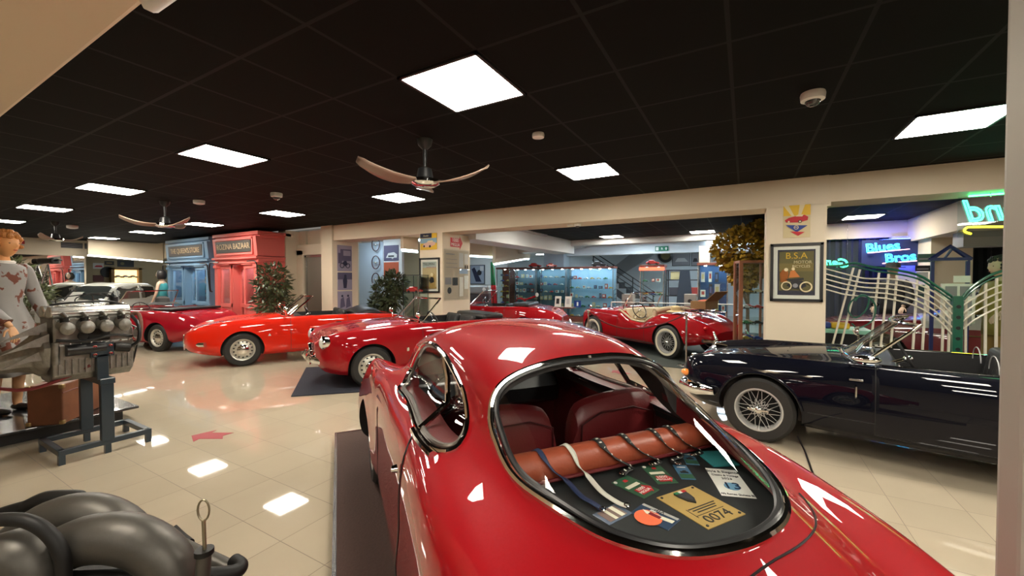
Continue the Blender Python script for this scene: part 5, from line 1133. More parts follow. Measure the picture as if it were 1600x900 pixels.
cabinet('glass_cabinet', 'blue-backed cabinet with books and souvenirs, left of the golden tree', xg, xh, 12.4, 1.98, seed=6, spots=2, shelves=3, back=mat('cabinet_blue', (.03,.10,.25), .5), tall=.36, items='box')
def stand_on(name, label, px, Yp, z, m, sc=2.2, rz=0, cat='model car'):
    p = W(px, 410, Y=Yp); o = dup(TOYS[0][1]); 
    for t in TOYS:
        if t[0] == m: o2_ = dup(t[1]); bpy.data.objects.remove(o.children[0]); bpy.data.objects.remove(o); o = o2_; break
    o.location = (p.x, Yp+.22, z); o.scale = (sc,)*3; o.rotation_euler = (0,0,rz); del o['group']; setp(o, label, cat); return o
stand_on('model_car', 'red model tractor-like car on top of the left glass cabinet', 832, 13.9, 1.985, 0, 2.6, .2); stand_on('model_car', 'smaller red model car beside it on top of the middle glass cabinet', 858, 13.9, 1.985, 0, 2.2, .5); stand_on('model_car', 'black model car on top of the right glass cabinet', 933, 13.9, 1.985, 3, 2.8, .1)
stand_on('model_car', 'red model car above the glowing red band', 1018, 13.2, 1.985, 0, 2.2, 0)
# low table with two white cards, blue sign and chain
p = W(880, 484, d=11.5); tb = root('pedestal_table', (p.x, p.y, 0), 0, 'small pedestal table holding two framed cards before the blue cabinets', 'table')
MB().lathe([(.2,0),(.2,.02),(.03,.05),(.025,.72),(.0,.72)], n=20).build('pedestal', STEEL, tb); MB().box((0,0,.735), (.62,.35,.03)).build('table_top', WOODR, tb, False, .005)
for dx, lb in ((-.15,'white framed card with a dark photo, left on the small pedestal table'),(.16,'white card standing right on the small pedestal table')):
    c = root('framed_card', (p.x+dx, p.y-.02, .75), 0, lb, 'card'); MB().box((0,0,.15), (.19,.012,.30), M=Matrix.Rotation(-.15,3,'X')).build('card', PAPER, c, False, .002)
    MB().box((0,-.016,.16), (.09,.004,.15), M=Matrix.Rotation(-.15,3,'X')).build('print', INKB if dx < 0 else LGR, c, False)
p = W(902, 475, Y=13.85); sg = root('info_sign', (p.x, 13.88, p.z), 0, 'small blue square sign on the right glass cabinet', 'sign'); MB().box((0,0,0), (.26,.01,.24)).build('plate', INB, sg, False); MB().box((0,-.008,0), (.06,.004,.14)).build('symbol', PAPER, sg, False)
# stairs
st = root('staircase', (W(962, 440, Y=16.8).x, 16.8, 0), 0, 'dark staircase with black railings behind the cabinets', 'stairs')
stp = mat('dark_step', (.05,.05,.055), .6); b = MB()
for i in range(9): b.box((-.9+.30*i, .45, 1.98-.20*i), (.34,.9,.05)); b.box((-.76+.30*i, .45, 1.88-.20*i), (.02,.9,.2))
b.build('steps', stp, st, False)
MB().prism([(-1.15,1.93),(1.65,.05),(1.65,-.0),(1.25,0),(-1.15,1.62)], .02, .08, 'y').build('stringer', stp, st, False)
rl = MB()
for k in range(4): rl.tube([(-1.0,-.02,2.16+.19*k),(1.55,-.02,.46+.19*k)], .02, 8)
for x in (-.95,-.1,.7,1.5): rl.cyl((x,-.02,1.96-.667*(x+.95)), (x,-.02,2.72-.667*(x+.95)), .022, n=8)
rl.build('railing', BLACK, st)
MB().prism([(-1.4,1.35),(.5,2.78),(1.6,2.78),(-1.4,.9)], 1.2, 1.35, 'y').build('upper_flight', mat('stair_soffit', (.30,.33,.35), .6), st, False)
# things against the far wall
def farpic(name, label, x0, y0, x1, y1, Yp, bg, arts=(), frame=BLACK, cat='picture'):
    a, b, c = W(x0,y0,Y=Yp), W(x1,y0,Y=Yp), W(x0,y1,Y=Yp); return picture(name, label, ((a.x+b.x)/2, Yp-.002, (a.z+c.z)/2), b.x-a.x, a.z-c.z, bg=bg, art=arts, frame=frame, fw=.02, cat=cat)
farpic('framed_photo', 'long grey photo of a car high on the far wall', 1051, 396, 1078, 415, 19.19, GRY, [('p', [(-.35,-.2),(-.2,.1),(.2,.1),(.4,-.2)], LGR)])
farpic('framed_photo', 'smaller grey photo right of the long one on the far wall', 1081, 396, 1092, 415, 19.19, GRY, [('p', [(-.35,-.2),(-.2,.1),(.2,.1),(.4,-.2)], INKB)])
p = W(1040, 399, Y=19.1); r = root('wall_disc', (p.x, 19.12, p.z), 0, 'round dark clock-like disc on the far wall above the rails', 'wall disc'); MB().lathe([(.30,0),(.32,.03),(.27,.05),(0,.04)], n=28, M=RX90).build('rim', BLACK, r); MB().lathe([(.2,.045),(.2,.055),(0,.055)], n=24, M=RX90).build('face', OLV, r)
bx('white_box', (W(1093,400,Y=12.6).x, 12.45, 1.985), (W(1110,400,Y=12.6).x, 12.75, 2.45), mat('cream_board', (.5,.47,.40), .7), None, .01, label='tall plain cream box on top of the blue-backed cabinet', cat='box')
for px, lb in ((982,'grey speaker box with a black cone left of the cut-door roadster windscreen'),(1079,'grey speaker box with a black cone right of the cut-door roadster windscreen')):
    p = W(px, 472, d=11.2); r = root('speaker_box', (p.x, p.y, .80), 0, lb, 'speaker'); MB().box((0,0,.16), (.30,.26,.32)).build('case', mat('speaker_grey', (.30,.28,.26), .6), r, False, .008); MB().lathe([(.06,0),(.05,.012),(0,.0)], c=(0,-.131,.13), n=20, M=RX90).build('cone', BLACK, r)
    bb = MB(); bb.box((0,0,-.02), (.5,.3,.04)); [bb.cyl((sx*.2,sy*.1,-.80), (sx*.2,sy*.1,-.02), .012, n=8) for sx in (-1,1) for sy in (-1,1)]; bs = bb.build('speaker_stand', STEEL, None, loc=r.location, label='steel stand under the grey speaker %s' % ('left of the windscreen' if px < 1000 else 'right of the windscreen'), cat='stand')
rk = root('metal_rack', (W(1070,450,d=14).x, W(1070,450,d=14).y, 0), 0, 'black metal rack with draped cloth beyond the cut-door roadster', 'rack')
b = MB()
for x in (-.6,.6):
    for y in (0,.4): b.cyl((x,y,0),(x,y,1.85),.02,n=6)
for z in (.4,.95,1.5,1.84): b.box((0,.2,z),(1.24,.44,.03))
b.build('frame', BLACK, rk, False); MB().prism([(-.15,1.84),(.15,1.84),(.28,.5),(-.28,.5)], -.06, -.03, 'y').build('cloth', mat('black_cloth', (.03,.035,.045), .9), rk, False)
for k, (x, z) in enumerate(((-.35,.97),(.3,.97),(-.3,1.52),(.35,.42))): setp(MB().box((0,0,.14), (.34,.28,.28)).build('storage_box', BOOKM[(4,2,3,4)[k]], None, False, .01, loc=(rk.location.x+x, rk.location.y+.2, z)), 'dim storage box on the black metal rack', 'box', 'boxes on the metal rack')
rr = root('white_rail', (0,0,0), 0, 'thin white rail crossing behind the cut-door roadster windscreen', 'rail'); a, b_ = W(955,472,d=10.9), W(1150,476,d=10.9)
MB().tube([a, b_], .015, 8).build('rail_bar', WHITE, rr); MB().cyl(a, (a.x,a.y,0), .015, n=8).build('rail_post', WHITE, rr); MB().cyl(b_, (b_.x,b_.y,0), .015, n=8).build('rail_post', WHITE, rr)
# left side of the far hall
farpic('framed_photo', 'black-framed photo of an old racing car on the wall left of the flag', 735, 415, 757, 443, 14.6, G('cool_grey', (.28,.32,.40)), [('p', [(-.4,.3),(-.1,-.4),(.3,-.4),(.0,.1),(-.2,.4)], NVI), ('c', (.15,.1,.16), INKB), ('p', rc(.2,.2,.45,.45), LGR)])
bx('wall_photo_left', (-14, 14.62, 0), (W(793,430,Y=14.6).x, 14.72, 2.72), WHITEW, kind='structure')
p = W(770, 436, d=11.6); fg = root('flag', (p.x, p.y, 0), 0, 'furled green and red flag on a pole beside the framed racing photo', 'flag')
MB().cyl((0,0,0), (0,0,2.12), .014, n=8).build('pole', WOODR, fg)
for (za, zb), m_ in (((1.36,2.02), mat('flag_green', (.02,.2,.08))), ((.85,1.36), mat('flag_red', (.5,.02,.03), .8))):
    rows = []
    for i in range(9):
        z = za+(zb-za)*i/8; wd2 = .07+.13*(2.05-z)/1.2
        rows.append([Vector((-.02+wd2*(j/10)*1.1-.04, .03*math.sin(j*1.6+z*2), z)) for j in range(11)])
    MB().grid(rows).build('cloth', m_, fg, thick=.006)
p = W(750, 470, d=12.8); jb = root('jukebox', (p.x, p.y, 0), 0, 'old silver and dark radiogram beside the green and red flag', 'jukebox')
MB().box((0,0,.55), (.95,.5,1.1)).build('case', mat('radiogram_dark', (.05,.04,.045), .4), jb, False, .03); MB().box((0,-.02,1.22), (1.0,.55,.26)).build('top', mat('radiogram_silver', (.33,.33,.33), .35, .5), jb, False, .05)
MB().box((0,-.26,.62), (.8,.03,.45)).build('front_panel', DARKRED, jb, False, .01); MB().lathe([(.06,0),(.05,.01),(0,.01)], c=(.35,-.30,1.22), n=16, M=RX90).build('dial', PAPER, jb)
cabinet('shelf_unit', 'brown open shelves packed with small boxes, right of the flag', W(776,450,Y=13.2).x, W(796,450,Y=13.2).x, 13.2, 1.98, seed=8, spots=1, shelves=7, back=WOODR, lit=40, glow=(1,.9,.8), tall=.12)
farpic('banner', 'tall dark racing banner with red and white streaks beside the brown shelves', 798, 418, 823, 500, 14.5, NVI, [('p', rc(-.48,.28,.4,.44), LGR), ('t', ('RACING', -.03, .37, .09, 1.2), INKB), ('p', [(-.5,.1),(.5,.0),(.5,.08),(-.5,.2)], SKYI), ('p', [(-.5,-.15),(.5,-.3),(.5,-.18),(-.5,-.05)], INR), ('p', [(-.5,-.25),(.5,-.42),(.5,-.34),(-.5,-.18)], PAPER), ('p', rc(.1,-.1,.45,.12), INB)], frame=None, cat='banner')
p = W(820, 488, d=12.2); sc = root('motor_scooter', (p.x, p.y, 0), -.35, 'motor scooter with red handlebar and grey leg shield near the glass cabinets', 'scooter')
MB().prism([(-.18,.25),(.18,.25),(.2,.6),(.12,.86),(-.12,.86),(-.2,.6)], 0, .02, 'y').build('leg_shield', mat('shield_grey', (.35,.38,.36), .4), sc, bevel=.008)
MB().tube(crv([(-.40,.05,.93),(-.2,.02,.95),(0,0,.92),(.2,.02,.97),(.42,.06,1.04)], 4), .03, 8).build('handlebar', RED, sc); MB().lathe([(.06,0),(.06,.02),(0,.03)], c=(.48,.05,1.08), n=16, M=RX90).build('mirror', WHITE, sc)
MB().cyl((0,.02,.2), (0,0,.92), .03).build('steering_head', RED, sc); MB().ball((0,.55,.55), (.2,.45,.22), 16).build('rear_body', RED, sc); MB().box((0,.1,.2),(.3,.9,.05)).build('footboard', RED, sc, bevel=.02)
for y in (-.12,.75):
    wv = MB().lathe([(.1,-.05),(.2,-.045),(.22,0),(.2,.045),(.1,.05)], n=24, M=RY90, closed=True).build('wheel', RUBBER, sc, loc=(0,y,.22))
    MB().lathe([(.11,-.03),(.11,.03),(0,.035)], n=20, M=RY90).build('rim', STEEL, wv)
# ------------------------------------------------------------------ tall glass case and clear case
p = W(1173, 470, d=6.6); gc = root('glass_case', (p.x, p.y, 0), .25, 'tall brown-framed glass case of model cars left of the poster pillar', 'display cabinet')
BW = mat('copper_brown_wood', (.34,.13,.07), .4, noise=.2, nscale=6); w2, d2, h2 = .41, .36, 1.82
for sx in (-1, 1):
    for sy in (-1, 1): MB().box((sx*(w2/2-.02), sy*(d2/2-.02), h2/2), (.055 if sx < 0 else .03, .04, h2)).build('post', BW, gc, False, .004)
MB().box((0,0,h2-.02), (w2,d2,.04)).build('top', BW, gc, False, .004); MB().box((0,0,.15), (w2,d2,.30)).build('base', BW, gc, False, .004)
for z in (.55,.80,1.05,1.30,1.55): MB().box((0,0,z), (w2-.06,d2-.06,.01)).build('shelf', CABG, gc, False)
for s in (-1, 1): MB().box((0,s*(d2/2-.01),1.05), (w2-.07,.005,1.5)).build('pane', CABG, gc, False); MB().box((s*(w2/2-.01),0,1.05), (.005,d2-.07,1.5)).build('pane', CABG, gc, False)
toys_at([(p.x+dx*math.cos(.25)-dy*math.sin(.25), p.y+dx*math.sin(.25)+dy*math.cos(.25), z+.006, .25+ry) for z in (.30,.55,.80,1.05,1.30) for dx, dy, ry in ((-.08,-.08,.2),(.10,-.06,-.2),(0,.09,0))], 'small model car in the tall brown-framed glass case', 'model cars in the tall brown-framed glass case', .85)
cc = root('clear_case', (-5.53,5.93,0), 0, 'clear showcase with black top holding a red model car, before the tan poster', 'display case')
for sx in (-1, 1):
    for sy in (-1, 1): MB().box((sx*.19, sy*.14, .8), (.012,.012,1.6)).build('edge', BLACK if sx < 0 else STEEL, cc, False)
    MB().box((sx*.19,0,.85),(.005,.27,1.48)).build('pane', CABG, cc, False); MB().box((0,sx*.14,.85),(.37,.005,1.48)).build('pane', CABG, cc, False)
MB().box((0,0,1.605),(.40,.30,.012)).build('rim', BLACK, cc, False); MB().box((0,0,1.26),(.37,.27,.008)).build('shelf', CABG, cc, False); MB().box((0,0,.06),(.42,.32,.12)).build('base', BLACK, cc, False)
o = dup([t[1] for t in TOYS if t[0] == 0][0]); o.location = (-5.53,5.90,1.266); o.scale = (1.75,)*3; o.rotation_euler = (0,0,.0); del o['group']; setp(o, 'red model racing car on the shelf of the clear showcase', 'model car')
# ------------------------------------------------------------------ end room: pictures and lit showcase, grilles on the beam
def leftpic(name, label, x0, y0, x1, y1, X_, bg, arts=(), frame=None, cat='picture'):
    a, b, c = W(x0,y0,X=X_), W(x1,y0,X=X_), W((x0+x1)/2,y1,X=X_); return picture(name, label, (X_+.002, (a.y+b.y)/2, ((a.z+b.z)/2+c.z)/2), abs(b.y-a.y), (a.z+b.z)/2-c.z, '+x', bg=bg, art=arts, frame=frame, fw=.03, cat=cat)
XL = -22.398
leftpic('framed_picture', 'dark landscape plaque high on the tan wall, left one', 163, 408, 178, 414, XL, INKB, [('p', rc(-.3,-.1,.3,.1), OCH)]); leftpic('framed_picture', 'dark plaque with a motif high on the tan wall, right one', 183, 407, 209, 417, XL, INKB, [('c', (-.2,0,.12), OLV)])
leftpic('framed_picture', 'pale poster of a red car on the tan wall', 145, 411, 162, 420, XL, LGR, [('p', [(-.4,-.2),(-.2,.1),(.3,.1),(.4,-.2)], INR)]); leftpic('framed_picture', 'dark red picture low on the tan wall', 145, 430, 162, 440, XL, G('maroon', (.08,.015,.015)))
p = W(168, 425, X=XL); r = root('wall_disc', (XL+.01, p.y, p.z), PI/2, 'round dark plaque on the tan wall', 'wall disc'); MB().lathe([(.22,0),(.22,.02),(0,.02)], n=24, M=RX90).build('plate', INKB, r)
a, b_ = W(175, 430, X=XL), W(214, 430, X=XL); yc, wv = (a.y+b_.y)/2, abs(b_.y-a.y); sc_ = root('lit_showcase', (XL, yc, 1.62), PI/2, 'warmly lit showcase with wooden frame on the tan wall', 'showcase')
MB().box((0,-.02,0), (wv,.02,.62)).build('lit_back', mat('warm_glow', (1,.6,.25), .5, emit=3.0, ecol=(1,.62,.25)), sc_, False)
b = MB()
for s in (-1, 1): b.box((s*(wv/2+.04),-.12,0),(.10,.24,.80)); b.box((0,-.12,s*.37),(wv+.18,.24,.09))
b.build('frame', mat('golden_wood', (.22,.12,.03), .5), sc_, False); MB().box((0,-.12,-.02),(wv,.2,.015)).build('shelf', CABG, sc_, False)
toys_at([(XL+.13, yc-wv*.3+wv*.3*k, 1.62+z, 1.57) for k in range(3) for z in (-.01,-.32)], 'pale model car in the warmly lit showcase', 'model cars in the lit showcase', 1.6)
for x0, x1, lb in ((95,129,'dark ventilation grille on the cream end beam, left one'),(132,162,'dark ventilation grille on the cream end beam, right one')):
    a, b_ = W(x0, 381, X=-18.3), W(x1, 384, X=-18.3); g = root('vent_grille', (-18.29, (a.y+b_.y)/2, 2.60), PI/2, lb, 'vent'); L_ = abs(b_.y-a.y)
    MB().box((0,-.004,0), (L_,.01,.17)).build('backing', INKB, g, False); sl = MB(); [sl.box((0,-.014,-.07+.028*k),(L_,.012,.008)) for k in range(6)]; sl.build('slats', GRY, g, False)
a = W(25, 378, X=-18.3); sg = root('wall_sign', (-18.29, a.y, a.z), PI/2, 'small red sign on the end beam above the mirror', 'sign'); MB().box((0,-.005,0),(.32,.01,.10)).build('plate', INR, sg, False)
p = W(75, 410, d=12.0)
# mounted black telescope-like camera on tripod
tr = root('tripod_viewer', (p.x, p.y, 0), .3, 'black instrument on a tripod standing before the mirror', 'tripod')
MB().box((0,0,2.08),(.62,.20,.16)).build('body', BLACK, tr, False, .05); MB().box((.38,0,2.10),(.25,.08,.05)).build('eyepiece', BLACK, tr, False, .01)
for a in (0,2.1,4.2): MB().tube([(0,0,1.98),(.12*math.cos(a),.12*math.sin(a),1.5),(.45*math.cos(a),.45*math.sin(a),0)], .022, 8).build('leg', STEEL, tr)
plant('ficus_plant', 'green indoor tree before the mirror at the far left edge', (W(14,450,d=9.5).x, W(14,450,d=9.5).y, 0), [((0,0,1.65),(.40,.4,.38),1),((.25,.3,1.15),(.45,.4,.3),.8)], (.035,.06,.03), stems=[[(0,0,.3),(.03,0,1),(0,0,1.7)],[(0,0,.3),(.2,.2,.8),(.3,.3,1.2)]], n=520, size=.15, seed=31)
# ------------------------------------------------------------------ railing shaped like a music staff
GY = 6.5; GRN_ = mat('rail_green', (.01,.10,.06), .35, coat=.5); CRR = mat('rail_cream', (.68,.64,.52), .4, coat=.3)
gt = root('music_railing', (2.08, GY, 0), 0, 'green and cream railing shaped like a musical staff, beside the navy roadster', 'railing')
def g2(px, py): q = W(px, py, Y=GY); return Vector((q.x-2.08, 0, q.z))
pb = MB(); pb.box((0,0,.665), (.085,.085,1.33)); po = pb.build('centre_post', GRN_, gt, False, .006)
hb = MB(); [hb.lathe([(.02,0),(.02,.003),(0,.003)], c=(0,-.043,.25+.12*k), n=14, M=RX90) for k in range(9)]; hb.build('post_holes', BLACK, po)
for s_, P in ((1,[(1290,416),(1313,415),(1335,411),(1362,417),(1400,422),(1435,430),(1462,446),(1480,458),(1491,466)]),(1,[(1503,466),(1515,452),(1532,439),(1555,427),(1590,418),(1630,415),(1680,420)])):
    a = crv([g2(*q) for q in P], 4); MB().tube(a, .014, 8).build('top_rail', GRN_, gt); MB().tube([v+Vector((0,0,-.045)) for v in a[1:-1]], .010, 8).build('top_rail', GRN_, gt)
for k in range(5):
    o_ = k*1.0; P = [(1290,420+8*k),(1320,428+8.0*k),(1350,435+7.0*k),(1390,436+7.8*k),(1425,442+8.5*k),(1458,456+9.5*k),(1487,480+10.5*k)]
    MB().tube(crv([g2(*q)+Vector((0,-.02,0)) for q in P], 4), .0085, 8).build('staff_line', CRR, gt)
    if k < 4:
        P = [(1503,478+12*k),(1520,466+11.5*k),(1545,452+11.5*k),(1570,443+11*k),(1600,437+11*k),(1660,436+11*k)]; MB().tube(crv([g2(*q)+Vector((0,-.02,0)) for q in P], 4), .0085, 8).build('staff_line', CRR, gt)
for a, b_ in (((1334,418),(1302,535)),((1344,421),(1314,540)),((1374,426),(1360,545)),((1389,428),(1376,545)),((1402,430),(1392,545)),((1434,434),(1426,560)),((1448,440),(1441,562)),((1476,458),(1472,565)),((1485,480),(1482,566)),((1510,460),(1509,570)),((1541,441),(1540,572)),((1558,433),(1557,574)),((1612,430),(1610,590))):
    p0, p1 = g2(*a), g2(*b_); d_ = (p1-p0); t = (p0.z-.12)/(p0.z-p1.z); MB().box((0,0,0), (.020,.020,(d_*t).length), M=d_.to_track_quat('Z','Y').to_matrix()).build('stem_bar', CRR, gt, False, loc=p0+d_*t/2+Vector((0,.012,0)))
MB().box((-.15,0,.10),(1.95,.03,.04)).build('bottom_rail', GRN_, gt, False); MB().box((.95,0,.10),(1.4,.03,.04)).build('bottom_rail', GRN_, gt, False)
# scrolled clef
P = [(1335,470),(1345,460),(1356,466),(1352,484),(1336,496),(1325,486),(1330,470),(1350,462),(1366,476),(1362,500),(1340,512),(1330,505)]
MB().tube(crv([g2(*q)+Vector((0,-.035,0)) for q in P], 5), .009, 6).build('clef_scroll', GRN_, gt)
# ------------------------------------------------------------------ neon signs
NT = mat('neon_teal', (.1,1,.85), .3, emit=5.5, ecol=(.06,.95,.62)); NY = mat('neon_yellow', (1,.9,.1), .3, emit=4.0, ecol=(1,.85,.03)); NB = mat('neon_cyan', (.1,.8,1), .3, emit=5, ecol=(.03,.50,1)); NBL = mat('added_blue_glow', (.05,.1,1), .3, emit=60, ecol=(.03,.06,1)); NG = mat('neon_green', (.1,1,.5), .3, emit=4, ecol=(.05,.9,.4)); NP = mat('neon_pink', (1,.6,.6), .3, emit=4, ecol=(1,.45,.5))
a, c = W(1498, 308, Y=6.38), W(1500, 371, Y=6.38)
ns = root('neon_sign', (a.x, 6.38, (a.z+c.z)/2), 0, 'teal neon lettering with yellow underline on clear glass, upper right', 'neon sign')
MB().box((.62,.02,0), (1.24,.006,a.z-c.z)).build('glass_panel', CABG, ns, False)
tx = text('neon_lettering', 'land', .33, NT, ns, (.31,0,.05), (PI/2,0,0), mirror=True, outline=.009, stretch=.85, shear=.3)
MB().tube(crv([(.10,-.01,-.19),(.05,-.01,-.16),(.06,-.01,-.125),(.12,-.01,-.115),(.5,-.01,-.135),(.9,-.01,-.145),(1.2,-.01,-.15)], 4), .011, 8).build('neon_underline', NY, ns)
for x in (.25,.9): MB().cyl((x,.02,.2), (x,.02,.46), .004, n=6).build('hanger', STEEL, ns)
MB().tube([(.1,.07,.235),(1.2,.07,.235)], .008, 6).build('neon_back_tube', mat('neon_back_green', (.1,1,.3), .3, emit=30, ecol=(.03,.9,.15)), ns)
p = W(1388, 395, Y=11.42); nb = root('neon_sign', (p.x, 11.30, p.z), 0, 'two-line cyan neon sign with a blue glow on the wall behind the railing', 'neon sign')
sz = (W(1388,379,Y=11.36).z-W(1388,411,Y=11.36).z)
t = text('neon_lettering', 'Blues', sz*.60, NB, nb, (-.12,0,sz*.27), (PI/2,-.10,0), outline=.008, stretch=1.0); t = text('neon_lettering', 'Bros', sz*.60, NB, nb, (.16,0,-sz*.26), (PI/2,-.10,0), outline=.008, stretch=1.0)
MB().tube([(-.36,-.01,-.0),(.30,-.01,sz*.14)], .008, 6).build('neon_underline', NP, nb); MB().tube([(-.12,-.01,-sz*.53),(.44,-.01,-sz*.42)], .008, 6).build('neon_underline', NP, nb)
MB().tube([(-.40,.125,sz*.62),(.50,.125,sz*.66),(.53,.125,-sz*.5),(-.16,.125,-sz*.6)], .012, 8).build('hidden_glow_tube', NBL, nb)  # unseen tube added behind the backing to throw blue on the wall
MB().box((0.02,.085,0),(.92,.01,sz*1.3)).build('backing', mat('neon_backing', (.02,.03,.12), .4), nb, False)
p = W(1306, 411, Y=11.42); ng = root('neon_sign', (p.x, 11.42, p.z), 0, 'small green neon lettering seen mirrored, just right of the poster pillar', 'neon sign')
text('neon_lettering', 'Gam', .26, NG, ng, (0,0,0), (PI/2,.12,0), mirror=True, outline=.008, shear=.3)
for x in (-.2,.2): MB().cyl((x,.02,.05),(x,.02,2.72-p.z),.003,n=6).build('hanger', STEEL, ng)
# end-room items behind the railing
p = W(1484, 420, d=5.5); st_ = root('photo_stand', (p.x, p.y, 0), 0, 'white stand of framed cards under a blue gable frame, behind the railing', 'stand')
BLF = mat('blue_frame', (.012,.02,.12), .4)
b = MB()
for x in (-.17,.17): b.box((x,0,.88),(.035,.035,1.76))
b.tube([(-.20,0,1.78),(0,0,1.96),(.20,0,1.78)], .03, 6); b.box((0,0,1.79),(.40,.06,.04)); b.tube([(-.06,0,1.79),(.02,0,1.93)], .015, 6); b.build('gable_frame', BLF, st_, False)
MB().box((.06,-.06,1.20),(.32,.05,.52)).build('board', PAPER, st_, False, .005)
b = MB()
for x in (-.01,.13):
    for z in (.97,1.17,1.36): b.box((x,-.09,z),(.11,.01,.13))
b.build('card_prints', GRY, st_, False); MB().box((.1,-.06,1.52),(.16,.01,.09)).build('white_card', PAPER, st_, False)
for k, (x0,y0,x1,y1) in enumerate(((1433,397,1461,410),(1430,415,1456,424),(1432,425,1450,440),(1433,445,1448,465))): farpic('framed_photo', ('greenish wide photo on the pier right of the blue neon sign, topmost','dark wide photo on the pier below the topmost one','pale print on the pier, third down','dark green print lowest on the pier right of the neon')[k], x0,y0,x1,y1, 10.69, (G('sea_green', (.05,.12,.10)), INKB, LGR, G('sea_dark', (.03,.08,.07)))[k], [('p', rc(-.4,-.2,.3,0), GRY)], frame=None)
p = W(1310, 505, d=5.6); ct = root('counter', (p.x-.15, p.y, 0), 0, 'low counter with mint green edge right of the poster pillar', 'counter'); MB().box((0,0,.40),(.9,.5,.80)).build('carcass', BLACK, ct, False); MB().box((0,0,.83),(.94,.54,.05)).build('top_edge', mat('mint_edge', (.25,.55,.42), .4), ct, False, .005)
for k, (dx, m_, lb) in enumerate(((-.05, INB, 'blue folded garment on the mint-edged counter'), (.15, INY, 'yellow packet on the mint-edged counter'))): setp(MB().box((0,0,.04),(.2,.16,.08)).build('folded_garment' if k == 0 else 'packet', m_, None, False, .02, loc=(ct.location.x+dx, ct.location.y-.08, .856)), lb, 'garment' if k == 0 else 'packet')
# ------------------------------------------------------------------ mannequins
SKIN = mat('mannequin_skin', (.62,.34,.17), .5); SKINP = mat('mannequin_pale', (.62,.45,.33), .5)
def skin(name, joints, edges, m, parent, rootv=0, sub=2, bend=None):
    """one continuous surface grown round a skeleton of joints (x,y,z,r) or (x,y,z,rx,ry)"""
    me = bpy.data.meshes.new(name); me.from_pydata([j[:3] for j in joints], edges, []); me.materials.append(m)
    o = bpy.data.objects.new(name, me); link(o, parent); sk = o.modifiers.new('skin', 'SKIN'); sk.use_smooth_shade = True
    if not me.skin_vertices: 
        bm = bmesh.new(); bm.from_mesh(me); bm.verts.layers.skin.verify(); bm.to_mesh(me); bm.free()
    for i, j in enumerate(joints):
        v = me.skin_vertices[0].data[i]; v.radius = (j[3], j[4] if len(j) > 4 else j[3]); v.use_root = (i == rootv)
    s = o.modifiers.new('sub', 'SUBSURF'); s.levels = sub; s.render_levels = sub; return o
def hand(parent, wrist, fwd, palm_n, m, s=1.0, curl=.5, side=1, joined=True):
    """palm with four fingers and a thumb, each finger its own bent chain"""
    f = Vector(fwd).normalized(); n = Vector(palm_n); n = (n-f*n.dot(f)).normalized(); w = f.cross(n)*side; W0 = Vector(wrist)
    b = MB(); P = [W0+f*t*s for t in (0,.03,.06,.085)]
    rows = []
    for t, hw, th in ((0,.022,.018),(.03,.034,.016),(.06,.040,.014),(.088,.040,.011)):
        rows.append([W0+f*t*s+w*hw*s*math.cos(a)+n*th*s*math.sin(a) for a in [2*PI*q/14 for q in range(14)]])
    b.grid(rows, True)
    for k, L in enumerate((.068,.078,.072,.056)):
        base = W0+f*.082*s+w*(.030-.020*k)*s; d = f.copy(); p = base-f*.012*s; pts = [p]; rs = [.0095*s]
        for q, seg in enumerate((.42,.33,.25)):
            d = (d-n*-1*curl*(.35+.25*q)*-1).normalized() if False else (d+n*curl*(.35+.22*q)).normalized(); p = p+d*L*s*seg*1.15; pts.append(p); rs.append((.009,.008,.0065)[q]*s)
        b.tube(crv(pts, 3), .008, 8, rs=[.0093*s-.0028*s*i/9 for i in range(10)])
    tb = W0+f*.02*s+w*.030*s; d = (f*.6+w*.8+n*.25).normalized(); p2 = tb+d*.035*s; d2 = (f*.9+w*.25+n*.35).normalized(); p3 = p2+d2*.045*s
    b.tube(crv([tb,p2,p3], 3), .01, 8, rs=[.012*s-.0008*s*i for i in range(7)]); return b.build('hand', m, parent)
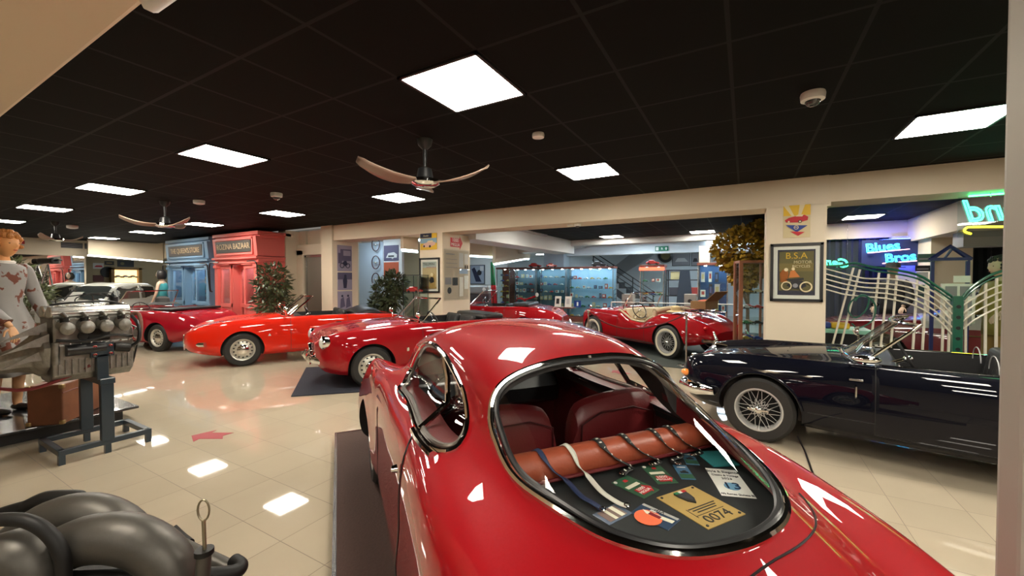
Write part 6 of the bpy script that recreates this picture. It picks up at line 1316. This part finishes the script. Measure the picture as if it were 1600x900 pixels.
def head(parent, c, fw, m, r=.095, tilt=0, name='head'):
    """head with brow, nose, lips, chin and ears; fw = yaw it faces"""
    b = MB(); rows = []; N = 28; K = 22
    for i in range(K+1):
        v = i/K; z = 1.25*r*math.cos(PI*v); rr = math.sin(PI*v)**.85 if 0 < v < 1 else 0; row = []
        for j in range(N):
            a = 2*PI*j/N; ca, sa = math.cos(a), math.sin(a); x = r*1.02*rr*ca; y = r*.80*rr*sa; zz = z
            if z < 0: x *= 1-.12*(-z/(1.25*r)) if ca > 0 else 1-.35*(-z/(1.25*r)); y *= 1-.30*(-z/(1.25*r))
            if ca > .55:
                q = (ca-.55)/.45; side = abs(sa)
                nz = math.exp(-((z+.12*r)/(.20*r))**2)*max(0, 1-side*5.5); x += .22*r*nz
                x += .05*r*q*math.exp(-((z-.30*r)/(.12*r))**2)
                x -= .07*r*q*math.exp(-((z-.10*r)/(.11*r))**2)*min(1, side*5)*max(0, 1-abs(side-.35)*3)
                x += .07*r*max(0, 1-side*3.2)*(math.exp(-((z+.50*r)/(.055*r))**2)+math.exp(-((z+.62*r)/(.055*r))**2))
                x += .08*r*max(0, 1-side*2.5)*math.exp(-((z+.92*r)/(.14*r))**2)
            row.append(Vector((x, y, zz)))
        rows.append(row)
    b.grid(rows, True)
    for s in (-1, 1): b.ball((-.02*r, s*.80*r, -.02*r), (.16*r,.06*r,.28*r), 10)
    b.tube([(-.02,0,-.6*r),(-.03,0,-1.15*r),(-.035,0,-1.75*r)], .05, 12, rs=[.045,.046,.055])
    o = b.build(name, m, parent, loc=c, rot=(0, tilt, fw))
    e = MB()
    for s in (-1, 1): e.ball((.86*r, s*.33*r, .10*r), (.05*r,.13*r,.055*r), 10)
    e.build('eyes', mat('eye_dark', (.04,.025,.02), .2), o); MB().ball((.965*r,0,-.56*r), (.04*r,.20*r,.055*r), 10).build('lips', mat('lip_red', (.35,.04,.03), .4), o); return o
def curls(parent, m, r, n=90, seed=4, ext=1.15, low=-.2):
    R_ = random.Random(seed); b = MB(); k = 0
    while k < n:
        v = Vector((R_.uniform(-1,1), R_.uniform(-1,1), R_.uniform(-1,1)))
        if not .3 < v.length < 1: continue
        v.normalize()
        if v.z < low or (v.x > .45 and v.z < .55): continue
        b.ball((v.x*r*ext*.98, v.y*r*ext*.88, v.z*r*ext*1.15), r*R_.uniform(.17,.27), 8); k += 1
    return b.build('hair', m, parent)
# --- woman in the grey printed dress, left edge
pl = root('display_platform', (-6.75, .55, 0), 0, 'low black platform under the brown trunk and the mannequin at left', 'platform')
MB().box((0,0,.135),(2.05,2.55,.025)).build('top_plate', mat('platform_black', (.02,.02,.022), .25, coat=.5), pl, False, .004); MB().box((-.06,-.03,.062),(1.90,2.42,.122)).build('plinth', BLACK, pl, False)
mn = root('mannequin', (-6.62, 1.05, .148), .519, 'mannequin with ginger curls in a grey leaf-print dress, cut by the left edge', 'mannequin')
J = [(0,0,.98,.13,.10),(0,0,1.16,.105,.085),(0,0,1.34,.13,.10),(.0,0,1.50,.10,.07),(0,0,1.57,.055,.055),(0,-.17,1.47,.052),(.05,-.235,1.20,.042),(.22,-.20,1.00,.034),(.30,-.185,.90,.026),(0,.17,1.47,.052),(.04,.235,1.20,.042),(.14,.24,.98,.034),(.18,.235,.90,.026),
     (0,-.09,.90,.085),(.03,-.10,.50,.058),(-.01,-.10,.10,.038),(.0,-.10,.04,.035),(.14,-.10,.02,.028),(0,.09,.90,.085),(.03,.10,.50,.058),(-.01,.10,.10,.038),(.0,.10,.04,.035),(.14,.10,.02,.028)]
E_ = [(0,1),(1,2),(2,3),(3,4),(3,5),(5,6),(6,7),(7,8),(3,9),(9,10),(10,11),(11,12),(0,13),(13,14),(14,15),(15,16),(16,17),(0,18),(18,19),(19,20),(20,21),(21,22)]
skin('body', J, E_, SKIN, mn)
hh = head(mn, (.035,0,1.735), 0, mat('mannequin_face', (.72,.34,.13), .45), .105); curls(hh, mat('ginger_hair', (.50,.20,.05), .6), .105, 110)
hand(mn, (.30,-.185,.905), (.35,.02,-1), (-1,.0,-.3), SKIN, 1.0, .35, -1); hand(mn, (.18,.235,.905), (.35,0,-1), (-1,0,-.3), SKIN, 1.0, .35, 1)
DR = mat('leaf_print_dress', (.26,.25,.25), .8, noise=1, nscale=9)
_n = DR.node_tree; _mx = [x for x in _n.nodes if x.type == 'MIX'][0]; _cr = _n.nodes.new('ShaderNodeValToRGB'); _cr.color_ramp.elements[0].position = .56; _cr.color_ramp.elements[1].position = .585
_no = [x for x in _n.nodes if x.type == 'TEX_NOISE'][0]; _n.links.new(_no.outputs['Fac'], _cr.inputs[0]); _n.links.new(_cr.outputs[0], _mx.inputs[0]); _mx.inputs[6].default_value = (.30,.29,.28,1); _mx.inputs[7].default_value = (.16,.05,.03,1)
rows = []
for z, a, b_, fold in ((1.545,.075,.07,0),(1.53,.13,.09,0),(1.50,.185,.11,0),(1.42,.185,.125,0),(1.34,.165,.135,0),(1.22,.14,.115,0),(1.14,.135,.11,0),(1.05,.165,.135,.02),(.9,.21,.18,.06),(.7,.25,.22,.09),(.5,.28,.25,.10),(.40,.29,.26,.11)):
    rows.append([Vector(((b_*math.cos(t))*(1+fold*math.sin(9*t)), a*math.sin(t)*(1+fold*math.sin(9*t)), z)) for t in [2*PI*q/72 for q in range(72)]])
MB().grid(rows, True).build('dress', DR, mn, thick=.006)
for s, P in ((-1,[(0,-.14,1.49),(0,-.19,1.45),(.05,-.245,1.20),(.20,-.21,1.02),(.27,-.195,.95)]),(1,[(0,.14,1.49),(0,.19,1.45),(.04,.245,1.20),(.13,.245,1.02),(.17,.24,.95)])):
    MB().tube(crv(P, 4), .06, 14, rs=[.06+.0*i for i in range(17)] if False else [.062,.066,.07,.071,.07,.068,.066,.063,.062,.060,.058,.056,.054,.052,.050,.050,.051]).build('sleeve', DR, mn)
MB().lathe([(.075,1.50),(.085,1.53),(.09,1.56),(.075,1.57)], n=24).build('collar', PAPER, mn)
for s in (-1, 1): MB().ball((.05,s*.10,.035), (.125,.045,.04), 12).build('shoe', BLACK, mn)
# --- woman in teal top before the blue shop
p = W(253, 450, d=11.6); m2 = root('mannequin', (p.x, p.y, 0), -2.4, 'mannequin with black bob and teal sleeveless top beside the blue shop front', 'mannequin')
J2 = [(0,0,.98,.13,.10),(0,0,1.16,.10,.08),(0,0,1.32,.13,.10),(.0,0,1.44,.10,.06),(0,0,1.50,.05,.05),(0,-.16,1.41,.05),(.02,-.22,1.15,.038),(.12,-.20,.93,.03),(0,.16,1.41,.05),(.02,.22,1.15,.038),(.12,.20,.93,.03),(0,-.09,.85,.085),(0,-.09,.48,.055),(0,-.09,.06,.035),(.13,-.09,.03,.028),(0,.09,.85,.085),(0,.09,.48,.055),(0,.09,.06,.035),(.13,.09,.03,.028)]
skin('body', J2, [(0,1),(1,2),(2,3),(3,4),(3,5),(5,6),(6,7),(3,8),(8,9),(9,10),(0,11),(11,12),(12,13),(13,14),(0,15),(15,16),(16,17),(17,18)], SKINP, m2)
h2_ = head(m2, (.03,0,1.66), 0, SKINP, .10)
bb = MB(); rows = []
for i in range(13):
    v = i/12; z = .14*math.cos(PI*v*.82); R1_ = .128*math.sin(PI*v*.80)**.6 if v > 0 else 0; rows.append([Vector((-.012+R1_*math.cos(t)*(1 if math.cos(t) < .25 else .62), R1_*math.sin(t), z-.0)) for t in [2*PI*q/32 for q in range(32)]])
bb.grid(rows, True).build('hair', mat('black_hair', (.012,.01,.01), .45), h2_, thick=.01)
def wrapped(parent, name, prof, m, n=40, fold=0):
    MB().grid([[Vector((b_*math.cos(t)*(1+fold*math.sin(8*t)), a*math.sin(t)*(1+fold*math.sin(8*t)), z)) for t in [2*PI*q/n for q in range(n)]] for z, a, b_ in prof], True).build(name, m, parent, thick=.006)
wrapped(m2, 'top', [(1.44,.11,.075),(1.40,.165,.105),(1.30,.165,.13),(1.15,.125,.10),(1.02,.15,.125)], mat('teal_top', (.06,.38,.42), .7)); wrapped(m2, 'skirt', [(1.04,.15,.12),(.9,.19,.15),(.6,.22,.19),(.5,.23,.2)], mat('grey_skirt', (.10,.10,.11), .8), fold=.05)
for s, y in ((-1,-.20),(1,.20)): hand(m2, (.12,y,.935), (.3,0,-1), (-1,0,0), SKINP, .95, .3, s)
# --- hatted figure and yellow-jacket figure behind the railing
def figure(px, d, rz, label, jacket, trousers, hair, hgt=1.0, hatm=None, skinm=SKINP, arm=0):
    p = W(px, 450, d=d); r = root('mannequin', (p.x, p.y, 0), rz, label, 'mannequin'); S_ = hgt
    J = [(0,0,.95,.14,.11),(0,0,1.15,.13,.10),(0,0,1.35,.16,.11),(0,0,1.47,.11,.08),(0,0,1.54,.055,.055),(0,-.20,1.43,.06),(.04,-.27,1.15,.048),(.18,-.22,.96+arm,.036),(0,.20,1.43,.06),(.04,.27,1.15,.048),(.18,.22,.96+arm,.036),(0,-.10,.85,.09),(.02,-.11,.48,.062),(0,-.12,.07,.04),(.14,-.12,.04,.034),(0,.10,.85,.09),(.02,.11,.48,.062),(0,.12,.07,.04),(.14,.12,.04,.034)]
    skin('body', [tuple(c*S_ for c in j) for j in J], [(0,1),(1,2),(2,3),(3,4),(3,5),(5,6),(6,7),(3,8),(8,9),(9,10),(0,11),(11,12),(12,13),(13,14),(0,15),(15,16),(16,17),(17,18)], skinm, r)
    h = head(r, (.03*S_,0,1.70*S_), 0, skinm, .105*S_)
    if hatm: MB().lathe([(.19,.055),(.185,.062),(.115,.065),(.108,.15),(.07,.165),(0,.155)], n=28).build('hat', hatm, h, thick=.006)
    else: curls(h, hair, .105*S_, 70, 8)
    pr = [(1.52,.09,.075),(1.48,.19,.11),(1.36,.22,.15),(1.15,.20,.14),(.95,.205,.15),(.82,.21,.155)]; wrapped(r, 'jacket', [(z*S_,a*S_,b*S_) for z, a, b in pr], jacket)
    for s in (-1, 1):
        MB().tube(crv([Vector(q)*S_ for q in [(0,s*.16,1.46),(0,s*.22,1.40),(.04,s*.275,1.15),(.15,s*.235,1.0+arm*.8)]], 4), .07*S_, 12).build('sleeve', jacket, r)
        MB().tube([Vector(q)*S_ for q in [(0,s*.10,.92),(.02,s*.11,.5),(0,s*.12,.08)]], .09*S_, 14, rs=[.115*S_,.095*S_,.085*S_]).build('trouser_leg', trousers, r); MB().ball((.07*S_,s*.12*S_,.04), (.14,.05,.04), 12).build('shoe', BLACK, r)
        hand(r, Vector((.18,s*.22,.965+arm))*S_, (.5,0,-.6), (-1,0,0), skinm, 1.0, .4, s)
    return r
BS = mat('black_suit', (.012,.012,.014), .7)
figure(1396, 8.3, -2.2, 'mannequin in black hat and dark suit under the blue neon sign', BS, BS, BLACK, 1.0, mat('black_felt', (.012,.012,.013), .8))
figure(1566, 5.2, -2.9, 'mannequin with dark hair and mustard yellow jacket behind the railing at right', mat('mustard_jacket', (.30,.26,.05), .7, noise=.3, nscale=6), mat('mustard_trousers', (.26,.17,.04), .8), mat('dark_hair', (.015,.02,.018), .5), .985, arm=.15)
# ------------------------------------------------------------------ brown trunk and papers
tk = root('brown_trunk', (-5.93,1.34,.148), 2.41, 'worn brown leather trunk standing on the black platform', 'trunk')
LTH = mat('worn_brown_leather', (.22,.075,.03), .5, noise=.5, nscale=7, bump=.2)
MB().box((0,0,.19),(.62,.26,.38)).build('case', LTH, tk, False, .012); MB().tube([(-.31,-.132,.30),(.31,-.132,.30)], .004, 6).build('lid_line', DARKRED, tk)
b = MB(); [b.box((sx*.30,sy*.12,z),(.04,.04,.04)) for sx in (-1,1) for sy in (-1,1) for z in (.02,.36)]; b.build('corner_caps', mat('brass_cap', (.3,.2,.08), .4, .6), tk, bevel=.01)
for k, (dx, dy, rz_) in enumerate(((-.1,.02,.3),(.08,-.03,-.2),(.2,.04,.8))):
    a = 2.41; setp(MB().box((0,0,.004),(.2,.13,.006)).build('brochure', PAPER, None, False, loc=(-5.93+dx*math.cos(a)-dy*math.sin(a), 1.34+dx*math.sin(a)+dy*math.cos(a), .532+.008*k), rot=(0,0,rz_)), 'white printed leaflet lying on the brown trunk', 'leaflet', 'leaflets on the brown trunk')
# ------------------------------------------------------------------ engine on its stand
TEAL = mat('stand_blue_grey', (.018,.034,.048), .35, coat=.4)
sd = root('engine_stand', (-5.12,1.33,0), 0, 'dark blue-grey steel stand carrying the aluminium engine', 'stand')
fr = MB()
for x in (-.26,.26): fr.box((x,0,.10),(.045,.60,.045))
for y in (-.28,.28): fr.box((0,y,.10),(.56,.045,.045))
fr.build('base_frame', TEAL, sd, False, .004)
for x in (-.26,.26):
    for y in (-.28,0,.28): MB().box((x,y,.04),(.04,.04,.08)).build('foot', TEAL, sd, False)
    MB().box((x,0,.36),(.055,.085,.50)).build('upright', TEAL, sd, False, .004)
MB().box((0,0,.635),(.60,.10,.05)).build('cross_bar', TEAL, sd, False, .004); MB().box((.24,-.02,.76),(.05,.075,.22)).build('upper_post', TEAL, sd, False, .004)
pt = MB().box((.25,-.02,.91),(.03,.15,.12)).build('mount_plate', TEAL, sd, False, .003); b = MB(); [b.lathe([(.014,0),(.014,.01),(0,.012)], c=(.266,-.02+dy,.91+dz), n=10, M=RY90) for dy in (-.05,.05) for dz in (-.035,.035)]; b.build('bolts', CHROME, pt)
en = root('engine', (-5.12,1.29,0), 0, 'aluminium twin-cam engine with four carburettors on the blue-grey stand', 'engine')
DKM = mat('dark_iron', (.03,.028,.026), .5, .6, noise=.4, nscale=30)
MB().prism([(-.20,.70),(-.12,.66),(.12,.66),(.20,.72),(.21,.98),(-.21,.98)], -.30, .28, 'y').build('sump', ALU, en, False, .012)
b = MB(); [b.box((.212,-.26+.045*k,.79),(.01,.012,.12)) for k in range(12)]; b.build('sump_fins', ALU, en, False)
MB().box((0,-.01,1.08),(.36,.56,.24)).build('cylinder_block', ALU, en, False, .015)
for x in (-.10,.10):
    cc_ = MB().prism([(x-.065,1.20),(x+.065,1.20),(x+.07,1.25),(x+.035,1.295),(x-.035,1.295),(x-.07,1.25)], -.30, .28, 'y').build('cam_cover', mat('polished_alu', (.6,.58,.54), .25, .85), en, True, .012)
    b = MB(); [b.lathe([(.012,0),(.012,.012),(0,.016)], c=(x,-.24+.12*k,1.293), n=10) for k in range(5)]; b.build('cover_nuts', CHROME, cc_)
for k in range(4):
    y = -.23+.135*k; cb = MB().cyl((.17,y,1.14), (.30,y,1.12), .042, .05, 16).build('carburettor', ALU, en); MB().lathe([(.05,0),(.056,.012),(.05,.03),(.03,.042),(0,.045)], c=(.30,y,1.12), n=20, M=RY90).build('bellmouth', ALU, cb); MB().cyl((.24,y,1.12),(.24,y,1.20),.025,.03,12).build('float_bowl', DKM, cb)
MB().tube(crv([(.22,-.28,1.02),(.25,-.1,1.0),(.26,.1,1.03),(.2,.27,1.0)], 4), .012, 8).build('throttle_rod', BLACK, en)
MB().cyl((.23,-.22,.93),(.23,.05,.93),.048,n=18).build('starter_motor', BLACK, en); MB().cyl((.22,.12,.92),(.22,.24,.90),.04,n=16).build('oil_filter', DKM, en); MB().cyl((.2,-.28,1.0),(.2,-.28,.82),.03,n=12).build('breather', ALU, en)
MB().lathe([(.10,0),(.11,.015),(.10,.03),(.05,.03),(.03,.05),(0,.05)], c=(0,.29,.80), n=28, M=Matrix.Rotation(-PI/2,3,'X')).build('crank_pulley', DKM, en); MB().lathe([(.07,0),(.08,.012),(.07,.024),(0,.024)], c=(-.02,.31,1.02), n=24, M=Matrix.Rotation(-PI/2,3,'X')).build('water_pump_pulley', ALU, en)
MB().lathe([(.05,0),(.055,.012),(.05,.024),(0,.024)], c=(.19,.30,1.02), n=20, M=Matrix.Rotation(-PI/2,3,'X')).build('dynamo_pulley', CHROME, en)
MB().tube([(.10*math.cos(t),.315,.80+.11*math.sin(t)) for t in (2.6,3.4,4.2,5.0,5.8)]+[(.24,.315,1.0),(.2,.315,1.07),(0,.315,1.10),(-.09,.315,1.03)], .009, 6, closed=True).build('fan_belt', BLACK, en)
MB().tube(crv([(.02,.28,1.16),(.08,.36,1.20),(.16,.36,1.10),(.20,.33,.95)], 4), .02, 8).build('coolant_hose', mat('rusty_hose', (.13,.05,.03), .6), en)
MB().cyl((0,.2,1.22),(0,.2,1.36),.03,.035,12).build('distributor', BLACK, en)
b = MB()
for k in range(4): b.tube(crv([(0,.2,1.36),(.02-.01*k,.15-.06*k,1.40),(.0,-.2+.12*k,1.36),(0,-.2+.12*k,1.28)], 4), .005, 5)
b.build('ignition_leads', BLACK, en)
en.scale = (1, .88, 1)
b = MB()
for k in range(4):
    b.tube(crv([(.14,-.23+.135*k,1.20),(.20,-.23+.135*k,1.235),(.25,-.21+.135*k,1.20)], 3), .014, 8)
b.tube([(.19,-.29,1.215),(.19,.26,1.215)], .012, 8); b.build('intake_stubs', ALU, en)
MB().tube(crv([(.10,-.29,1.31),(.12,-.1,1.325),(.10,.15,1.32),(.14,.27,1.26)], 4), .009, 8).build('fuel_pipe', BLACK, en)
b = MB()
for z in (.99, 1.19):
    for k in range(8): b.lathe([(.009,0),(.009,.01),(0,.012)], c=(.181 if z > 1 else .211, -.26+.072*k, z-.015), n=8, M=RY90)
b.build('case_bolts', STEEL, en)
MB().box((.19,.02,1.04),(.03,.16,.10)).build('side_plate', DKM, en, bevel=.006); MB().cyl((.20,-.10,1.04),(.235,-.10,1.04),.035,n=16).build('core_plug', DKM, en)
MB().tube(crv([(.22,.24,.90),(.26,.30,.96),(.24,.31,1.10),(.12,.30,1.18)], 4), .016, 10).build('bypass_hose', BLACK, en)
# bell housing and gearbox towards the viewer's left
rows = []
for t, r0, z in ((0,.20,.92),(.04,.195,.92),(.09,.14,.90),(.18,.095,.87),(.36,.065,.84),(.62,.05,.81)): rows.append([Vector((r0*math.cos(a)*(1+.05*math.sin(8*a)), -.31-t, z+r0*math.sin(a)*(1+.05*math.sin(8*a)))) for a in [2*PI*q/32 for q in range(32)]])
MB().grid(rows, True).build('bell_housing', ALU, en)
b = MB(); [b.prism([(-.31,.0),(-.43,.0),(-.60,-.04),(-.40,.06),(-.31,.10)], -.006, .006, 'x', M=Matrix.Rotation(0,3,'X'), off=(.215*math.cos(a)*.8,0,.92+.19*math.sin(a))) for a in (.3,.9,-.3)]; b.build('ribs', ALU, en, False)
MB().tube([(.06,-.62,.92),(.02,-.66,1.05),(0,-.64,1.18)], .014, 8).build('gear_lever', CHROME, en)
MB().tube(crv([(-.05,-.9,.84),(.1,-.5,.64),(.16,-.2,.70),(.20,-.05,.78)], 4), .014, 8).build('red_hose', mat('dark_red_hose', (.15,.01,.012), .4), en)
# ------------------------------------------------------------------ nearest engine, bottom left corner
ne = root('engine_manifold', (-1.25,.40,0), 0, 'greasy grey engine with curved intake pipes and dipstick, bottom left corner', 'engine')
GA = mat('greasy_alu', (.10,.092,.08), .45, .6, noise=.45, nscale=14, bump=.25); RB_ = mat('black_rubber_hose', (.008,.0075,.007), .5, spec=.25)
def e2(px, py, d): return W(px, py, d=d)-Vector((-1.25,.40,0))
def pipe(name, P, r, m, rs=None, k=5, n=20):
    c = crv([e2(*q) for q in P], k)
    if rs: rr = [rs[min(int(i/(len(c)-1)*(len(rs)-1)), len(rs)-2)]+(rs[min(int(i/(len(c)-1)*(len(rs)-1))+1, len(rs)-1)]-rs[min(int(i/(len(c)-1)*(len(rs)-1)), len(rs)-2)])*((i/(len(c)-1)*(len(rs)-1)) % 1) for i in range(len(c))]
    else: rr = None
    return MB().tube(c, r, n, rs=rr).build(name, m, ne)
pipe('intake_pipe', [(-40,900,1.12),(20,850,1.12),(80,812,1.12),(140,802,1.12),(195,825,1.12),(225,880,1.12),(232,950,1.12)], .045, GA, rs=[.045,.05,.052,.052,.05,.047,.045])
pipe('intake_pipe', [(-30,930,1.0),(60,880,1.0),(130,845,1.0),(200,842,1.0),(255,872,1.0),(282,930,1.0),(288,1000,1.0)], .05, GA, rs=[.05,.054,.056,.057,.054,.05,.048])
pipe('rubber_ring', [(-50,822,.93),(0,812,.93),(45,815,.93),(80,838,.93),(98,875,.93),(98,930,.93),(90,980,.93)], .0145, RB_)
pipe('valve_cover', [(-80,960,.95),(-20,895,.95),(30,870,.95),(58,905,.95),(62,980,.95)], .05, GA, rs=[.06,.065,.06,.055,.05])
pipe('coolant_pipe', [(-60,825,1.22),(0,803,1.22),(45,790,1.22)], .018, RB_); pipe('hose_sleeve', [(40,791,1.2),(70,780,1.2),(100,778,1.2),(122,779,1.2),(131,786,1.2)], .022, RB_, rs=[.017,.022,.022,.022,.012])
pipe('breather_pipe', [(262,842,1.18),(300,862,1.16),(340,880,1.14),(365,893,1.13)], .021, GA); pipe('hose_sleeve', [(262,832,1.2),(276,845,1.2),(290,856,1.19)], .025, RB_)
pipe('coolant_hose', [(90,905,1.0),(160,903,1.0),(250,900,1.02),(330,898,1.05),(368,893,1.08),(376,884,1.1),(366,876,1.12)], .0175, RB_)
pipe('coolant_hose', [(200,905,.98),(225,893,.98),(215,940,.98)], .02, RB_) if False else None
c = [e2(318+9*math.sin(2*PI*q/16)*(1 if q < 9 else 1), 797-16*math.cos(2*PI*q/16), .98) for q in range(16)]
dp = MB(); dp.tube(c, .0025, 6, closed=True); dp.tube([e2(318,813,.98), e2(320,862,.98)], .0045, 8); dp.build('dipstick', mat('aged_steel', (.25,.22,.15), .35, .8), ne)
MB().cyl(e2(319,862,.98), e2(314,940,.98), .0155, n=16).build('dipstick_tube', GA, ne); MB().cyl(e2(319,858,.98), e2(319,866,.98), .02, n=16).build('tube_cap', RB_, ne)
q = e2(120, 1010, 1.08); MB().box((q.x,q.y,.42),(.62,.42,.84)).build('engine_block', DKM, ne, False, .03) if False else bx('engine_block', (q.x-.42,q.y-.30,.12), (q.x+.24,q.y+.16,.74), DKM, ne, .03)
for sx in (-.4,.2):
    for sy in (-.26,.1): MB().box((q.x+sx,q.y+sy,.06),(.05,.05,.12)).build('foot', TEAL, ne, False)
